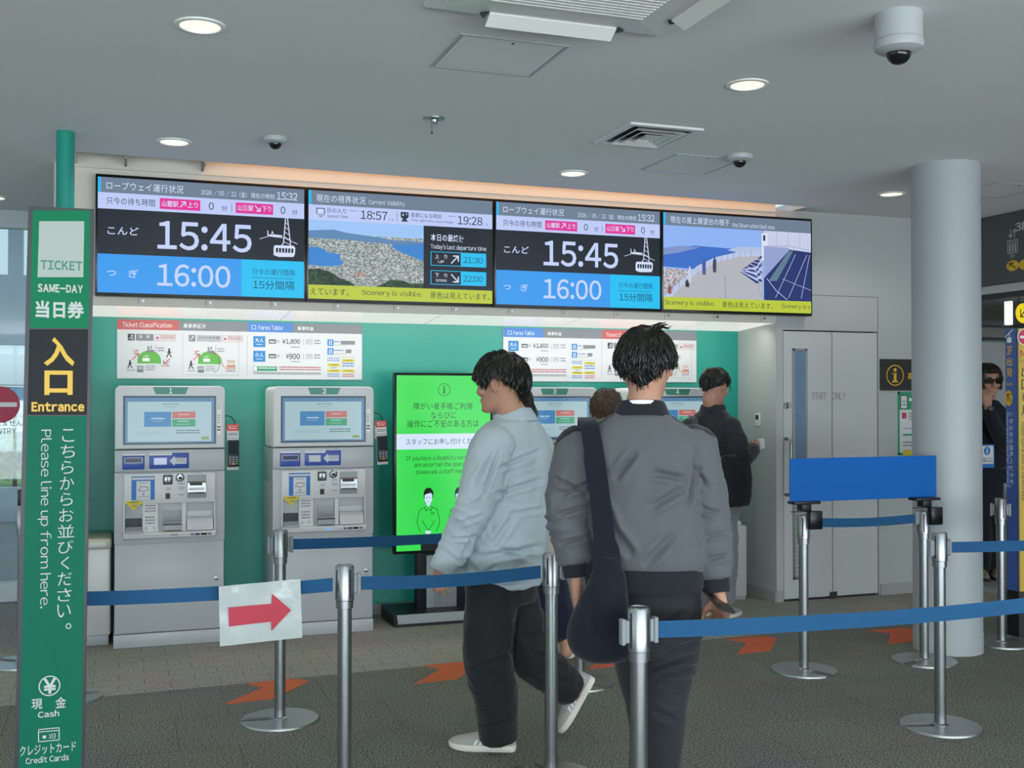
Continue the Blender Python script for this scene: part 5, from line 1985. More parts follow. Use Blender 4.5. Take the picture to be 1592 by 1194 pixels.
def belt(t, p, q, sag=0.012, r0=0.045, r1=0.045):
    a, b = V((p[0], p[1], 0)), V((q[0], q[1], 0))
    d = (b - a).normalized()
    a, b = a + d * r0, b - d * r1
    nrm = V((-d.y, d.x, 0)) * 0.0012
    n = 18
    rings = []
    for i in range(n + 1):
        f = i / n
        c = a.lerp(b, f)
        zs = -sag * 4 * f * (1 - f)
        tw = 0.004 * math.sin(f * 9.0)
        o = V((-d.y, d.x, 0)) * tw
        rings.append([c - nrm + V((0, 0, BZ0 + zs)), c + nrm + V((0, 0, BZ0 + zs)), c + nrm + o + V((0, 0, BZ1 + zs)), c - nrm + o + V((0, 0, BZ1 + zs))])
    g = G()
    g.loft(rings, M_belt)
    g.build('belt', t)


def ang(p, q):
    return math.atan2(q[1] - p[1], q[0] - p[0])


S1, S2, S3, S4 = (0.718, 5.315), (2.317, 5.463), (0.794, 4.116), (1.634, 4.144)
S5, S5b = (1.461, 2.993), (3.35, 2.985)
S6 = (-0.16, 4.115)
S7, S8 = (-0.526, 6.95), (-0.257, 6.07)
S9, S10, S11, S11b, S12 = (3.608, 5.302), (4.396, 5.262), (3.59, 4.19), (5.1, 4.15), (5.17, 5.486)
p1 = stanchion(*S1, 'belt post standing behind the red arrow sign', math.radians(170), clips=(ang(S1, S2), math.radians(180)))
belt(p1, S1, S2, r0=0.05)
p2 = stanchion(*S2, 'belt post half hidden behind the dark tote bag', math.radians(-60), clips=(ang(S2, S1),))
p3 = stanchion(*S3, 'belt post in front of machine 2, right of the red arrow sign', math.radians(80), clips=(ang(S3, S4),))
belt(p3, S3, S4, r0=0.06)
belt(p3, S3, S6, sag=0.008)
p4 = stanchion(*S4, 'belt post between the pale-shirt man and the grey-jacket man', math.radians(100), clips=(math.radians(10),))
p5 = stanchion(*S5, 'belt post nearest the viewer, in front of the dark tote bag', math.radians(80), clips=(0.0, math.pi))
belt(p5, S5, S5b, r0=0.06, sag=0.02)
stanchion(*S5b, 'belt post holding the far end of the nearest blue belt', 1.0, clips=())
p6 = stanchion(*S6, 'belt post hidden close behind the entrance sign', 0.6)
p7 = stanchion(*S7, 'belt post at the left edge behind the entrance sign', 2.5, clips=())
p8 = stanchion(*S8, 'belt post behind the entrance sign, farther than the rest there', 0.2, clips=())
p9 = stanchion(*S9, 'belt post under the left end of the blue panel', math.radians(-75), top=0.87)
belt(p9, S9, S10, r0=0.05)
p10 = stanchion(*S10, 'belt post under the right end of the blue panel', math.radians(200), clips=(ang(S10, S9),), top=0.87)
p11 = stanchion(*S11, 'belt post in front of the white column', math.radians(165), clips=(ang(S11, S11b), math.pi))
belt(p11, S11, S11b, r0=0.06)
stanchion(*S11b, 'belt post holding the belt that passes the white column', 1.0)
p12 = stanchion(*S12, 'belt post just right of the white column', math.radians(40), clips=(math.radians(130), math.radians(-20)))
S13 = (6.15, 6.45)
p13 = stanchion(*S13, 'belt post carrying the small information card', math.radians(40), r=0.15)

# red arrow card tied to its post
t = thing('arrow_card', 'white card in a plastic sleeve with a red arrow, hung on a belt', 'sign', (0.46, 4.07, 0.83))
ya = 4.068
PA = front_panel(ya)
aq = [PA.uv(*p) for p in ((342, 1005), (470, 991), (467, 900), (340, 912))]
g = G()
n = 14
rings = []
top0, top1, bot0, bot1 = aq[3], aq[2], aq[0], aq[1]
rr = random.Random(2)
grid = []
for j in range(9):
    row = []
    for i in range(n + 1):
        u, w = i / n, j / 8
        a = (bot0[0] * (1 - u) + bot1[0] * u) * (1 - w) + (top0[0] * (1 - u) + top1[0] * u) * w
        b = (bot0[1] * (1 - u) + bot1[1] * u) * (1 - w) + (top0[1] * (1 - u) + top1[1] * u) * w
        row.append((a, b, 0.004 * noise.noise(V((a * 14, b * 14, 0.3)))))
    grid.append(row)
M_sleeve = mat('plastic_sleeve', '#BAC1BF', 0.18, vary=0.03, bump=0.12, bscale=25)
vs, fs = [], []
for row in grid:
    vs += [tuple(PA.p(a, b, d)) for a, b, d in row]
for j in range(8):
    for i in range(n):
        k = j * (n + 1) + i
        fs.append((k, k + 1, k + n + 2, k + n + 1))
m = len(vs)
vs2 = [(v[0], v[1] + 0.003, v[2]) for v in vs]
g.raw(vs + vs2, fs + [tuple(i + m for i in f[::-1]) for f in fs], M_sleeve)
g.build('card', t, smooth=60)
g = G()


def card_pt(u, w, lift=0.0058):
    a = (bot0[0] * (1 - u) + bot1[0] * u) * (1 - w) + (top0[0] * (1 - u) + top1[0] * u) * w
    b = (bot0[1] * (1 - u) + bot1[1] * u) * (1 - w) + (top0[1] * (1 - u) + top1[1] * u) * w
    return PA.p(a, b, lift)


g.face([card_pt(u, w) for u, w in ((0.11, 0.32), (0.62, 0.33), (0.62, 0.17), (0.87, 0.49), (0.64, 0.80), (0.63, 0.63), (0.11, 0.64))], M_red)
g.build('red_arrow', t, smooth=0)
g = G()
for u in (0.2, 0.8):
    a, b = card_pt(u, 0.97)[0], card_pt(u, 0.97)[2]
    g.box((a - 0.012, ya - 0.002, b - 0.02), (a + 0.012, 4.112, b), mat('clear_tape', '#C9CFCC', 0.3))
g.build('tape', t)

# blue panel carried by two posts
ya = 5.285
t = thing('blue_panel', 'long plain blue sign panel held by two belt posts in front of the staff door', 'sign', (4.03, ya, 0.95))
PBL = front_panel(ya)
q0 = PBL.uv(1228, 713)
q1 = PBL.uv(1456, 711)
q2 = PBL.uv(1228, 781)
zt, zb = q0[1], q2[1]
g = G()
g.box((q0[0], ya, zb), (q1[0], ya + 0.006, zt), mat('panel_blue', '#135FB0', 0.5, vary=0.08, scale=1.0, spec=0.15), 0.002, 1)
g.build('panel', t)
for (px, py) in (S9, S10):
    g = G()
    g.box((px - 0.085, py - 0.045, zb - 0.012), (px + 0.085, py + 0.03, zb + 0.004), M_black, 0.003)
    g.box((px - 0.03, py - 0.035, zb - 0.05), (px + 0.03, py + 0.02, zb - 0.012), M_black, 0.003)
    g.box((px - 0.10, py - 0.03, zb - 0.055), (px + 0.035, py - 0.026, zb - 0.05), M_black)
    g.build('panel_holder', t)
    g = G()
    g.box((px - 0.005, py - 0.075, zb - 0.15), (px + 0.075, py - 0.036, zb - 0.048), M_blackgloss, 0.004)
    g.build('clamp_block', t)

# ------------------------------------------------------------------ entrance sign
YS = 3.8
PS = Panel((-0.2, YS, 0), (1, 0, 0), (0, 0, 1), (0, -1, 0))
tl, tr = PS.uv(44, 320), PS.uv(146, 325)
bl0, br0 = PS.uv(22, 1194), PS.uv(130, 1194)


def down(a, b, z):
    f = (a[1] - z) / (a[1] - b[1])
    return (a[0] + (b[0] - a[0]) * f, z)


bl, br = down(tl, bl0, 0.02), down(tr, br0, 0.02)
t = thing('entrance_sign', 'tall green entrance sign pillar at the left edge', 'sign', (-0.3 + 0.02, YS + 0.05, 0))
M_frame_d = mat('sign_frame', '#2E3338', 0.4)
g = G()
g.prism([PS.p(*q) for q in (bl, br, tr, tl)], (0, 0.09, 0), M_frame_d)
g.build('sign_frame', t)
g = G()
g.box((bl[0] - 0.06, YS - 0.12, 0), (br[0] + 0.06, YS + 0.11, 0.02), M_dark, 0.004)
g.build('foot_plate', t)
M_ribg = mat('ribbed_green', '#07694F', 0.5, vary=0.03, spec=0.15)
M_ribk = mat('ribbed_black', '#1F2325', 0.5, vary=0.03, spec=0.2)
M_signw = mat('sign_white', '#C4C9C6', 0.5)
for nm in (M_ribg, M_ribk):
    nt = nm.node_tree
    b = nt.nodes['Principled BSDF']
    tc = nt.nodes.new('ShaderNodeTexCoord')
    wv = nt.nodes.new('ShaderNodeTexWave')
    wv.inputs['Scale'].default_value = 40
    bp = nt.nodes.new('ShaderNodeBump')
    bp.inputs['Strength'].default_value = 0.12
    bp.inputs['Distance'].default_value = 0.002
    nt.links.new(tc.outputs['Object'], wv.inputs['Vector'])
    nt.links.new(wv.outputs['Fac'], bp.inputs['Height'])
    nt.links.new(bp.outputs[0], b.inputs['Normal'])


def quad(g, x0, x1, y0, x2, x3, y1, m, lift):
    """top edge from x0 to x1 at y0, bottom edge from x2 to x3 at y1, pixels"""
    PS.poly(g, [(x2, y1), (x3, y1), (x1, y0), (x0, y0)], m, lift)


g = G()
quad(g, 51, 140, 327, 46.5, 138, 510, M_green_sign, 0.001)
quad(g, 46, 137, 512, 42.5, 135, 645, M_ribk, 0.001)
quad(g, 42.5, 135, 647, 29, 126, 1194, M_ribg, 0.001)
PS.poly_uv(g, [(bl[0] + 0.012, 0.05), (br[0] - 0.006, 0.05), PS.uv(126, 1194), PS.uv(29, 1194)], M_ribg, 0.001)
M_card = mat('sign_grey_card', '#A9B3AC', 0.4)
quad(g, 61, 131, 344, 58.5, 129.5, 431, M_card, 0.0016)
Tt = lambda s, x0, y0, x1, y1, m, bold=0.0, rot=0: PS.text(g, s, x0, y0, x1, y1, m, 0.0022, bold, rot)
Tt('TICKET', 63, 404, 128, 419, mat('sign_green_ink', '#3C8A70', 0.5), 0.035)
Tt('SAME-DAY', 58.5, 441, 129, 454, M_signw, 0.04)
Tt('当日券', 55, 467, 131, 494, M_signw, 0.035)
Tt('入', 68, 524, 116, 569, M_yellow, 0.03)
Tt('口', 69, 576, 113, 614, M_yellow, 0.035)
Tt('Entrance', 49, 625, 131, 640, M_yellow, 0.045)
jt = 'こちらからお並びください'
ys0, ys1 = 667, 965
step = (ys1 - ys0) / len(jt)
for i, ch in enumerate(jt):
    f = i / len(jt)
    cxp = 106 - 7 * f
    small = {'い': 0.8, 'く': 0.95}.get(ch, 1)
    hh = step * 0.80
    ww = {'く': 13, 'こ': 19, 'い': 21, '並': 26, 'ら': 19, 'び': 24}.get(ch, 22)
    Tt(ch, cxp - ww / 2, ys0 + i * step, cxp + ww / 2, ys0 + i * step + hh, M_signw, -0.006)
Tt('。', 102, 969, 111, 978, M_signw)
Tt('Please line up from here.', 58, 668, 80, 946, M_signw, -0.008, -90)
a, b = PS.uv(77, 1066)
PS.ring_uv(g, a, b, 0.032, 0.0035, M_signw, 0.0022)
Tt('¥', 67, 1055, 88, 1079, M_signw, 0.02)
Tt('現', 49, 1087, 66, 1103, M_signw, 0.01)
Tt('金', 86, 1084, 103, 1101, M_signw, 0.01)
Tt('Cash', 59, 1106, 92, 1116, M_signw, 0.02)
ca, cb, cc, cd = PS.box_uv(60, 1134, 92, 1153)
PS.line_uv(g, [(ca, cb), (cc, cb), (cc, cd), (ca, cd)], 0.0028, M_signw, 0.0022, True)
PS.line_uv(g, [(ca, cd - 0.008), (cc, cd - 0.008)], 0.0025, M_signw, 0.0022)
PS.rect_uv(g, ca + 0.012, cb + 0.009, ca + 0.022, cb + 0.018, M_signw, 0.0022)
for k in range(3):
    PS.line_uv(g, [(cc - 0.028 + k * 0.007, cb + 0.008 - k * 0.001), (cc - 0.025 + k * 0.007, cb + 0.014), (cc - 0.028 + k * 0.007, cb + 0.02 + k * 0.001)], 0.0025, M_signw, 0.0022)
Tt('クレジットカード', 31, 1160, 118, 1176, M_signw, 0.006)
Tt('Credit Cards', 40, 1178, 107, 1188, M_signw, 0.016)
# the lower lines climb to the right with the perspective: same face, so they need no turning
g.build('sign_face', t, smooth=0)

# ------------------------------------------------------------------ signs on the door wall behind the column
PW = front_panel(FY - 0.012)
t = thing('information_sign', 'black sign with a yellow circled i on the wall beside the column', 'sign', (5.75, FY - 0.006, 1.55))
w0, w1 = PW.uv(1369, 607), PW.uv(1369, 558)
g = G()
g.box((w0[0], FY - 0.012, w0[1]), (w0[0] + 0.80, FY, w1[1]), mat('sign_dark', '#24211C', 0.4), 0.002, 1)
g.build('panel', t)
g = G()
a, b = PW.uv(1391.5, 583.5)
PW.ring_uv(g, a, b, 0.082, 0.008, M_yellow, 0.001)
PW.rect_uv(g, a - 0.013, b - 0.045, a + 0.013, b + 0.02, M_yellow, 0.001)
PW.rect_uv(g, a - 0.026, b + 0.008, a, b + 0.02, M_yellow, 0.001)
PW.rect_uv(g, a - 0.028, b - 0.055, a + 0.028, b - 0.043, M_yellow, 0.001)
PW.disc_uv(g, a, b + 0.042, 0.015, M_yellow, 0.001, 16)
PW.text(g, '案', 1411, 579, 1421, 590, M_yellow, 0.001, 0.01)
PW.text(g, '内', 1423.5, 579, 1432, 590, M_yellow, 0.001, 0.01)
g.build('sign_print', t, smooth=0)
t = thing('wall_poster', 'green edged poster under the black information sign', 'poster', (5.9, FY - 0.004, 1.0))
w0, w1 = PW.uv(1398, 708), PW.uv(1396, 609)
g = G()
g.box((w1[0], FY - 0.006, w0[1]), (w1[0] + 0.36, FY, w1[1]), M_paper, 0.001, 1)
g.build('sheet', t)
PP2 = front_panel(FY - 0.006)
g = G()
PP2.line_uv(g, [(w1[0] + 0.01, w0[1] + 0.01), (w1[0] + 0.35, w0[1] + 0.01), (w1[0] + 0.35, w1[1] - 0.01), (w1[0] + 0.01, w1[1] - 0.01)], 0.02, M_grn, 0.0008, True)
PP2.rect_uv(g, w1[0] + 0.02, w1[1] - 0.14, w1[0] + 0.34, w1[1] - 0.02, M_grn, 0.0008)
PP2.rect_uv(g, w1[0] + 0.025, w1[1] - 0.135, w1[0] + 0.095, w1[1] - 0.025, M_ink, 0.0012)
PP2.rect_uv(g, w1[0] + 0.032, w1[1] - 0.13, w1[0] + 0.088, w1[1] - 0.032, M_paper, 0.0016)
dash(g, w1[0] + 0.04, w1[1] - 0.12, w1[0] + 0.08, w1[1] - 0.07, M_grn, 2, 0.002, PP2)
dash(g, w1[0] + 0.11, w1[1] - 0.10, w1[0] + 0.30, w1[1] - 0.05, M_whiteink, 1, 0.0014, PP2)
PP2.rect_uv(g, w1[0] + 0.042, w1[1] - 0.21, w1[0] + 0.082, w1[1] - 0.165, M_red, 0.001)
PP2.text_uv(g, '1', w1[0] + 0.057, w1[1] - 0.20, w1[0] + 0.067, w1[1] - 0.175, M_whiteink, 0.0014)
dash(g, w1[0] + 0.10, w1[1] - 0.23, w1[0] + 0.31, w1[1] - 0.165, M_inkgrey, 3, 0.001, PP2)
PP2.rect_uv(g, w1[0] + 0.05, w1[1] - 0.345, w1[0] + 0.31, w1[1] - 0.33, M_grn, 0.001)
dash(g, w1[0] + 0.05, w1[1] - 0.30, w1[0] + 0.31, w1[1] - 0.285, M_inkgrey, 1, 0.001, PP2)
PP2.rect_uv(g, w1[0] + 0.05, w1[1] - 0.50, w1[0] + 0.13, w1[1] - 0.455, M_byel, 0.001)
dash(g, w1[0] + 0.05, w1[1] - 0.44, w1[0] + 0.31, w1[1] - 0.39, M_inkgrey, 2, 0.001, PP2)
dash(g, w1[0] + 0.15, w1[1] - 0.50, w1[0] + 0.31, w1[1] - 0.455, M_inkgrey, 2, 0.001, PP2)
g.build('poster_print', t, smooth=0)

# ------------------------------------------------------------------ signs of the right-hand opening
PR = Panel((RX - 0.03, 7.0, 0), (0, -1, 0), (0, 0, 1), (-1, 0, 0))
t = thing('overhead_sign', 'dark overhead direction sign with lift symbol at the right edge', 'sign', (RX, 5.5, 2.42))
g = G()
g.box((RX - 0.03, 4.4, 2.405), (RX + 0.02, 7.02, 2.935), mat('overhead_grey', '#4C5052', 0.45), 0.003, 1)
g.build('sign_box', t)
g = G()
g.box((RX - 0.028, 7.02, 2.405), (RX + 0.02, 7.13, 2.935), M_black)
g.build('end_cap', t)
M_sgrey = mat('sign_light_grey', '#B9BDBD', 0.5)
g = G()
PR.text(g, '3F', 1578, 347, 1598, 360, M_sgrey, 0.001, 0.02)
a0, b0, a1, b1 = PR.box_uv(1567, 375, 1582, 394)
PR.line_uv(g, [(a0, b0), (a1, b0), (a1, b1), (a0, b1)], 0.006, M_sgrey, 0.001, True)
for k in range(3):
    c = a0 + (a1 - a0) * (0.22 + 0.28 * k)
    w = (a1 - a0) * 0.07
    PR.rect_uv(g, c - w, b0 + 0.01, c + w, b0 + (b1 - b0) * 0.7, M_sgrey, 0.001)
    PR.disc_uv(g, c, b0 + (b1 - b0) * 0.82, w, M_sgrey, 0.001, 10)
for k, sg in ((0.3, -1), (0.7, 1)):
    c = a0 + (a1 - a0) * k
    PR.line_uv(g, [(c, b1 + 0.02), (c, b1 + 0.085)], 0.007, M_sgrey, 0.001)
    e = b1 + (0.02 if sg < 0 else 0.085)
    PR.line_uv(g, [(c - 0.016, e - sg * 0.025), (c, e), (c + 0.016, e - sg * 0.025)], 0.007, M_sgrey, 0.001)
PR.text(g, 'EV', 1571, 396, 1578, 401, M_sgrey, 0.001, 0.01)
a, b = PR.uv(1574.5, 413)
PR.disc_uv(g, a, b, 0.062, M_yellow, 0.001, 28, 0.04)
PR.line_uv(g, [(a + 0.03, b - 0.02), (a - 0.03, b + 0.02)], 0.008, M_ink, 0.0016)
PR.line_uv(g, [(a - 0.03, b - 0.005), (a - 0.03, b + 0.02), (a + 0.01, b + 0.02)], 0.008, M_ink, 0.0016)
a, b = PR.uv(1594, 411)
PR.disc_uv(g, a, b, 0.062, M_yellow, 0.001, 28, 0.04)
g.build('sign_print', t, smooth=0)

# hanging lightbox in the room beyond
hb = on_plane(1574, 487, 1, 7.4)
t = thing('hanging_lightbox', 'hanging sign with a yellow arrow disc and white edge light in the opening', 'sign', (hb.x + 0.3, 7.4, 2.1))
zt, zb = on_plane(1574, 468, 1, 7.4).z, on_plane(1574, 505, 1, 7.4).z
g = G()
g.box((hb.x, 7.4, zb), (hb.x + 0.9, 7.46, zt), mat('lightbox_brown', '#39302A', 0.5), 0.003, 1)
g.build('box', t)
g = G()
g.box((hb.x - 0.025, 7.395, zb), (hb.x, 7.465, zt), glow('lightbox_edge', '#F4F6F2', 1.1))
g.build('edge_light', t)
PL = front_panel(7.4)
g = G()
a, b = PL.uv(1591, 487)
PL.disc_uv(g, a, b, 0.085, glow('lightbox_yellow', '#EBD51E', 0.95), 0.001, 32)
PL.line_uv(g, [(a - 0.03, b - 0.03), (a + 0.03, b + 0.04)], 0.01, M_ink, 0.0016)
PL.line_uv(g, [(a - 0.03, b + 0.03), (a - 0.03, b - 0.03), (a + 0.03, b - 0.03)], 0.01, M_ink, 0.0016)
g.build('arrow_disc', t, smooth=0)
g = G()
g.tube([(hb.x - 0.55, 7.43, zb - 0.012), (hb.x + 0.9, 7.43, zb - 0.012)], 0.012, M_dark, 10)
g.tube([(hb.x + 0.1, 7.43, zt), (hb.x + 0.1, 7.43, 2.94)], 0.008, M_dark, 8)
g.tube([(hb.x + 0.8, 7.43, zt), (hb.x + 0.8, 7.43, 2.94)], 0.008, M_dark, 8)
g.build('hanger', t)
# small lit emergency lamp on the frame post
lp = on_plane(1528, 505, 0, RX)
t = thing('emergency_lamp', 'small white lit lamp on the door frame beside the column', 'lamp', (RX, 7.0, lp.z))
g = G()
g.box((RX - 0.03, 7.0, lp.z - 0.02), (RX, 7.08, lp.z + 0.12), M_white, 0.003)
g.build('housing', t)
g = G()
g.box((RX - 0.034, 7.005, lp.z - 0.05), (RX - 0.002, 7.075, lp.z - 0.02), glow('lamp_white', '#FBFBF7', 1.5))
g.build('lamp', t)

# blue and yellow pylon by the opening
pyc = on_plane(1582, 985, 2, 0.02)
YB = pyc.y - 0.03
lx = on_plane(1564, 700, 1, YB + 0.10).x
mx_ = on_plane(1582.5, 700, 1, YB).x
ztp = on_plane(1572, 510, 1, YB).z
zbt = on_plane(1572, 921, 1, YB).z
t = thing('direction_pylon', 'square standing pylon with blue and yellow faces at the right edge', 'sign', (mx_ + 0.1, YB + 0.1, 0))
M_pblue = mat('pylon_blue', '#3F5FA6', 0.4)
M_pyel = mat('pylon_yellow', '#C9A82C', 0.4)
g = G()
# left leaf faces back along the queue, right leaf turns towards the viewer
Lp, Mp, Rp, Bp = V((lx, YB + 0.10, 0)), V((mx_, YB, 0)), V((mx_ + 0.30, YB - 0.06, 0)), V((mx_ + 0.22, YB + 0.24, 0))
g.prism([(p.x, p.y, zbt) for p in (Lp, Mp, Rp, Bp)], (0, 0, ztp - zbt), mat('pylon_frame', '#4A4E50', 0.5))
g.build('pylon_core', t, smooth=0)
g = G()
g.prism([(p.x + (0.01 if k in (0, 1) else 0), p.y + 0.01, 0.0) for k, p in enumerate((Lp, Mp, Rp, Bp))], (0, 0, zbt), M_black)
g.build('base', t, smooth=0)


def leaf_panel(a, b):
    u = (b - a).normalized()
    n = V((u.y, -u.x, 0))
    return Panel(a, u, (0, 0, 1), n)


PBf, PYf = leaf_panel(Lp, Mp), leaf_panel(Mp, Rp)
wb = (Mp - Lp).length
g = G()
PBf.rect_uv(g, 0.004, zbt + 0.002, wb - 0.006, ztp - 0.002, M_pblue, 0.001)
T2 = lambda s, x0, y0, x1, y1, m, bold=0.0, rot=0: PBf.text(g, s, x0, y0, x1, y1, m, 0.002, bold, rot)
T2('3F', 1565.5, 538, 1574, 552, M_yellow, 0.02)
T2('出', 1565.5, 556, 1574, 569, M_yellow, 0.015)
T2('発', 1565.5, 572, 1574, 586, M_yellow, 0.015)
T2('Gate', 1565.5, 594, 1574, 600, M_yellow, 0.01)
a, b = PBf.uv(1568.5, 619)
PBf.disc_uv(g, a, b, wb * 0.32, M_yellow, 0.0015, 28, 0.05)
PBf.line_uv(g, [(a + wb * 0.15, b - 0.02), (a - wb * 0.12, b + 0.025)], 0.006, M_ink, 0.002)
PBf.line_uv(g, [(a - wb * 0.12, b - 0.015), (a - wb * 0.12, b + 0.025), (a + wb * 0.15, b + 0.025)], 0.006, M_ink, 0.002)
T2('こちらから改札へどうぞ。', 1570, 641, 1575.5, 757, M_whiteink, 0.0, -90)
T2('Please board in the order from here', 1566, 641, 1569, 757, M_whiteink, 0.0, -90)
q = [PBf.uv(*p) for p in ((1564.5, 529), (1567, 521), (1573, 512))]
PBf.line_uv(g, [PBf.uv(1563.5, 524), PBf.uv(1575, 512)], 0.006, M_whiteink, 0.002)
PBf.rect(g, 1566, 525, 1573, 533, M_whiteink, 0.002)
PBf.line_uv(g, [PBf.uv(1569.5, 526), PBf.uv(1569.5, 517)], 0.006, M_whiteink, 0.002)
g.build('blue_face', t, smooth=0)
wy = (Rp - Mp).length
g = G()
PYf.rect_uv(g, 0.008, zbt + 0.002, wy - 0.008, ztp - 0.002, M_pyel, 0.001)
a, b = PYf.uv(1594, 524)
PYf.disc_uv(g, a, b, 0.055, M_whiteink, 0.0015, 28)
PYf.disc_uv(g, a, b, 0.050, mat('no_entry_red', '#C5304F', 0.5), 0.002, 28)
PYf.rect_uv(g, a - 0.038, b - 0.008, a + 0.038, b + 0.008, M_whiteink, 0.0025)
T3 = lambda s, x0, y0, x1, y1, m, bold=0.0, rot=0: PYf.text(g, s, x0, y0, x1, y1, m, 0.002, bold, rot)
T3('NO', 1586, 544, 1605, 556, M_red, 0.01)
T3('Entry', 1586, 559, 1605, 565, M_red)
for i, ch in enumerate('出口専用'):
    T3(ch, 1588, 570 + i * 20, 1603, 586 + i * 20, M_ink)
T3('Please turn around to the entrance', 1588, 656, 1594, 778, M_ink, 0.0, -90)
g.build('yellow_face', t, smooth=0)

# small information card on its post
t = thing('information_card', 'small framed card with a blue i on the post by the opening', 'sign', (S13[0], S13[1], 1.0))
yi = S13[1] - 0.02
PI = front_panel(yi)
c0, c1 = PI.uv(1519, 728), PI.uv(1546, 691)
g = G()
g.box((c0[0], yi, c0[1]), (c1[0], yi + 0.012, c1[1]), M_blueink, 0.003)
g.build('frame', t)
g = G()
PI.rect_uv(g, c0[0] + 0.01, c0[1] + 0.03, c1[0] - 0.01, c1[1] - 0.01, M_paper, 0.0008)
a, b = PI.uv(1534.5, 701)
PI.disc_uv(g, a, b, 0.030, M_blueink, 0.0012)
PI.text_uv(g, 'i', a - 0.006, b - 0.018, a + 0.006, b + 0.018, M_whiteink, 0.0016, 0.02)
PI.text(g, '案内', 1527, 711, 1543, 718, M_inkgrey, 0.0012)
dash(g, c0[0] + 0.02, c0[1] + 0.035, c1[0] - 0.015, c0[1] + 0.05, M_inkgrey, 1, 0.0012, PI)
g.build('print', t, smooth=0)
g = G()
g.box((S13[0] - 0.07, yi - 0.01, c0[1] - 0.012), (S13[0] + 0.07, yi + 0.06, c0[1]), M_black, 0.002)
g.box((S13[0] - 0.03, yi, 0.9), (S13[0] + 0.03, yi + 0.04, c0[1] - 0.01), M_black, 0.003)
g.build('holder', t)

# ------------------------------------------------------------------ people
UP3 = V((0, 0, 1))


def evaluated_mesh(g, name, voxel, smooth=6, factor=0.5):
    """Fuse overlapping closed shapes into one continuous skin."""
    me = g.mesh(name, 0)
    o = bpy.data.objects.new('skin_source', me)
    COL.objects.link(o)
    r = o.modifiers.new('fuse', 'REMESH')
    r.mode = 'VOXEL'
    r.voxel_size = voxel
    r.adaptivity = 0.0
    if smooth:
        s = o.modifiers.new('soften', 'SMOOTH')
        s.factor = factor
        s.iterations = smooth
    bpy.context.view_layer.update()
    dg = bpy.context.evaluated_depsgraph_get()
    out = bpy.data.meshes.new_from_object(o.evaluated_get(dg))
    bpy.data.objects.remove(o)
    bpy.data.meshes.remove(me)
    out.name = name
    out.materials.clear()
    return out


def displace(me, fn):
    nr = [v.normal.copy() for v in me.vertices]
    for v, n in zip(me.vertices, nr):
        d = fn(v.co, n)
        if d:
            v.co += n * d
    me.update()


def seg_dist(p, a, b):
    ab = b - a
    t = max(0.0, min(1.0, (p - a).dot(ab) / max(ab.length_squared, 1e-9)))
    return (p - (a + ab * t)).length, t


def make_folds(base=0.003, scale=9.0, seed=0.0, limbs=(), creases=(), squash=(1, 1, 0.6)):
    """base: soft irregular folds; limbs: (a, b, radius, amplitude, waves per metre); creases: (pixel a, pixel b, depth, width, depression)"""
    off = V((seed * 3.1, seed * 1.7, seed * 2.3))
    cl = []
    for pa, pb, z, w, dep in creases:
        cl.append((at_depth(*pa, z), at_depth(*pb, z), w, dep))

    def fn(p, n):
        q = V((p.x * squash[0], p.y * squash[1], p.z * squash[2])) * scale + off
        a = noise.noise(q)
        b = noise.noise(q * 2.3 + V((7, 1, 3)))
        d = base * ((1 - abs(a) * 2.2) * 0.9 + 0.5 * b)
        for A, B, r, amp, fr in limbs:
            ds, t = seg_dist(p, A, B)
            if ds < r * 2.0:
                L = (B - A).length
                ph = t * L * fr + 1.3 * noise.noise(p * 9 + off)
                d += amp * (1 - abs(math.sin(math.pi * ph))) * (0.4 + 0.6 * abs(noise.noise(p * 5 - off)) * 2)
        for A, B, w, dep in cl:
            # distance across the line of sight only
            vd = (p - _O).normalized()
            if n.dot(vd) > -0.05:
                continue
            ab = B - A
            ap = p - A
            abx = ab - vd * ab.dot(vd)
            apx = ap - vd * ap.dot(vd)
            t = apx.dot(abx) / max(abx.length_squared, 1e-9)
            if -0.1 < t < 1.1:
                e = (apx - abx * t).length
                if e < w * 3.5:
                    k = math.sin(math.pi * max(0.0, min(1.0, t))) ** 0.6 if 0 < t < 1 else 0
                    d += k * (-dep * math.exp(-(e / w) ** 2) + 0.55 * dep * math.exp(-((e - 1.7 * w) / (w * 0.9)) ** 2))
        return d
    return fn


def boost(cr, k):
    return [(a, b, z, w * 0.85, d * k) for a, b, z, w, d in cr]


def se_ring(c, u, w, ru, rw, n=28, ex=2.3):
    out = []
    for i in range(n):
        t = 2 * math.pi * i / n
        cc, ss = math.cos(t), math.sin(t)
        out.append(c + u * (ru * math.copysign(abs(cc) ** (2 / ex), cc)) + w * (rw * math.copysign(abs(ss) ** (2 / ex), ss)))
    return out


def smooth_path(P, k=4):
    """Catmull-Rom resample of (point, radius...) tuples"""
    out = []
    n = len(P)
    for i in range(n - 1):
        p0, p1, p2, p3 = P[max(i - 1, 0)], P[i], P[i + 1], P[min(i + 2, n - 1)]
        for j in range(k):
            t = j / k
            row = []
            for a, b, c, d in zip(p0, p1, p2, p3):
                v = 0.5 * ((2 * b) + (c - a) * t + (2 * a - 5 * b + 4 * c - d) * t * t + (3 * b - a - 3 * c + d) * t ** 3)
                row.append(v)
            out.append(tuple(row))
    out.append(P[-1])
    return out


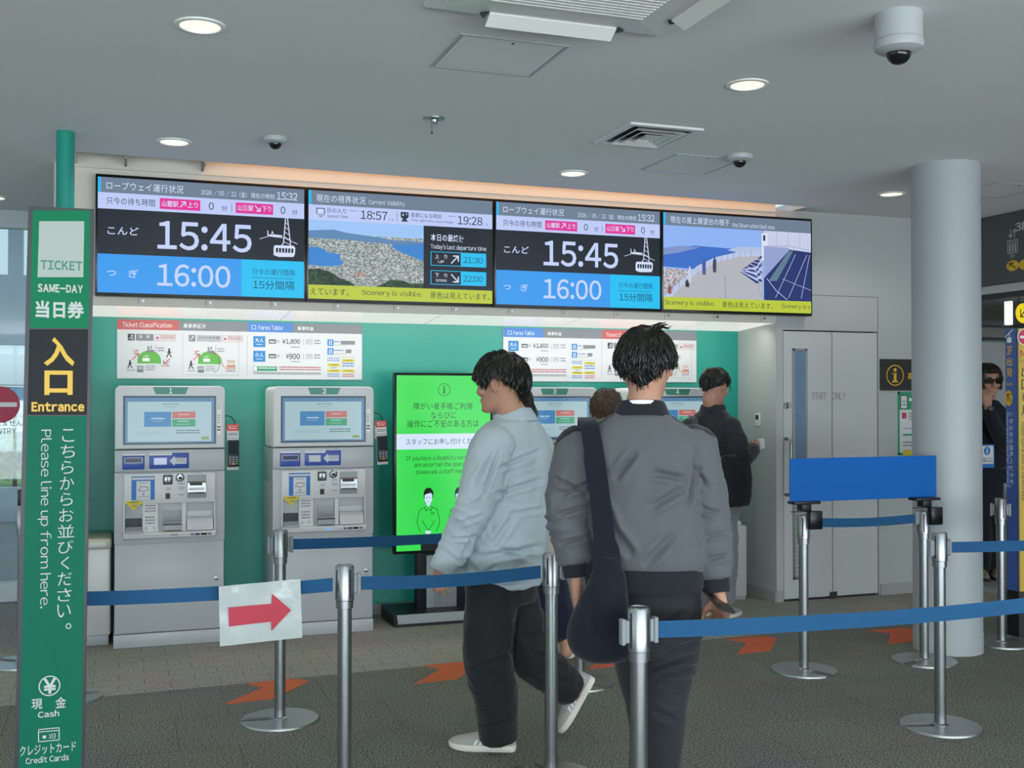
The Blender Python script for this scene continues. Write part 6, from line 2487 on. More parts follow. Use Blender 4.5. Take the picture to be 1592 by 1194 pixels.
def limb(g, pts, m=None, n=16, k=4, flat=False):
    """pts: (point, radius) chain -> tapered tube with rounded ends"""
    P = smooth_path([(p.x, p.y, p.z, r) for p, r in pts], k)
    path = [V(q[:3]) for q in P]
    rad = [max(q[3], 0.003) for q in P]
    # rounded caps
    d0 = (path[0] - path[1]).normalized()
    d1 = (path[-1] - path[-2]).normalized()
    path = [path[0] + d0 * rad[0] * 0.7, path[0] + d0 * rad[0] * 0.4] + path
    rad = [rad[0] * 0.35, rad[0] * 0.8] + rad
    if not flat:
        path += [path[-1] + d1 * rad[-1] * 0.4, path[-1] + d1 * rad[-1] * 0.7]
        rad += [rad[-1] * 0.8, rad[-1] * 0.35]
    g.tube(path, rad, m, n)


SK = [(0.000, 0.074, 0.030, 0.020), (0.008, 0.084, 0.005, 0.034), (0.022, 0.088, -0.045, 0.048), (0.040, 0.087, -0.068, 0.056), (0.058, 0.087, -0.078, 0.061),
      (0.078, 0.085, -0.087, 0.067), (0.100, 0.083, -0.094, 0.072), (0.120, 0.081, -0.098, 0.0755), (0.143, 0.088, -0.101, 0.078), (0.165, 0.085, -0.099, 0.078),
      (0.187, 0.072, -0.091, 0.072), (0.205, 0.050, -0.073, 0.058), (0.217, 0.026, -0.048, 0.038), (0.224, 0.004, -0.022, 0.014)]


def skull_row(z):
    z = max(0.0, min(0.224, z))
    for a, b in zip(SK, SK[1:]):
        if a[0] <= z <= b[0]:
            f = (z - a[0]) / (b[0] - a[0])
            return tuple(a[i] + (b[i] - a[i]) * f for i in range(1, 4))
    return SK[-1][1:]


def skull_pt(phi, z, infl=0.0):
    """phi: 0 = face, positive to the head's right"""
    yf, yb, w = skull_row(z)
    cy, hy = (yf + yb) / 2, (yf - yb) / 2
    x, y = (w + infl) * math.sin(phi), cy + (hy + infl) * math.cos(phi)
    top = max(0.0, (z - 0.16) / 0.064)
    return V((x, y, z + infl * top ** 1.5))


class Head:
    def __init__(self, centre, face, tilt_up=0.0, roll=0.0, s=1.0):
        f = V((face.x, face.y, 0)).normalized()
        r = V((f.y, -f.x, 0))
        f2 = f * math.cos(tilt_up) + UP3 * math.sin(tilt_up)
        u2 = UP3 * math.cos(tilt_up) - f * math.sin(tilt_up)
        r2 = r * math.cos(roll) + u2 * math.sin(roll)
        u3 = u2 * math.cos(roll) - r * math.sin(roll)
        self.r, self.f, self.u, self.c, self.s = r2, f2, u3, V(centre), s

    def w(self, p):
        return self.c + (self.r * p[0] + self.f * p[1] + self.u * (p[2] - 0.112)) * self.s

    def build(self, g):
        s = self.s
        rings = []
        for z, yf, yb, w in SK:
            rings.append([self.w(skull_pt(2 * math.pi * i / 28, z)) for i in range(28)])
        g.loft(rings)
        W = self.w

        def blob(c, r, n=10):
            vs = []
            rows = []
            for i in range(1, 7):
                t = math.pi * i / 7
                rows.append([W((c[0] + r[0] * math.sin(t) * math.cos(2 * math.pi * j / n), c[1] + r[1] * math.sin(t) * math.sin(2 * math.pi * j / n), c[2] - r[2] * math.cos(t))) for j in range(n)])
            g.loft(rows)
        # nose
        g.tube([W((0, 0.082, 0.132)), W((0, 0.093, 0.108)), W((0, 0.101, 0.088)), W((0, 0.092, 0.078))], [0.008 * s, 0.010 * s, 0.012 * s, 0.012 * s], None, 10)
        for x in (-0.011, 0.011):
            blob((x, 0.090, 0.081), (0.009, 0.010, 0.008))
        blob((0, 0.084, 0.056), (0.024, 0.010, 0.0055))
        blob((0, 0.083, 0.046), (0.021, 0.010, 0.006))
        blob((0, 0.080, 0.016), (0.018, 0.012, 0.012))
        for x in (-1, 1):
            blob((x * 0.032, 0.076, 0.138), (0.022, 0.014, 0.007))      # brow
            blob((x * 0.043, 0.066, 0.088), (0.022, 0.018, 0.018))      # cheek
            # ear: shell with rim and lobe
            blob((x * 0.076, -0.004, 0.108), (0.010, 0.017, 0.028))
            pts = [W((x * 0.080, 0.008, 0.094)), W((x * 0.084, 0.012, 0.115)), W((x * 0.087, 0.004, 0.134)), W((x * 0.088, -0.014, 0.134)), W((x * 0.087, -0.020, 0.114)), W((x * 0.083, -0.012, 0.094)), W((x * 0.079, -0.002, 0.082))]
            g.tube(pts, [0.004 * s, 0.004 * s, 0.0045 * s, 0.0045 * s, 0.0045 * s, 0.005 * s, 0.006 * s], None, 8)

    def eyes(self, parent):
        for x in (-1, 1):
            g = G()
            c = self.w((x * 0.031, 0.0735, 0.120))
            rows = []
            for i in range(1, 8):
                t = math.pi * i / 8
                rows.append([c + (self.r * (0.0125 * math.sin(t) * math.cos(2 * math.pi * j / 12)) + self.u * (0.0085 * math.sin(t) * math.sin(2 * math.pi * j / 12)) + self.f * (-0.0105 * math.cos(t))) * self.s for j in range(12)])
            g.loft(rows, mat('eye_white', '#E4E0DA', 0.25))
            ci = c + self.f * 0.0095 * self.s
            g.face([ci + (self.r * math.cos(a) + self.u * math.sin(a)) * 0.0048 * self.s + self.f * 0.0012 for a in [2 * math.pi * k / 12 for k in range(12)]], mat('iris_dark', '#1D1410', 0.15))
            g.build('eye', parent)
            g = G()
            P = [self.w((x * a, 0.088 + b, z)) for a, b, z in ((0.014, 0.0, 0.139), (0.03, 0.001, 0.145), (0.05, -0.012, 0.140))]
            g.tube(P, [0.0025, 0.0035, 0.0015], mat('brow_hair', '#1B1613', 0.8), 6)
            g.build('eyebrow', parent)


def hair(head, parent, m, seed=1, thick=0.014, line=None, n=900, length=0.07, lift=0.012, whorl=(0.0, -0.045), curl=0.0, wid=0.0042, part=None, name='hair', spread=0.35, fringe=0.0, tail=0.012):
    """Scalp cap plus tapered locks flowing outward from the crown."""
    rnd = random.Random(seed)

    def default_line(phi):
        a = abs((phi + math.pi) % (2 * math.pi) - math.pi)
        if a < 0.7:
            return 0.172 - fringe
        if a < 1.15:
            return 0.172 - fringe - (a - 0.7) / 0.45 * (0.066 - fringe * 0.6)
        if a < 2.05:
            return 0.112 + 0.040 * (1 - abs(a - 1.6) / 0.45)
        return 0.112 - (a - 2.05) / 1.09 * 0.072
    ln = line or default_line
    g = G()
    cols, rows = 44, 14
    grid = []
    for j in range(rows + 1):
        r = []
        for i in range(cols):
            phi = 2 * math.pi * i / cols
            z0 = ln(phi)
            f = j / rows
            z = z0 + (0.2238 - z0) * (1 - (1 - f) ** 1.6)
            t = thick * min(1.0, 0.35 + f * 3.2)
            nz = 0.004 * noise.noise(V((math.sin(phi) * 3, math.cos(phi) * 3, z * 40 + seed)))
            r.append(head.w(skull_pt(phi, z, t + nz)))
        grid.append(r)
    g.loft(grid, m, cap=False)
    g.bm.faces.new([v for v in g.bm.verts[-cols:]]) if False else None
    top = grid[-1]
    g.face(top, m)
    def shell(q, extra):
        t = thick * 0.85 + extra
        if q.z > 0.125:
            v = V((q.x / (0.0775 + t), (q.y + 0.006) / (0.0925 + t), (q.z - 0.125) / (0.0985 + t)))
            if v.length > 0.05:
                v.normalize()
            return V((v.x * (0.0775 + t), v.y * (0.0925 + t) - 0.006, 0.125 + v.z * (0.0985 + t)))
        yf, yb, w = skull_row(max(0.0, q.z))
        cy, hy = (yf + yb) / 2, (yf - yb) / 2
        e = math.hypot(q.x / (w + t), (q.y - cy) / (hy + t))
        if e > 0.05:
            q.x /= e
            q.y = cy + (q.y - cy) / e
        return q
    for k in range(n):
        phi = rnd.uniform(-math.pi, math.pi)
        z0 = ln(phi)
        z = z0 + 0.004 + (0.222 - z0) * math.sqrt(rnd.random())
        p = skull_pt(phi, z, thick * 0.8)
        d = V((p.x - whorl[0], p.y - whorl[1], 0))
        if d.length < 1e-4:
            d = V((0, 1, 0))
        d.normalize()
        steep = min(1.0, max(0.0, (0.205 - z) / 0.05))
        d = V((d.x * (1 - steep * 0.9), d.y * (1 - steep * 0.9), -steep - 0.05))
        d += V((rnd.gauss(0, spread), rnd.gauss(0, spread), rnd.gauss(0, spread * 0.3)))
        d.normalize()
        L = min(length * rnd.uniform(0.6, 1.2), (z - z0) * 1.1 + tail)
        lf = lift * rnd.uniform(0.2, 1.0)
        pts, rr = [], []
        q = p.copy()
        ph = rnd.uniform(0, 6.28)
        for i in range(5):
            f = i / 4
            q2 = shell(q.copy(), lf * math.sin(f * 2.0))
            if curl:
                q2 = q2 + V((math.cos(ph + f * 7), math.sin(ph + f * 7), math.sin(ph * 1.7 + f * 6))) * curl
            pts.append(head.w(q2))
            rr.append(wid * head.s * (1 - f) ** 0.7 + 0.0004)
            q = shell(q + d * (L / 4), 0.0)
            d = (d + V((0, 0, -0.2))).normalized()
        g.tube(pts, rr, m, 4, cap=True)
    return g.build(name, parent, smooth=60)


def hand(g, wrist, d, palm, thumb_side, curl=(0.35, 0.4, 0.45, 0.5), s=1.0, thumb_close=0.4, spread=0.06, seed=0):
    """wrist point, d: direction of the fingers, palm: way the palm faces, thumb_side: vector towards the thumb"""
    d = d.normalized()
    palm = (palm - d * palm.dot(d)).normalized()
    side = d.cross(palm)
    if side.dot(thumb_side) < 0:
        side = -side
    # palm
    rings = []
    for t, hw, th in ((-0.035, 0.027, 0.021), (0.0, 0.028, 0.020), (0.025, 0.036, 0.018), (0.055, 0.041, 0.016), (0.080, 0.041, 0.014), (0.092, 0.036, 0.010)):
        rings.append(se_ring(wrist + d * t * s, side, palm, hw * s, th * s, 16, 2.6))
    g.loft(rings)
    base = [(0.029, 0.086, 0.070, 0.0088), (0.0095, 0.090, 0.079, 0.0092), (-0.010, 0.087, 0.073, 0.0088), (-0.029, 0.079, 0.057, 0.0078)]
    for i, (o, t, L, r) in enumerate(base):
        b = wrist + (d * t + side * o) * s
        dd = (d + side * (spread * (1.5 - i))).normalized()
        c = curl[i]
        pts = [(b - dd * 0.02 * s, r * s * 1.05), (b, r * s * 1.05)]
        ang_ = c * 0.75
        q = b
        for seg, (fr, rr) in enumerate(((0.45, 0.98), (0.30, 0.90), (0.25, 0.78))):
            v = dd * math.cos(ang_) + palm * math.sin(ang_)
            q = q + v * (L * fr * s)
            pts.append((q, r * rr * s))
            ang_ += c * (1.0 if seg == 0 else 0.7)
        limb(g, pts, None, 10, 2)
    b = wrist + (d * 0.022 + side * 0.024 + palm * 0.004) * s
    v1 = (d * 0.75 + side * (0.75 - 0.6 * thumb_close) + palm * (0.25 + 0.6 * thumb_close)).normalized()
    v2 = (d * 0.95 + side * (0.25 - 0.5 * thumb_close) + palm * (0.2 + 0.6 * thumb_close)).normalized()
    p1 = b + v1 * 0.046 * s
    p2 = p1 + v2 * 0.032 * s
    p3 = p2 + v2 * 0.024 * s
    limb(g, [(b, 0.0135 * s), (p1, 0.0112 * s), (p2, 0.0100 * s), (p3, 0.0080 * s)], None, 10, 2)


def shoe(parent, heel, toe_dir, up_dir, side, upper, sole_m, L=0.285, stripes=None, laces=True, lace_m=None):
    """heel: point on the ground under the heel's back; side: the shoe's outer side"""
    f = toe_dir.normalized()
    u = (up_dir - f * up_dir.dot(f)).normalized()
    s = f.cross(u)
    if s.dot(side) < 0:
        s = -s
    k = L / 0.285
    g = G()
    prof = [(0.0, 0.026, 0.055), (0.012, 0.034, 0.078), (0.045, 0.037, 0.090), (0.085, 0.038, 0.088), (0.12, 0.040, 0.072), (0.165, 0.045, 0.055), (0.21, 0.046, 0.044), (0.25, 0.040, 0.037), (0.275, 0.026, 0.028), (0.285, 0.010, 0.018)]
    rings = []
    for y, w, h in prof:
        r = []
        for i in range(20):
            t = 2 * math.pi * i / 20
            x = w * math.copysign(abs(math.cos(t)) ** 0.8, math.cos(t))
            z = 0.016 + (h * abs(math.sin(t)) ** 0.85 if math.sin(t) > 0 else -0.006 * abs(math.sin(t)))
            bend = 0.004 * (x > 0) * math.sin(y / 0.285 * 3.1)
            r.append(heel + (f * y + s * (x + bend) + u * z) * k)
        rings.append(r)
    g.loft(rings, upper)
    up = g.build('shoe', parent, smooth=50)
    g = G()
    out = []
    for y, w, h in prof:
        out.append((y, w + 0.005))
    left = [(y, w) for y, w in out]
    pts = [(y, w) for y, w in left] + [(0.290, 0.0)] + [(y, -w) for y, w in reversed(left)] + [(-0.005, 0.0)]
    rings = []
    for z, e in ((0.0, 0.94), (0.004, 1.0), (0.024, 1.0), (0.027, 0.97)):
        rings.append([heel + (f * (0.14 + (y - 0.14) * (1 if e == 1 else 0.99) ) + s * (x * e) + u * (z + (0.010 * max(0, (y - 0.2) / 0.085) ** 2 if z < 0.01 else 0.004 * max(0, (y - 0.2) / 0.085) ** 2))) * k for y, x in pts])
    g.loft(rings, sole_m)
    g.build('sole', up, smooth=50)
    if stripes:
        for q in range(3):
            g = G()
            y0 = 0.118 + q * 0.022
            for sg in (1, -1):
                pts4 = []
                for yy, zz in ((y0, 0.030), (y0 + 0.012, 0.030), (y0 - 0.010 + 0.012, 0.062 - q * 0.006), (y0 - 0.010, 0.062 - q * 0.006)):
                    w = 0.041 + 0.004 * (yy - 0.12) / 0.05
                    fall = max(0.0, (zz - 0.028) / 0.06)
                    pts4.append(heel + (f * yy + s * sg * (w * (1 - 0.30 * fall) + 0.0022 + (0.004 if sg > 0 else 0)) + u * zz) * k)
                g.prism(pts4, s * (-0.003 * sg), stripes)
            g.build('stripe', up, smooth=0)
    if laces:
        g = G()
        lm = lace_m or M_whiteink
        for q in range(4):
            y = 0.115 + q * 0.02
            h = 0.016 + 0.080 - (y - 0.10) * 0.42 - 0.004
            g.tube([heel + (f * y + s * x + u * (h - abs(x) * 0.42)) * k for x in (-0.022, -0.01, 0.0, 0.01, 0.022)], 0.0026, lm, 6)
        g.build('laces', up)
    return up


def skin_mat(name, c):
    m = mat(name, c, 0.55, vary=0.05, scale=30, spec=0.35)
    m.node_tree.nodes['Principled BSDF'].inputs['Subsurface Weight'].default_value = 0.12
    m.node_tree.nodes['Principled BSDF'].inputs['Subsurface Radius'].default_value = (0.02, 0.008, 0.004)
    return m


M_skin = skin_mat('skin_light', '#BF9078')
M_skin2 = skin_mat('skin_tan', '#B38470')
M_hair_b = mat('hair_black', '#15130F', 0.42, vary=0.3, scale=60)
M_hair_br = mat('hair_brown', '#5A4636', 0.55, vary=0.35, scale=50)


def torso_rings(rows, u0, f0, n=32, ex=2.4):
    """rows: (centre, half width, half depth, twist)"""
    P = smooth_path([(c.x, c.y, c.z, a, b, t) for c, a, b, t in rows], 3)
    out = []
    for q in P:
        cs, sn = math.cos(q[5]), math.sin(q[5])
        u = u0 * cs + f0 * sn
        f = f0 * cs - u0 * sn
        out.append(se_ring(V(q[:3]), u, f, max(q[3], 0.004), max(q[4], 0.004), n, ex))
    return out


def finish(me, mats, name, parent, pick=None, smooth=70):
    for m in mats:
        me.materials.append(m)
    if pick:
        for p in me.polygons:
            p.material_index = pick(p.center, p.normal)
    me.polygons.foreach_set('use_smooth', [True] * len(me.polygons))
    return link_mesh(name, me, parent)


def simple_ring(g, c, u, f, ru, rf, h, wall=0.006, m=None, up=UP3, flare=1.0, ex=2.3):
    """a band of cloth: cuff, hem, collar"""
    a = [se_ring(c, u, f, ru, rf, 36, ex), se_ring(c + up * h * 0.5, u, f, ru * (1 + (flare - 1) * 0.5) + 0.002, rf * (1 + (flare - 1) * 0.5) + 0.002, 36, ex), se_ring(c + up * h, u, f, ru * flare, rf * flare, 36, ex),
         se_ring(c + up * h, u, f, ru * flare - wall, rf * flare - wall, 36, ex), se_ring(c, u, f, ru - wall, rf - wall, 36, ex)]
    a.append(a[0])
    g.loft(a, m, cap=False)

# ================================================================== man in the pale shirt, walking to the left
def person_root(name_label, foot, group=None):
    return thing('person', name_label, 'person', foot, group)


def cam_dir(a_right, a_fwd):
    return (_R * a_right + _FH * a_fwd).normalized()


D = at_depth


def man_pale_shirt():
    f = cam_dir(-0.80, 0.60)
    lat = V((f.y, -f.x, 0))          # his right
    Z = 4.75
    foot = on_plane(760, 1166, 2, 0)
    t = person_root('man in pale blue shirt and black jeans walking left, seen from behind', (foot.x, foot.y, 0))
    hd = Head(D(779, 598, 4.76), cam_dir(-0.93, 0.36), tilt_up=-0.06, s=1.06)
    neck = D(801, 652, 4.77)
    LS, LE, LW = D(768, 688, 4.63), D(738, 790, 4.55), D(697, 868, 4.56)
    RS, RE, RW = D(832, 688, 4.90), D(812, 790, 5.02), D(768, 850, 5.12)
    LH, LK, LA = D(766, 905, 4.70), D(758, 1020, 4.68), D(779, 1138, 4.77)
    RH, RK, RA = D(795, 905, 4.86), D(822, 1015, 4.88), D(893, 1078, 4.97)
    pel = D(779, 895, 4.78)
    body = G()
    hd.build(body)
    limb(body, [(hd.w((0, -0.02, 0.07)), 0.054), (hd.w((0, -0.028, 0.02)), 0.060), (neck, 0.066), (neck - UP3 * 0.05, 0.075)])
    rows = [(pel - UP3 * 0.06, 0.13, 0.10, 0), (pel + UP3 * 0.05, 0.155, 0.12, 0), (D(782, 800, 4.77), 0.155, 0.125, 0), (D(788, 720, 4.77), 0.165, 0.115, 0), (D(796, 672, 4.77), 0.15, 0.085, 0), (neck - UP3 * 0.01, 0.06, 0.055, 0)]
    body.loft(torso_rings(rows, lat, f))
    ldir = (LW - LE).normalized()
    limb(body, [(LS, 0.055), (LE, 0.044), (LW, 0.030)])
    limb(body, [(RS, 0.055), (RE, 0.044), (RW, 0.030)])
    hand(body, LW + ldir * 0.02, ldir * 0.75 - UP3 * 0.6 , lat * 0.9 + f * 0.2, f, (0.45, 0.5, 0.55, 0.6), 0.98)
    rdir = (RW - RE).normalized()
    hand(body, RW + rdir * 0.02, rdir, -lat, f, (0.4, 0.45, 0.5, 0.55), 0.98)
    limb(body, [(LH, 0.082), (LK, 0.056), (LA, 0.034), (LA - UP3 * 0.03, 0.028)])
    limb(body, [(RH, 0.082), (RK, 0.056), (RA, 0.040)])
    me = evaluated_mesh(body, 'body', 0.0055, 3)
    b = finish(me, [M_skin], 'body', t)
    hd.eyes(t)
    hair(hd, t, M_hair_b, 3, 0.020, None, 2000, 0.075, 0.017, (0.01, -0.05), spread=0.5, fringe=0.03, tail=0.010)
    # shirt
    M_shirt = fabric('pale_blue_cotton', '#B3C2C8', 0.85, 1200, 0.05)
    g = G()
    hem = D(780, 893, 4.78)
    rows = [(hem - UP3 * 0.005, 0.222, 0.168, 0), (hem + UP3 * 0.07, 0.222, 0.170, 0), (D(783, 815, 4.78), 0.215, 0.168, 0), (D(787, 755, 4.78), 0.212, 0.155, 0), (D(790, 705, 4.78), 0.212, 0.138, 0), (D(795, 676, 4.775), 0.185, 0.112, 0), (D(799, 657, 4.77), 0.125, 0.090, 0), (neck + UP3 * 0.005, 0.078, 0.072, 0)]
    g.loft(torso_rings(rows, lat, f))
    limb(g, [(LS + UP3 * 0.0, 0.088), (LS.lerp(LE, 0.45), 0.088), (LE, 0.078), (LE.lerp(LW, 0.55), 0.066), (LW + ldir * 0.005, 0.056)], k=5, flat=True)
    limb(g, [(RS, 0.082), (RS.lerp(RE, 0.5), 0.080), (RE, 0.074), (RW, 0.055)])
    # shirt tail, longer at the back
    tail = hem - f * 0.10 + lat * 0.02
    g.loft(torso_rings([(hem - f * 0.05 - UP3 * 0.045, 0.15, 0.10, 0), (hem - f * 0.02 + UP3 * 0.02, 0.20, 0.145, 0)], lat, f))
    me = evaluated_mesh(g, 'shirt', 0.008, 8)
    cr = [((842, 700), (770, 730), 4.6, 0.010, 0.010), ((845, 745), (765, 770), 4.6, 0.012, 0.010), ((838, 720), (795, 735), 4.6, 0.007, 0.007), ((848, 790), (790, 800), 4.6, 0.010, 0.007),
          ((846, 850), (740, 868), 4.6, 0.016, 0.012), ((842, 872), (770, 850), 4.6, 0.012, 0.008), ((776, 700), (748, 775), 4.5, 0.009, 0.012), ((765, 700), (735, 760), 4.5, 0.010, 0.008), ((735, 830), (716, 870), 4.5, 0.008, 0.008),
          ((757, 770), (725, 790), 4.5, 0.008, 0.010), ((750, 800), (712, 815), 4.5, 0.008, 0.009), ((735, 835), (700, 838), 4.5, 0.007, 0.008), ((800, 740), (775, 780), 4.6, 0.009, 0.009),
          ((772, 880), (745, 895), 4.6, 0.01, 0.01), ((800, 800), (765, 850), 4.6, 0.016, 0.010), ((838, 690), (806, 702), 4.6, 0.003, 0.003), ((776, 690), (806, 702), 4.6, 0.003, 0.003)]
    displace(me, make_folds(0.006, 8, 1.0, [(LS, LE, 0.09, 0.006, 13), (LE, LW, 0.07, 0.009, 18)], boost(cr, 1.9)))
    sh = finish(me, [M_shirt], 'shirt', t)
    g = G()
    cu = lat * 0.9 + UP3 * 0.0
    ax = ldir
    us = ax.cross(UP3).normalized()
    simple_ring(g, LW - ax * 0.012, us, us.cross(ax), 0.058, 0.058, 0.065, 0.006, M_shirt, ax, 0.97)
    g.build('cuff', sh)
    g = G()
    nk = D(802, 655, 4.77)
    fw = (f * 0.95 + UP3 * -0.25).normalized()
    upc = (UP3 * 0.93 + f * 0.30).normalized()
    simple_ring(g, nk - UP3 * 0.012, lat, fw, 0.086, 0.082, 0.055, 0.007, M_shirt, upc, 0.93)
    simple_ring(g, nk - UP3 * 0.018, lat, fw, 0.100, 0.094, 0.058, 0.006, M_shirt, upc, 0.85)
    g.build('collar', sh)
    # jeans
    M_jean = fabric('black_denim', '#222426', 0.8, 900, 0.2, 14)
    g = G()
    rows = [(pel - UP3 * 0.11, 0.15, 0.13, 0), (pel - UP3 * 0.03, 0.165, 0.14, 0), (pel + UP3 * 0.05, 0.165, 0.135, 0)]
    g.loft(torso_rings(rows, lat, f))
    hemL = D(775, 1149, 4.76)
    limb(g, [(LH, 0.112), (LH.lerp(LK, 0.5), 0.108), (LK, 0.104), (LK.lerp(LA, 0.5), 0.094), (hemL, 0.080)], flat=True)
    limb(g, [(RH, 0.108), (RH.lerp(RK, 0.5), 0.100), (RK, 0.098), (RK.lerp(RA, 0.5), 0.088), (RA.lerp(RK, 0.05), 0.072)], flat=True)
    me = evaluated_mesh(g, 'jeans', 0.009, 6)
    cr = [((732, 1040), (800, 1010), 4.6, 0.014, 0.010), ((795, 1030), (800, 960), 4.6, 0.012, 0.008), ((745, 1128), (795, 1118), 4.6, 0.010, 0.009), ((740, 1105), (795, 1095), 4.6, 0.010, 0.006), ((822, 1010), (872, 1035), 4.8, 0.010, 0.010), ((810, 990), (845, 985), 4.8, 0.01, 0.01), ((838, 1050), (880, 1060), 4.8, 0.012, 0.008)]
    displace(me, make_folds(0.006, 7, 2.0, [(LK, LA, 0.1, 0.005, 9), (RK, RA, 0.1, 0.006, 12)], boost(cr, 1.7)))
    finish(me, [M_jean], 'jeans', t)
    # trainers
    M_up, M_so, M_st = fabric('shoe_grey_suede', '#A9A7A2', 0.9, 800, 0.06), mat('shoe_sole_white', '#DAD8CC', 0.6), mat('shoe_stripe', '#D9DEDE', 0.6)
    toeL = cam_dir(-1.0, 0.12)
    heelL = on_plane(801, 1166, 2, 0)
    shoe(t, heelL, toeL, UP3, -_FH, M_up, M_so, 0.288, M_st)
    toe_pt = D(876, 1141, 5.0)
    hl = D(922, 1060, 5.0)
    fd = (toe_pt - hl).normalized()
    ud = (-_R * 0.85 + UP3 * 0.52)
    s1 = fd
    shoe(t, toe_pt - fd * 0.285 - ud.normalized() * 0.0, fd, ud, -_FH, M_up, M_so, 0.285, M_st)


man_pale_shirt()


# ================================================================== man in the grey jacket, seen from behind
def man_grey_jacket():
    f = cam_dir(0.10, 1.0)
    lat = V((f.y, -f.x, 0))
    Z = 3.62
    foot = on_plane(1020, 1350, 2, 0)
    t = person_root('man in grey jacket with black collar walking away, phone in hand', (foot.x, foot.y, 0))
    hd = Head(D(1004, 572, 3.66), cam_dir(0.30, 1.0), tilt_up=-0.08, roll=0.03, s=1.04)
    neck = D(998, 640, 3.62)
    LS, LE, LW = D(897, 690, 3.62), D(885, 795, 3.60), D(894, 884, 3.58)
    RS, RE, RW = D(1080, 690, 3.62), D(1099, 805, 3.60), D(1114, 908, 3.56)
    LH, LK, LA = D(985, 950, 3.64), D(1010, 1110, 3.74), D(1008, 1275, 3.80)
    RH, RK, RA = D(1048, 950, 3.62), D(1030, 1110, 3.58), D(1026, 1285, 3.66)
    pel = D(1018, 935, 3.63)
    body = G()
    hd.build(body)
    limb(body, [(hd.w((0, -0.02, 0.08)), 0.050), (hd.w((0, -0.030, 0.02)), 0.055), (neck, 0.062), (neck - UP3 * 0.06, 0.075)])
    rows = [(pel - UP3 * 0.06, 0.13, 0.10, 0), (pel + UP3 * 0.05, 0.145, 0.105, 0), (D(1005, 820, Z), 0.145, 0.105, 0), (D(995, 730, Z), 0.165, 0.105, 0), (D(993, 680, Z), 0.155, 0.08, 0), (neck - UP3 * 0.02, 0.06, 0.055, 0)]
    body.loft(torso_rings(rows, lat, f))
    limb(body, [(LS, 0.05), (LE, 0.042), (LW, 0.030)])
    limb(body, [(RS, 0.05), (RE, 0.042), (RW, 0.030)])
    ld, rd = (LW - LE).normalized(), (RW - RE).normalized()
    hand(body, LW + ld * 0.035, -UP3 + lat * 0.06 - f * 0.03, lat, f, (0.28, 0.34, 0.38, 0.42), 1.0, 0.3)
    hand(body, RW + rd * 0.03, -UP3 * 1.0 + lat * 0.12 - f * 0.05, -lat * 0.85 - f * 0.5, f, (1.05, 1.1, 1.15, 1.2), 1.0, 0.7)
    limb(body, [(LH, 0.08), (LK, 0.054), (LA, 0.038), (LA - UP3 * 0.06, 0.034)])
    limb(body, [(RH, 0.08), (RK, 0.054), (RA, 0.038), (RA - UP3 * 0.06, 0.034)])
    me = evaluated_mesh(body, 'body', 0.005, 3)
    finish(me, [M_skin], 'body', t)
    hd.eyes(t)

    def ln(phi):
        a = abs((phi + math.pi) % (2 * math.pi) - math.pi)
        if a < 0.8:
            return 0.165
        if a < 1.3:
            return 0.165 - (a - 0.8) / 0.5 * 0.055
        if a < 1.8:
            return 0.142 - abs(a - 1.5) / 0.3 * 0.03
        return 0.112 - (a - 1.8) / 1.34 * 0.078
    hair(hd, t, M_hair_b, 5, 0.013, ln, 2200, 0.055, 0.016, (0.02, -0.03), spread=0.6, wid=0.0036, tail=0.010)
    # cowlick at the crown
    g = G()
    rr = random.Random(9)
    for k in range(14):
        a = hd.w((0.036 + rr.uniform(-0.018, 0.018), -0.045 + rr.uniform(-0.02, 0.02), 0.226))
        b = a + _R * (0.028 + rr.uniform(-0.02, 0.02)) + UP3 * rr.uniform(0.002, 0.022)
        c = b + _R * rr.uniform(0.004, 0.02) + UP3 * rr.uniform(-0.006, 0.008)
        g.tube([a - UP3 * 0.01, a.lerp(b, 0.5) + UP3 * 0.006, b, c], [0.003, 0.0024, 0.0016, 0.0005], M_hair_b, 4)
    g.build('cowlick', t, smooth=60)
    # trousers first, so that the jacket hem covers their waist
    M_tr = fabric('charcoal_jersey', '#2A2D31', 0.75, 700, 0.1)
    g = G()
    rows = [(pel - UP3 * 0.16, 0.135, 0.125, 0), (pel - UP3 * 0.06, 0.150, 0.135, 0), (pel + UP3 * 0.06, 0.15, 0.125, 0)]
    g.loft(torso_rings(rows, lat, f))
    limb(g, [(LH, 0.095), (LH.lerp(LK, 0.45), 0.092), (LK, 0.074), (LK.lerp(LA, 0.5), 0.066), (LA, 0.056)], flat=True)
    limb(g, [(RH, 0.098), (RH.lerp(RK, 0.45), 0.094), (RK, 0.074), (RK.lerp(RA, 0.5), 0.064), (RA, 0.054)], flat=True)
    me = evaluated_mesh(g, 'trousers', 0.008, 7)
    cr = [((1085, 1018), (1010, 1040), 3.5, 0.010, 0.012), ((1088, 1035), (1020, 1052), 3.5, 0.010, 0.010), ((1080, 1000), (1030, 1012), 3.5, 0.012, 0.007), ((1080, 940), (1020, 985), 3.5, 0.014, 0.006), ((1075, 1060), (1025, 1065), 3.5, 0.012, 0.006), ((1052, 1120), (1015, 1105), 3.5, 0.012, 0.007)]
    displace(me, make_folds(0.005, 7, 3.0, (), boost(cr, 1.8)))
    finish(me, [M_tr], 'trousers', t)
    # jacket
    M_j = fabric('grey_technical_knit', '#5C6164', 0.75, 1100, 0.04)
    M_jb = fabric('black_rib', '#23262B', 0.85, 600, 0.1)
    g = G()
    hem = D(1013, 884, 3.61)
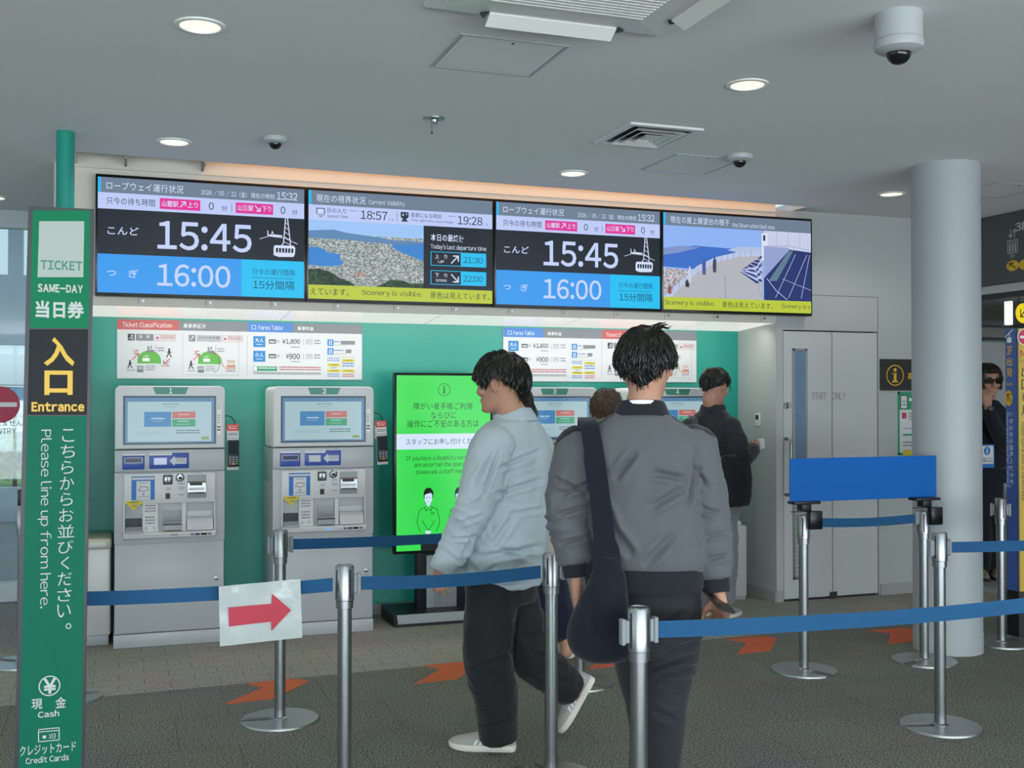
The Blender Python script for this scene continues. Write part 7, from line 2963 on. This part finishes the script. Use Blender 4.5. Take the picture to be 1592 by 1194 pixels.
    rows = [(hem + UP3 * 0.0, 0.163, 0.135, 0), (hem + UP3 * 0.04, 0.178, 0.148, 0), (D(1003, 815, 3.61), 0.186, 0.145, 0), (D(996, 755, 3.61), 0.190, 0.138, 0), (D(992, 705, 3.61), 0.205, 0.128, 0), (D(992, 680, 3.61), 0.192, 0.112, 0), (D(994, 660, 3.61), 0.140, 0.095, 0), (D(997, 643, 3.615), 0.088, 0.078, 0)]
    g.loft(torso_rings(rows, lat, f))
    limb(g, [(LS + lat * 0.01, 0.080), (LS.lerp(LE, 0.5), 0.076), (LE, 0.070), (LE.lerp(LW, 0.5), 0.062), (LW - ld * 0.015, 0.050)], k=5, flat=True)
    limb(g, [(RS - lat * 0.01, 0.080), (RS.lerp(RE, 0.5), 0.076), (RE, 0.070), (RE.lerp(RW, 0.5), 0.064), (RW - rd * 0.02, 0.052)], k=5, flat=True)
    me = evaluated_mesh(g, 'jacket', 0.0055, 9)
    cr = [((1082, 705), (1070, 790), 3.5, 0.010, 0.012), ((912, 705), (925, 780), 3.5, 0.010, 0.010), ((1065, 745), (1015, 735), 3.5, 0.012, 0.010), ((1062, 760), (1010, 790), 3.5, 0.014, 0.008), ((990, 700), (955, 745), 3.5, 0.014, 0.008), ((930, 790), (985, 865), 3.5, 0.016, 0.012), ((925, 760), (960, 820), 3.5, 0.014, 0.008),
          ((1050, 830), (1000, 880), 3.5, 0.016, 0.007), ((1090, 790), (1118, 800), 3.5, 0.009, 0.008), ((1095, 835), (1128, 828), 3.5, 0.009, 0.007), ((1100, 870), (1130, 862), 3.5, 0.008, 0.008), ((865, 745), (910, 765), 3.5, 0.009, 0.010), ((868, 800), (915, 785), 3.5, 0.009, 0.009), ((870, 845), (912, 835), 3.5, 0.008, 0.009), ((872, 770), (915, 750), 3.5, 0.01, 0.009), ((1075, 720), (1100, 760), 3.5, 0.010, 0.008)]
    displace(me, make_folds(0.005, 6.5, 4.0, [(LS, LE, 0.08, 0.005, 12), (LE, LW, 0.07, 0.010, 15), (RS, RE, 0.08, 0.005, 12), (RE, RW, 0.07, 0.009, 14)], boost(cr, 2.0)))
    cl, cr_, lt, rt_ = D(955, 644, 3.60), D(1040, 644, 3.60), D(884, 684, 3.60), D(1092, 684, 3.60)

    def pick(c, n):
        if n.z < 0.08:
            return 0
        for a, b in ((cl, lt), (cr_, rt_)):
            a2, b2, c2 = V((a.x, a.y, 0)), V((b.x, b.y, 0)), V((c.x, c.y, 0))
            e, tt = seg_dist(c2, a2 + f * 0.02, b2 + f * 0.02)
            if e < 0.05 and 0.02 < tt and c.z > 1.34:
                return 1
        return 0
    jk = finish(me, [M_j, M_jb], 'jacket', t, pick)
    g = G()
    simple_ring(g, D(997, 646, 3.615) - UP3 * 0.012, lat, (f + UP3 * -0.18).normalized(), 0.096, 0.086, 0.054, 0.008, M_jb, (UP3 + f * 0.22).normalized(), 0.80)
    g.build('collar', jk)
    g = G()
    simple_ring(g, hem - UP3 * 0.062, lat, f, 0.168, 0.142, 0.075, 0.010, M_jb, UP3, 1.04)
    g.build('waistband', jk)
    for w, d in ((LW, ld), (RW, rd)):
        g = G()
        us = d.cross(f).normalized()
        simple_ring(g, w - d * 0.035, us, us.cross(d), 0.043, 0.041, 0.062, 0.007, M_jb, d, 0.93)
        g.build('cuff', jk)
    g = G()
    simple_ring(g, D(997, 640, 3.615) + UP3 * 0.006, lat, (f + UP3 * -0.18).normalized(), 0.070, 0.068, 0.022, 0.005, M_whiteink, (UP3 + f * 0.2).normalized(), 0.95)
    g.build('undershirt_collar', jk)
    M_up, M_so = mat('shoe_black', '#1C1D1F', 0.6), mat('shoe_sole_dark', '#2B2C2D', 0.7)
    shoe(t, V((LA.x, LA.y, 0)) - f * 0.06, f, UP3, -lat, M_up, M_so, 0.28)
    shoe(t, V((RA.x, RA.y, 0)) - f * 0.06, f, UP3, lat, M_up, M_so, 0.28)
    # phone in the right hand
    hc = RW + rd * 0.03 - UP3 * 0.045
    pc = D(1113, 930, 3.53)
    p = thing('mobile_phone', 'dark phone held in the right hand of the grey-jacket man', 'phone', pc)
    g = G()
    ax_l = (-_R * 0.40 + UP3 * 0.45 + _FH * 0.85).normalized()
    ax_t = (-_FH * 0.5 + _R * 0.55 + UP3 * 0.66)
    ax_t = (ax_t - ax_l * ax_t.dot(ax_l)).normalized()
    ax_w = ax_t.cross(ax_l)
    rings = []
    for z, k in ((-0.004, 0.94), (-0.003, 1.0), (0.003, 1.0), (0.004, 0.94)):
        rings.append([pc + ax_l * (0.072 * k * cx_) + ax_w * (0.036 * k * cy_) + ax_t * z for cx_, cy_ in ((-1, -0.85), (-0.93, -1), (0.93, -1), (1, -0.85), (1, 0.85), (0.93, 1), (-0.93, 1), (-1, 0.85))])
    g.loft(rings, mat('phone_shell', '#4A4642', 0.25, metal=0.4))
    g.build('phone_body', p, smooth=30)
    g = G()
    g.face([pc + ax_l * (0.067 * a) + ax_w * (0.032 * c) + ax_t * 0.0044 for a, c in ((-1, -1), (1, -1), (1, 1), (-1, 1))], M_blackgloss)
    g.build('phone_screen', p)
    # tote bag on the left shoulder
    bg = thing('tote_bag', 'dark navy slouchy tote bag on the left shoulder of the grey-jacket man', 'bag', D(935, 1030, 3.46))
    M_bag = fabric('navy_canvas', '#171C26', 0.85, 600, 0.12)
    rows = [((948, 868), 12, 0.016), ((946, 890), 24, 0.030), ((940, 920), 33, 0.045), ((933, 955), 44, 0.058), ((931, 985), 49, 0.064), ((934, 1010), 46, 0.058), ((938, 1024), 34, 0.040), ((938, 1029), 18, 0.020)]
    g = G()
    rg = []
    P = smooth_path([(x, y, w, d) for (x, y), w, d in rows], 4)
    for x, y, w, d in P:
        rg.append(se_ring(D(x, y, 3.45), lat, f, w * 3.45 / FPX, d, 28, 2.2))
    g.loft(rg)
    me = evaluated_mesh(g, 'pouch', 0.007, 4)
    displace(me, make_folds(0.004, 8, 6.0, (), [((915, 900), (930, 1000), 3.4, 0.014, 0.008), ((960, 900), (950, 990), 3.4, 0.014, 0.007)], (1, 1, 0.35)))
    finish(me, [M_bag], 'pouch', bg)
    g = G()
    path = [D(944, 884, 3.445), D(938, 820, 3.452), D(931, 760, 3.465), D(923, 700, 3.478), D(917, 668, 3.505), D(914, 654, 3.545), D(912, 650, 3.60), D(911, 656, 3.68), D(912, 680, 3.755), D(918, 740, 3.80), D(930, 800, 3.80)]
    P = smooth_path([tuple(q) for q in path], 4)
    rg = []
    for i, q in enumerate(P):
        q = V(q)
        a, b = V(P[max(i - 1, 0)]), V(P[min(i + 1, len(P) - 1)])
        tn = (b - a).normalized()
        wv = (lat - tn * lat.dot(tn)).normalized()
        nv = tn.cross(wv)
        w = 0.034 - 0.006 * min(1, i / (len(P) * 0.5)) + (0.010 if i < 3 else 0)
        rg.append([q + wv * w + nv * 0.003, q - wv * w + nv * 0.003, q - wv * w - nv * 0.003, q + wv * w - nv * 0.003])
    g.loft(rg, M_bag)
    g.build('strap', bg, smooth=40)


man_grey_jacket()


# ================================================================== man in black at machine 4
def man_black_jacket():
    f = cam_dir(0.62, 0.78)
    lat = V((f.y, -f.x, 0))
    Z = 7.70
    foot = on_plane(1112, 957, 2, 0)
    t = person_root('man in black jacket and glasses standing at machine 4', (foot.x, foot.y, 0))
    hd = Head(D(1112, 601, 7.70), cam_dir(0.80, 0.60), tilt_up=-0.22, s=1.04)
    neck = D(1108, 638, 7.70)
    LS, LE, LW = D(1075, 662, 7.78), D(1085, 720, 7.82), D(1125, 712, 7.85)
    RS, RE, RW = D(1136, 664, 7.58), D(1150, 712, 7.52), D(1170, 699, 7.70)
    LH, LK, LA = D(1105, 790, 7.76), D(1104, 870, 7.76), D(1100, 938, 7.80)
    RH, RK, RA = D(1124, 790, 7.64), D(1126, 870, 7.62), D(1126, 938, 7.66)
    pel = D(1114, 780, 7.70)
    body = G()
    hd.build(body)
    limb(body, [(hd.w((0, -0.02, 0.08)), 0.050), (hd.w((0, -0.032, 0.02)), 0.054), (neck, 0.060), (neck - UP3 * 0.06, 0.075)])
    rows = [(pel - UP3 * 0.06, 0.13, 0.10, 0), (pel + UP3 * 0.05, 0.145, 0.105, 0), (D(1110, 720, Z), 0.145, 0.105, 0), (D(1106, 675, Z), 0.165, 0.105, 0), (neck - UP3 * 0.05, 0.14, 0.075, 0), (neck - UP3 * 0.01, 0.06, 0.055, 0)]
    body.loft(torso_rings(rows, lat, f))
    limb(body, [(LS, 0.05), (LE, 0.042), (LW, 0.030)])
    limb(body, [(RS, 0.05), (RE, 0.042), (RW, 0.030)])
    hand(body, RW + (RW - RE).normalized() * 0.02, (RW - RE) + UP3 * 0.01 + f * 0.05, -lat, UP3, (0.7, 0.75, 0.8, 0.85), 1.0, 0.6)
    hand(body, LW + (LW - LE).normalized() * 0.02, (LW - LE), lat, UP3, (0.7, 0.75, 0.8, 0.85), 1.0, 0.6)
    limb(body, [(LH, 0.08), (LK, 0.054), (LA, 0.038), (LA - UP3 * 0.05, 0.034)])
    limb(body, [(RH, 0.08), (RK, 0.054), (RA, 0.038), (RA - UP3 * 0.05, 0.034)])
    finish(evaluated_mesh(body, 'body', 0.0062, 3), [M_skin2], 'body', t)
    hd.eyes(t)

    def ln(phi):
        a = abs((phi + math.pi) % (2 * math.pi) - math.pi)
        if a < 0.8:
            return 0.165
        if a < 1.3:
            return 0.165 - (a - 0.8) / 0.5 * 0.06
        if a < 1.8:
            return 0.140 - abs(a - 1.5) / 0.3 * 0.03
        return 0.110 - (a - 1.8) / 1.34 * 0.055
    hair(hd, t, M_hair_b, 8, 0.014, ln, 1000, 0.045, 0.012, (0, -0.04), spread=0.5, tail=0.008)
    M_jk = fabric('black_shell', '#25282D', 0.7, 700, 0.1)
    g = G()
    hem = D(1112, 778, 7.70)
    rows = [(hem, 0.185, 0.15, 0), (hem + UP3 * 0.06, 0.20, 0.16, 0), (D(1108, 725, Z), 0.205, 0.160, 0), (D(1106, 690, Z), 0.212, 0.150, 0), (D(1105, 668, Z), 0.205, 0.125, 0), (D(1106, 652, Z), 0.150, 0.10, 0), (neck, 0.085, 0.078, 0)]
    g.loft(torso_rings(rows, lat, f))
    limb(g, [(LS, 0.080), (LE, 0.072), (LW, 0.052)])
    limb(g, [(RS - lat * 0.02, 0.086), (RS.lerp(RE, 0.5), 0.084), (RE, 0.078), (RE.lerp(RW, 0.6), 0.064), (RW, 0.052)])
    me = evaluated_mesh(g, 'jacket', 0.010, 6)
    displace(me, make_folds(0.006, 8, 7.0, [(RS, RE, 0.08, 0.006, 12), (RE, RW, 0.07, 0.005, 18)], [((1128, 650), (1122, 690), 7.5, 0.014, 0.012), ((1095, 690), (1130, 700), 7.5, 0.014, 0.01), ((1070, 690), (1110, 730), 7.5, 0.016, 0.01)]))
    jk = finish(me, [M_jk], 'jacket', t)
    g = G()
    simple_ring(g, neck - UP3 * 0.02, lat, f, 0.094, 0.088, 0.06, 0.008, M_jk, (UP3 + f * 0.1).normalized(), 0.86)
    g.build('collar', jk)
    M_pt = fabric('grey_chino', '#75797B', 0.85, 700, 0.08)
    g = G()
    g.loft(torso_rings([(pel - UP3 * 0.12, 0.15, 0.13, 0), (pel + UP3 * 0.03, 0.16, 0.135, 0)], lat, f))
    limb(g, [(LH, 0.10), (LK, 0.09), (LA, 0.068)], flat=True)
    limb(g, [(RH, 0.10), (RK, 0.09), (RA, 0.068)], flat=True)
    me = evaluated_mesh(g, 'trousers', 0.010, 6)
    displace(me, make_folds(0.005, 8, 8.0, [(RH, RK, 0.1, 0.004, 10), (RK, RA, 0.1, 0.006, 10)]))
    finish(me, [M_pt], 'trousers', t)
    M_up, M_so = mat('shoe_grey', '#8E9092', 0.6), mat('shoe_sole_white', '#DAD8CC', 0.6)
    shoe(t, V((LA.x, LA.y, 0)) - f * 0.06, f, UP3, -lat, M_up, M_so, 0.275)
    shoe(t, V((RA.x, RA.y, 0)) - f * 0.06, f, UP3, lat, M_up, M_so, 0.275)
    # glasses
    gl = thing('eyeglasses', 'thin dark eyeglasses worn by the man at machine 4', 'glasses', hd.w((0, 0.09, 0.12)))
    M_rimg = mat('glasses_rim', '#1E1B1A', 0.3)
    for x in (-1, 1):
        g = G()
        pts = [hd.w((x * 0.033 + 0.022 * math.cos(a), 0.098 - 0.004 * abs(math.cos(a)), 0.119 + 0.016 * math.sin(a))) for a in [2 * math.pi * k / 16 for k in range(17)]]
        g.tube(pts, 0.0022, M_rimg, 6)
        g.build('lens_rim', gl)
        g = G()
        g.tube([hd.w((x * 0.055, 0.095, 0.122)), hd.w((x * 0.078, 0.06, 0.122)), hd.w((x * 0.084, 0.0, 0.124)), hd.w((x * 0.080, -0.02, 0.112))], 0.0022, M_rimg, 6)
        g.build('temple_arm', gl)
    g = G()
    g.tube([hd.w((-0.012, 0.098, 0.122)), hd.w((0, 0.104, 0.126)), hd.w((0.012, 0.098, 0.122))], 0.002, M_rimg, 6)
    g.build('bridge', gl)
    # messenger bag with strap across the back
    bg = thing('messenger_bag', 'black messenger bag hanging at the right hip of the man at machine 4', 'bag', D(1143, 790, 7.42))
    M_mb = fabric('black_nylon', '#1B1C1E', 0.6, 500, 0.15)
    g = G()
    c0 = D(1143, 748, 7.46)
    u_ = (f * 0.85 + lat * 0.3).normalized()
    w_ = V((u_.y, -u_.x, 0))
    rg = []
    for z, a, b in ((-0.17, 0.07, 0.035), (-0.165, 0.10, 0.05), (-0.10, 0.125, 0.062), (0.02, 0.125, 0.060), (0.12, 0.120, 0.05), (0.17, 0.112, 0.035), (0.175, 0.10, 0.02)):
        rg.append(se_ring(c0 + UP3 * z, u_, w_, a, b, 28, 3.2))
    g.loft(rg)
    me = evaluated_mesh(g, 'pouch', 0.010, 3)
    displace(me, make_folds(0.005, 9, 9.0))
    finish(me, [M_mb], 'pouch', bg)
    g = G()
    path = [D(1075, 647, 7.70), D(1079, 652, 7.60), D(1086, 672, 7.53), D(1100, 700, 7.49), D(1118, 722, 7.45), D(1130, 738, 7.42)]
    P = smooth_path([tuple(q) for q in path], 4)
    rg = []
    for i, q in enumerate(P):
        q = V(q)
        tn = (V(P[min(i + 1, len(P) - 1)]) - V(P[max(i - 1, 0)])).normalized()
        nv = (-_FH - tn * (-_FH).dot(tn)).normalized()
        wv = tn.cross(nv)
        rg.append([q + wv * 0.022 + nv * 0.003, q - wv * 0.022 + nv * 0.003, q - wv * 0.022 - nv * 0.003, q + wv * 0.022 - nv * 0.003])
    g.loft(rg, mat('strap_grey', '#3A3D44', 0.7))
    g.build('strap', bg, smooth=40)
    g = G()
    for px_, py_ in ((1124, 715), (1132, 722)):
        q = D(px_, py_, 7.415)
        g.tube([q + V((0.02 * math.cos(a), 0, 0.02 * math.sin(a))) for a in [2 * math.pi * k / 12 for k in range(13)]], 0.004, M_chrome, 6)
    g.build('buckle', bg)
    # slip of paper in his hand
    pc = RW + (RW - RE).normalized() * 0.11 + f * 0.03
    g = G()
    g.prism([pc + _R * a + UP3 * b + _FH * c for a, b, c in ((-0.03, -0.035, 0), (0.035, -0.02, 0.02), (0.03, 0.05, 0.02), (-0.02, 0.045, 0))], _FH * 0.002 + _R * 0.001, M_paper)
    o = g.build('paper_slip')
    tag(o, 'white slip of paper in the hand of the man at machine 4', 'paper')


man_black_jacket()


# ================================================================== the other visitors
def plain_person(label, foot, hd, skin, f, neck, Z, sh_w, LS, LE, LW, RS, RE, RW, LH, LK, LA, RH, RK, RA, pel, lh=None, rh=None, voxel=0.0065):
    lat = V((f.y, -f.x, 0))
    t = person_root(label, (foot.x, foot.y, 0))
    body = G()
    hd.build(body)
    limb(body, [(hd.w((0, -0.02, 0.08)), 0.046), (hd.w((0, -0.032, 0.02)), 0.048), (neck, 0.054), (neck - UP3 * 0.06, 0.07)])
    ch = (LS + RS) / 2
    rows = [(pel - UP3 * 0.06, 0.13, 0.10, 0), (pel + UP3 * 0.05, 0.14, 0.10, 0), (pel.lerp(ch, 0.45), 0.125, 0.095, 0), (ch - UP3 * 0.06, 0.15, 0.10, 0), (ch + UP3 * 0.01, 0.14, 0.075, 0), (neck - UP3 * 0.01, 0.055, 0.05, 0)]
    body.loft(torso_rings(rows, lat, f))
    limb(body, [(LS, 0.045), (LE, 0.038), (LW, 0.028)])
    limb(body, [(RS, 0.045), (RE, 0.038), (RW, 0.028)])
    ld, rd = (LW - LE).normalized(), (RW - RE).normalized()
    hand(body, LW + ld * 0.02, *(lh or (ld, lat, f)))
    hand(body, RW + rd * 0.02, *(rh or (rd, -lat, f)))
    limb(body, [(LH, 0.075), (LK, 0.05), (LA, 0.036), (LA - UP3 * 0.05, 0.033)])
    limb(body, [(RH, 0.075), (RK, 0.05), (RA, 0.036), (RA - UP3 * 0.05, 0.033)])
    finish(evaluated_mesh(body, 'body', voxel, 3), [skin], 'body', t)
    hd.eyes(t)
    return t, lat


def garment(parent, name, m, build, voxel=0.010, smooth=6, fold=None):
    g = G()
    build(g)
    me = evaluated_mesh(g, name, voxel, smooth)
    displace(me, fold or make_folds(0.005, 8, len(name)))
    return finish(me, [m], name, parent)


def woman_ponytail():
    f = cam_dir(0.05, 1.0)
    Z = 6.50
    foot = on_plane(845, 1020, 2, 0)
    hd = Head(D(806, 632, Z), cam_dir(-0.15, 1.0), tilt_up=-0.2, s=0.96)
    neck = D(812, 668, Z)
    LS, LE, LW = D(772, 698, Z), D(770, 755, 6.55), D(795, 770, 6.75)
    RS, RE, RW = D(846, 696, Z), D(853, 757, 6.45), D(846, 800, 6.62)
    pel = D(832, 850, Z)
    LH, LK, LA = D(818, 870, Z), D(818, 950, Z), D(818, 1008, 6.52)
    RH, RK, RA = D(846, 870, Z), D(862, 945, 6.48), D(880, 1003, 6.45)
    t, lat = plain_person('woman with a dark ponytail behind the pale-shirt man', foot, hd, M_skin, f, neck, Z, 0.2, LS, LE, LW, RS, RE, RW, LH, LK, LA, RH, RK, RA, pel)
    M_hd = mat('hair_dark', '#241C18', 0.45, vary=0.3, scale=60)
    hair(hd, t, M_hd, 12, 0.014, None, 700, 0.07, 0.006, (0, -0.09), spread=0.15)
    g = G()
    a = hd.w((0.01, -0.105, 0.13))
    rr = random.Random(2)
    for k in range(70):
        o = V((rr.gauss(0, 0.012), rr.gauss(0, 0.012), rr.gauss(0, 0.01)))
        g.tube([a + o * 0.4, a + _R * 0.030 - _FH * 0.03 - UP3 * 0.02 + o, a + _R * 0.042 - _FH * 0.035 - UP3 * 0.08 + o * 1.5, a + _R * 0.045 - _FH * 0.03 - UP3 * 0.15 + o * 0.9], [0.006, 0.008, 0.007, 0.001], M_hd, 5)
    pt = g.build('ponytail', t, smooth=60)
    g = G()
    c = a + _R * 0.014 - _FH * 0.016 - UP3 * 0.006
    ax = (_R * 0.6 - _FH * 0.7 - UP3 * 0.25).normalized()
    u = ax.cross(UP3).normalized()
    w = ax.cross(u)
    g.tube([c + (u * math.cos(q) + w * math.sin(q)) * (0.020 + 0.004 * math.sin(5 * q)) for q in [2 * math.pi * k / 24 for k in range(25)]], 0.010, mat('scrunchie_teal', '#16434A', 0.8), 8)
    g.build('hair_tie', pt)
    M_top = fabric('cream_knit', '#B9B4A2', 0.9, 700, 0.08)
    garment(t, 'jacket', M_top, lambda g: (
        g.loft(torso_rings([(D(835, 872, Z), 0.175, 0.15, 0), (D(830, 820, Z), 0.18, 0.15, 0), (D(818, 740, Z), 0.175, 0.135, 0), (D(810, 700, Z), 0.18, 0.12, 0), (D(811, 684, Z), 0.13, 0.09, 0), (neck, 0.07, 0.065, 0)], lat, f)),
        limb(g, [(LS, 0.066), (LE, 0.060), (LW, 0.046)]), limb(g, [(RS, 0.066), (RE, 0.060), (RW, 0.046)])))
    M_nv = fabric('navy_wool', '#1D2134', 0.8, 600, 0.1)
    garment(t, 'culottes', M_nv, lambda g: (
        g.loft(torso_rings([(pel - UP3 * 0.12, 0.16, 0.14, 0), (pel + UP3 * 0.04, 0.15, 0.125, 0)], lat, f)),
        limb(g, [(LH, 0.10), (LK, 0.112), (D(820, 984, Z), 0.112)]), limb(g, [(RH, 0.10), (RK, 0.110), (D(868, 978, 6.47), 0.105)])))
    M_up, M_so = mat('shoe_grey', '#8E9092', 0.6), mat('shoe_sole_white', '#DAD8CC', 0.6)
    shoe(t, V((LA.x, LA.y, 0)) - f * 0.05, f, UP3, -lat, M_up, M_so, 0.245)
    h2 = on_plane(880, 1022, 2, 0)
    shoe(t, V((h2.x, h2.y, 0)) - f * 0.02, (f + lat * 0.35).normalized(), UP3, lat, M_up, M_so, 0.25)
    bg = thing('shoulder_bag', 'olive shoulder bag of the woman behind the pale-shirt man', 'bag', D(853, 790, 6.33))
    garment(bg, 'pouch', fabric('olive_canvas', '#6B6A55', 0.85, 600, 0.12), lambda g: g.loft([se_ring(D(853 - k * 2.5, y, 6.33), lat, f, w, 0.05, 24, 2.8) for k, (y, w) in enumerate(((722, 0.03), (728, 0.05), (755, 0.066), (785, 0.066), (796, 0.05)))]))
    g = G()
    g.tube([D(846, 728, 6.33), D(842, 695, 6.36), D(841, 682, 6.44), D(842, 686, 6.52), D(846, 730, 6.6)], [0.010] * 5, mat('strap_dark', '#33312A', 0.7), 8)
    g.build('strap', bg)


def person_brown_hair():
    f = cam_dir(-0.05, 1.0)
    Z = 7.25
    foot = on_plane(942, 983, 2, 0)
    hd = Head(D(943, 637, Z), f, tilt_up=-0.1, s=0.96)
    neck = D(943, 672, Z)
    LS, LE, LW = D(908, 700, Z), D(902, 760, 7.25), D(915, 770, 7.48)
    RS, RE, RW = D(978, 700, Z), D(984, 760, 7.25), D(972, 770, 7.48)
    pel = D(943, 820, Z)
    LH, LK, LA = D(928, 840, Z), D(928, 910, Z), D(928, 963, 7.28)
    RH, RK, RA = D(958, 840, Z), D(958, 910, Z), D(958, 963, 7.28)
    t, lat = plain_person('person with short curly brown hair at machine 3, mostly hidden', foot, hd, M_skin, f, neck, Z, 0.2, LS, LE, LW, RS, RE, RW, LH, LK, LA, RH, RK, RA, pel, voxel=0.008)
    hair(hd, t, M_hair_br, 15, 0.024, lambda phi: 0.165 if abs((phi + math.pi) % (2 * math.pi) - math.pi) < 0.8 else 0.05, 1100, 0.05, 0.020, (0, -0.04), curl=0.009, spread=0.8)
    M_c = fabric('beige_cardigan', '#8B8371', 0.9, 700, 0.1)
    garment(t, 'cardigan', M_c, lambda g: (
        g.loft(torso_rings([(D(943, 850, Z), 0.18, 0.15, 0), (D(943, 780, Z), 0.175, 0.14, 0), (D(943, 705, Z), 0.18, 0.12, 0), (D(943, 690, Z), 0.13, 0.09, 0), (neck, 0.07, 0.065, 0)], lat, f)),
        limb(g, [(LS, 0.066), (LE, 0.06), (LW, 0.046)]), limb(g, [(RS, 0.066), (RE, 0.06), (RW, 0.046)])))
    M_p = fabric('dark_slacks', '#2B2B30', 0.85, 600, 0.1)
    garment(t, 'trousers', M_p, lambda g: (
        g.loft(torso_rings([(pel - UP3 * 0.12, 0.15, 0.13, 0), (pel + UP3 * 0.04, 0.15, 0.125, 0)], lat, f)),
        limb(g, [(LH, 0.09), (LK, 0.075), (LA, 0.06)]), limb(g, [(RH, 0.09), (RK, 0.075), (RA, 0.06)])))
    M_up, M_so = mat('shoe_black', '#1C1D1F', 0.6), mat('shoe_sole_dark', '#2B2C2D', 0.7)
    for A, s in ((LA, -lat), (RA, lat)):
        shoe(t, V((A.x, A.y, 0)) - f * 0.05, f, UP3, s, M_up, M_so, 0.245)


def man_sunglasses():
    f = (cam_dir(-0.25, -1.0))
    Z = 9.05

    def D2(x, y, z):
        return at_depth(x, y, z + 0.35)
    foot = on_plane(1538, 899, 2, 0)
    hd = Head(D2(1535, 593, Z), cam_dir(0.12, -1.0), tilt_up=-0.05, s=1.16)
    neck = D2(1537, 622, 9.08)
    lat = V((f.y, -f.x, 0))
    ch = D2(1538, 644, 9.1)
    LS, RS = ch - lat * 0.19, ch + lat * 0.19
    # his left arm is on the right of the view and lifts the hand to the mouth
    LE, LW = D2(1563, 690, 8.92), D2(1537, 634, 8.80)
    RE, RW = D2(1508, 700, 9.05), D2(1509, 745, 9.0)
    pel = D2(1537, 760, 9.1)
    LH, LK, LA = pel - lat * 0.09, D2(1546, 830, 9.05), D2(1546, 884, 9.08)
    RH, RK, RA = pel + lat * 0.09, D2(1526, 830, 9.0), D2(1526, 884, 9.05)
    t, lat = plain_person('man in black with sunglasses holding a hand to his mouth', foot, hd, M_skin2, f, neck, Z, 0.2, LS, LE, LW, RS, RE, RW, LH, LK, LA, RH, RK, RA, pel,
                          lh=(UP3 + _R * -0.12, _FH, -_R, (0.8, 0.85, 0.9, 0.95), 1.1, 0.7), voxel=0.008)
    hair(hd, t, mat('hair_dark_brown', '#2A2019', 0.5, vary=0.3, scale=50), 21, 0.022, lambda phi: (0.172 if abs((phi + math.pi) % (2 * math.pi) - math.pi) < 0.8 else 0.06), 700, 0.08, 0.012, (0.02, 0.02), spread=0.3)
    M_bk = fabric('black_coat', '#1E2027', 0.8, 600, 0.1)
    c = garment(t, 'coat', M_bk, lambda g: (
        g.loft(torso_rings([(D2(1538, 800, 9.1), 0.20, 0.17, 0), (D2(1538, 740, 9.1), 0.205, 0.165, 0), (D2(1538, 670, 9.1), 0.21, 0.15, 0), (D2(1538, 648, 9.1), 0.20, 0.12, 0), (D2(1538, 638, 9.09), 0.14, 0.09, 0), (neck, 0.075, 0.07, 0)], lat, f)),
        limb(g, [(LS, 0.08), (LE, 0.074), (LW - UP3 * 0.03, 0.052)]), limb(g, [(RS, 0.08), (RE, 0.074), (RW, 0.055)])))
    garment(t, 'trousers', fabric('black_trousers', '#191A1E', 0.8, 600, 0.1), lambda g: (
        g.loft(torso_rings([(pel - UP3 * 0.12, 0.16, 0.14, 0), (pel + UP3 * 0.04, 0.16, 0.13, 0)], lat, f)),
        limb(g, [(LH, 0.10), (LK, 0.08), (LA, 0.065)]), limb(g, [(RH, 0.10), (RK, 0.08), (RA, 0.065)])))
    M_up, M_so = mat('shoe_tan', '#8A7A5E', 0.6), mat('shoe_sole_dark', '#2B2C2D', 0.7)
    for A, s in ((LA, -lat), (RA, lat)):
        shoe(t, V((A.x, A.y, 0)) - f * 0.06, f, UP3, s, M_up, M_so, 0.275)
    g = G()
    a = LW - UP3 * 0.005
    d = (LW - LE).normalized()
    u = d.cross(_FH).normalized()
    g.tube([a + (u * math.cos(q) + u.cross(d) * math.sin(q)) * 0.040 for q in [2 * math.pi * k / 20 for k in range(21)]], 0.009, M_black, 8)
    g.lathe(a - _FH * 0.038, [(0.022, -0.004), (0.022, 0.010), (0.018, 0.012), (0, 0.012)], M_dark, 20, -_FH)
    w = g.build('wristwatch')
    tag(w, 'black wristwatch on the wrist of the man in sunglasses', 'watch')
    gl = thing('sunglasses', 'dark sunglasses worn by the man with a hand to his mouth', 'glasses', hd.w((0, 0.1, 0.12)))
    for x in (-1, 1):
        g = G()
        pts = [(x * 0.034 + 0.029 * math.cos(q) * (1 if abs(math.cos(q)) < 0.9 else 0.95), 0.120 + 0.021 * math.sin(q) - 0.002) for q in [2 * math.pi * k / 18 for k in range(18)]]
        fr = [hd.w((px_, 0.105 - 4.0 * px_ * px_, pz)) for px_, pz in pts]
        g.prism(fr, hd.f * -0.004, mat('sunglass_lens', '#1E1210', 0.45, spec=0.1))
        g.build('lens', gl, smooth=30)
        g = G()
        g.tube([hd.w((x * 0.062, 0.092, 0.124)), hd.w((x * 0.082, 0.05, 0.126)), hd.w((x * 0.086, -0.01, 0.124))], 0.003, M_black, 6)
        g.build('temple_arm', gl)
    g = G()
    g.tube([hd.w((-0.012, 0.105, 0.128)), hd.w((0, 0.109, 0.131)), hd.w((0.012, 0.105, 0.128))], 0.003, M_black, 6)
    g.build('bridge', gl)


woman_ponytail()
person_brown_hair()
man_sunglasses()
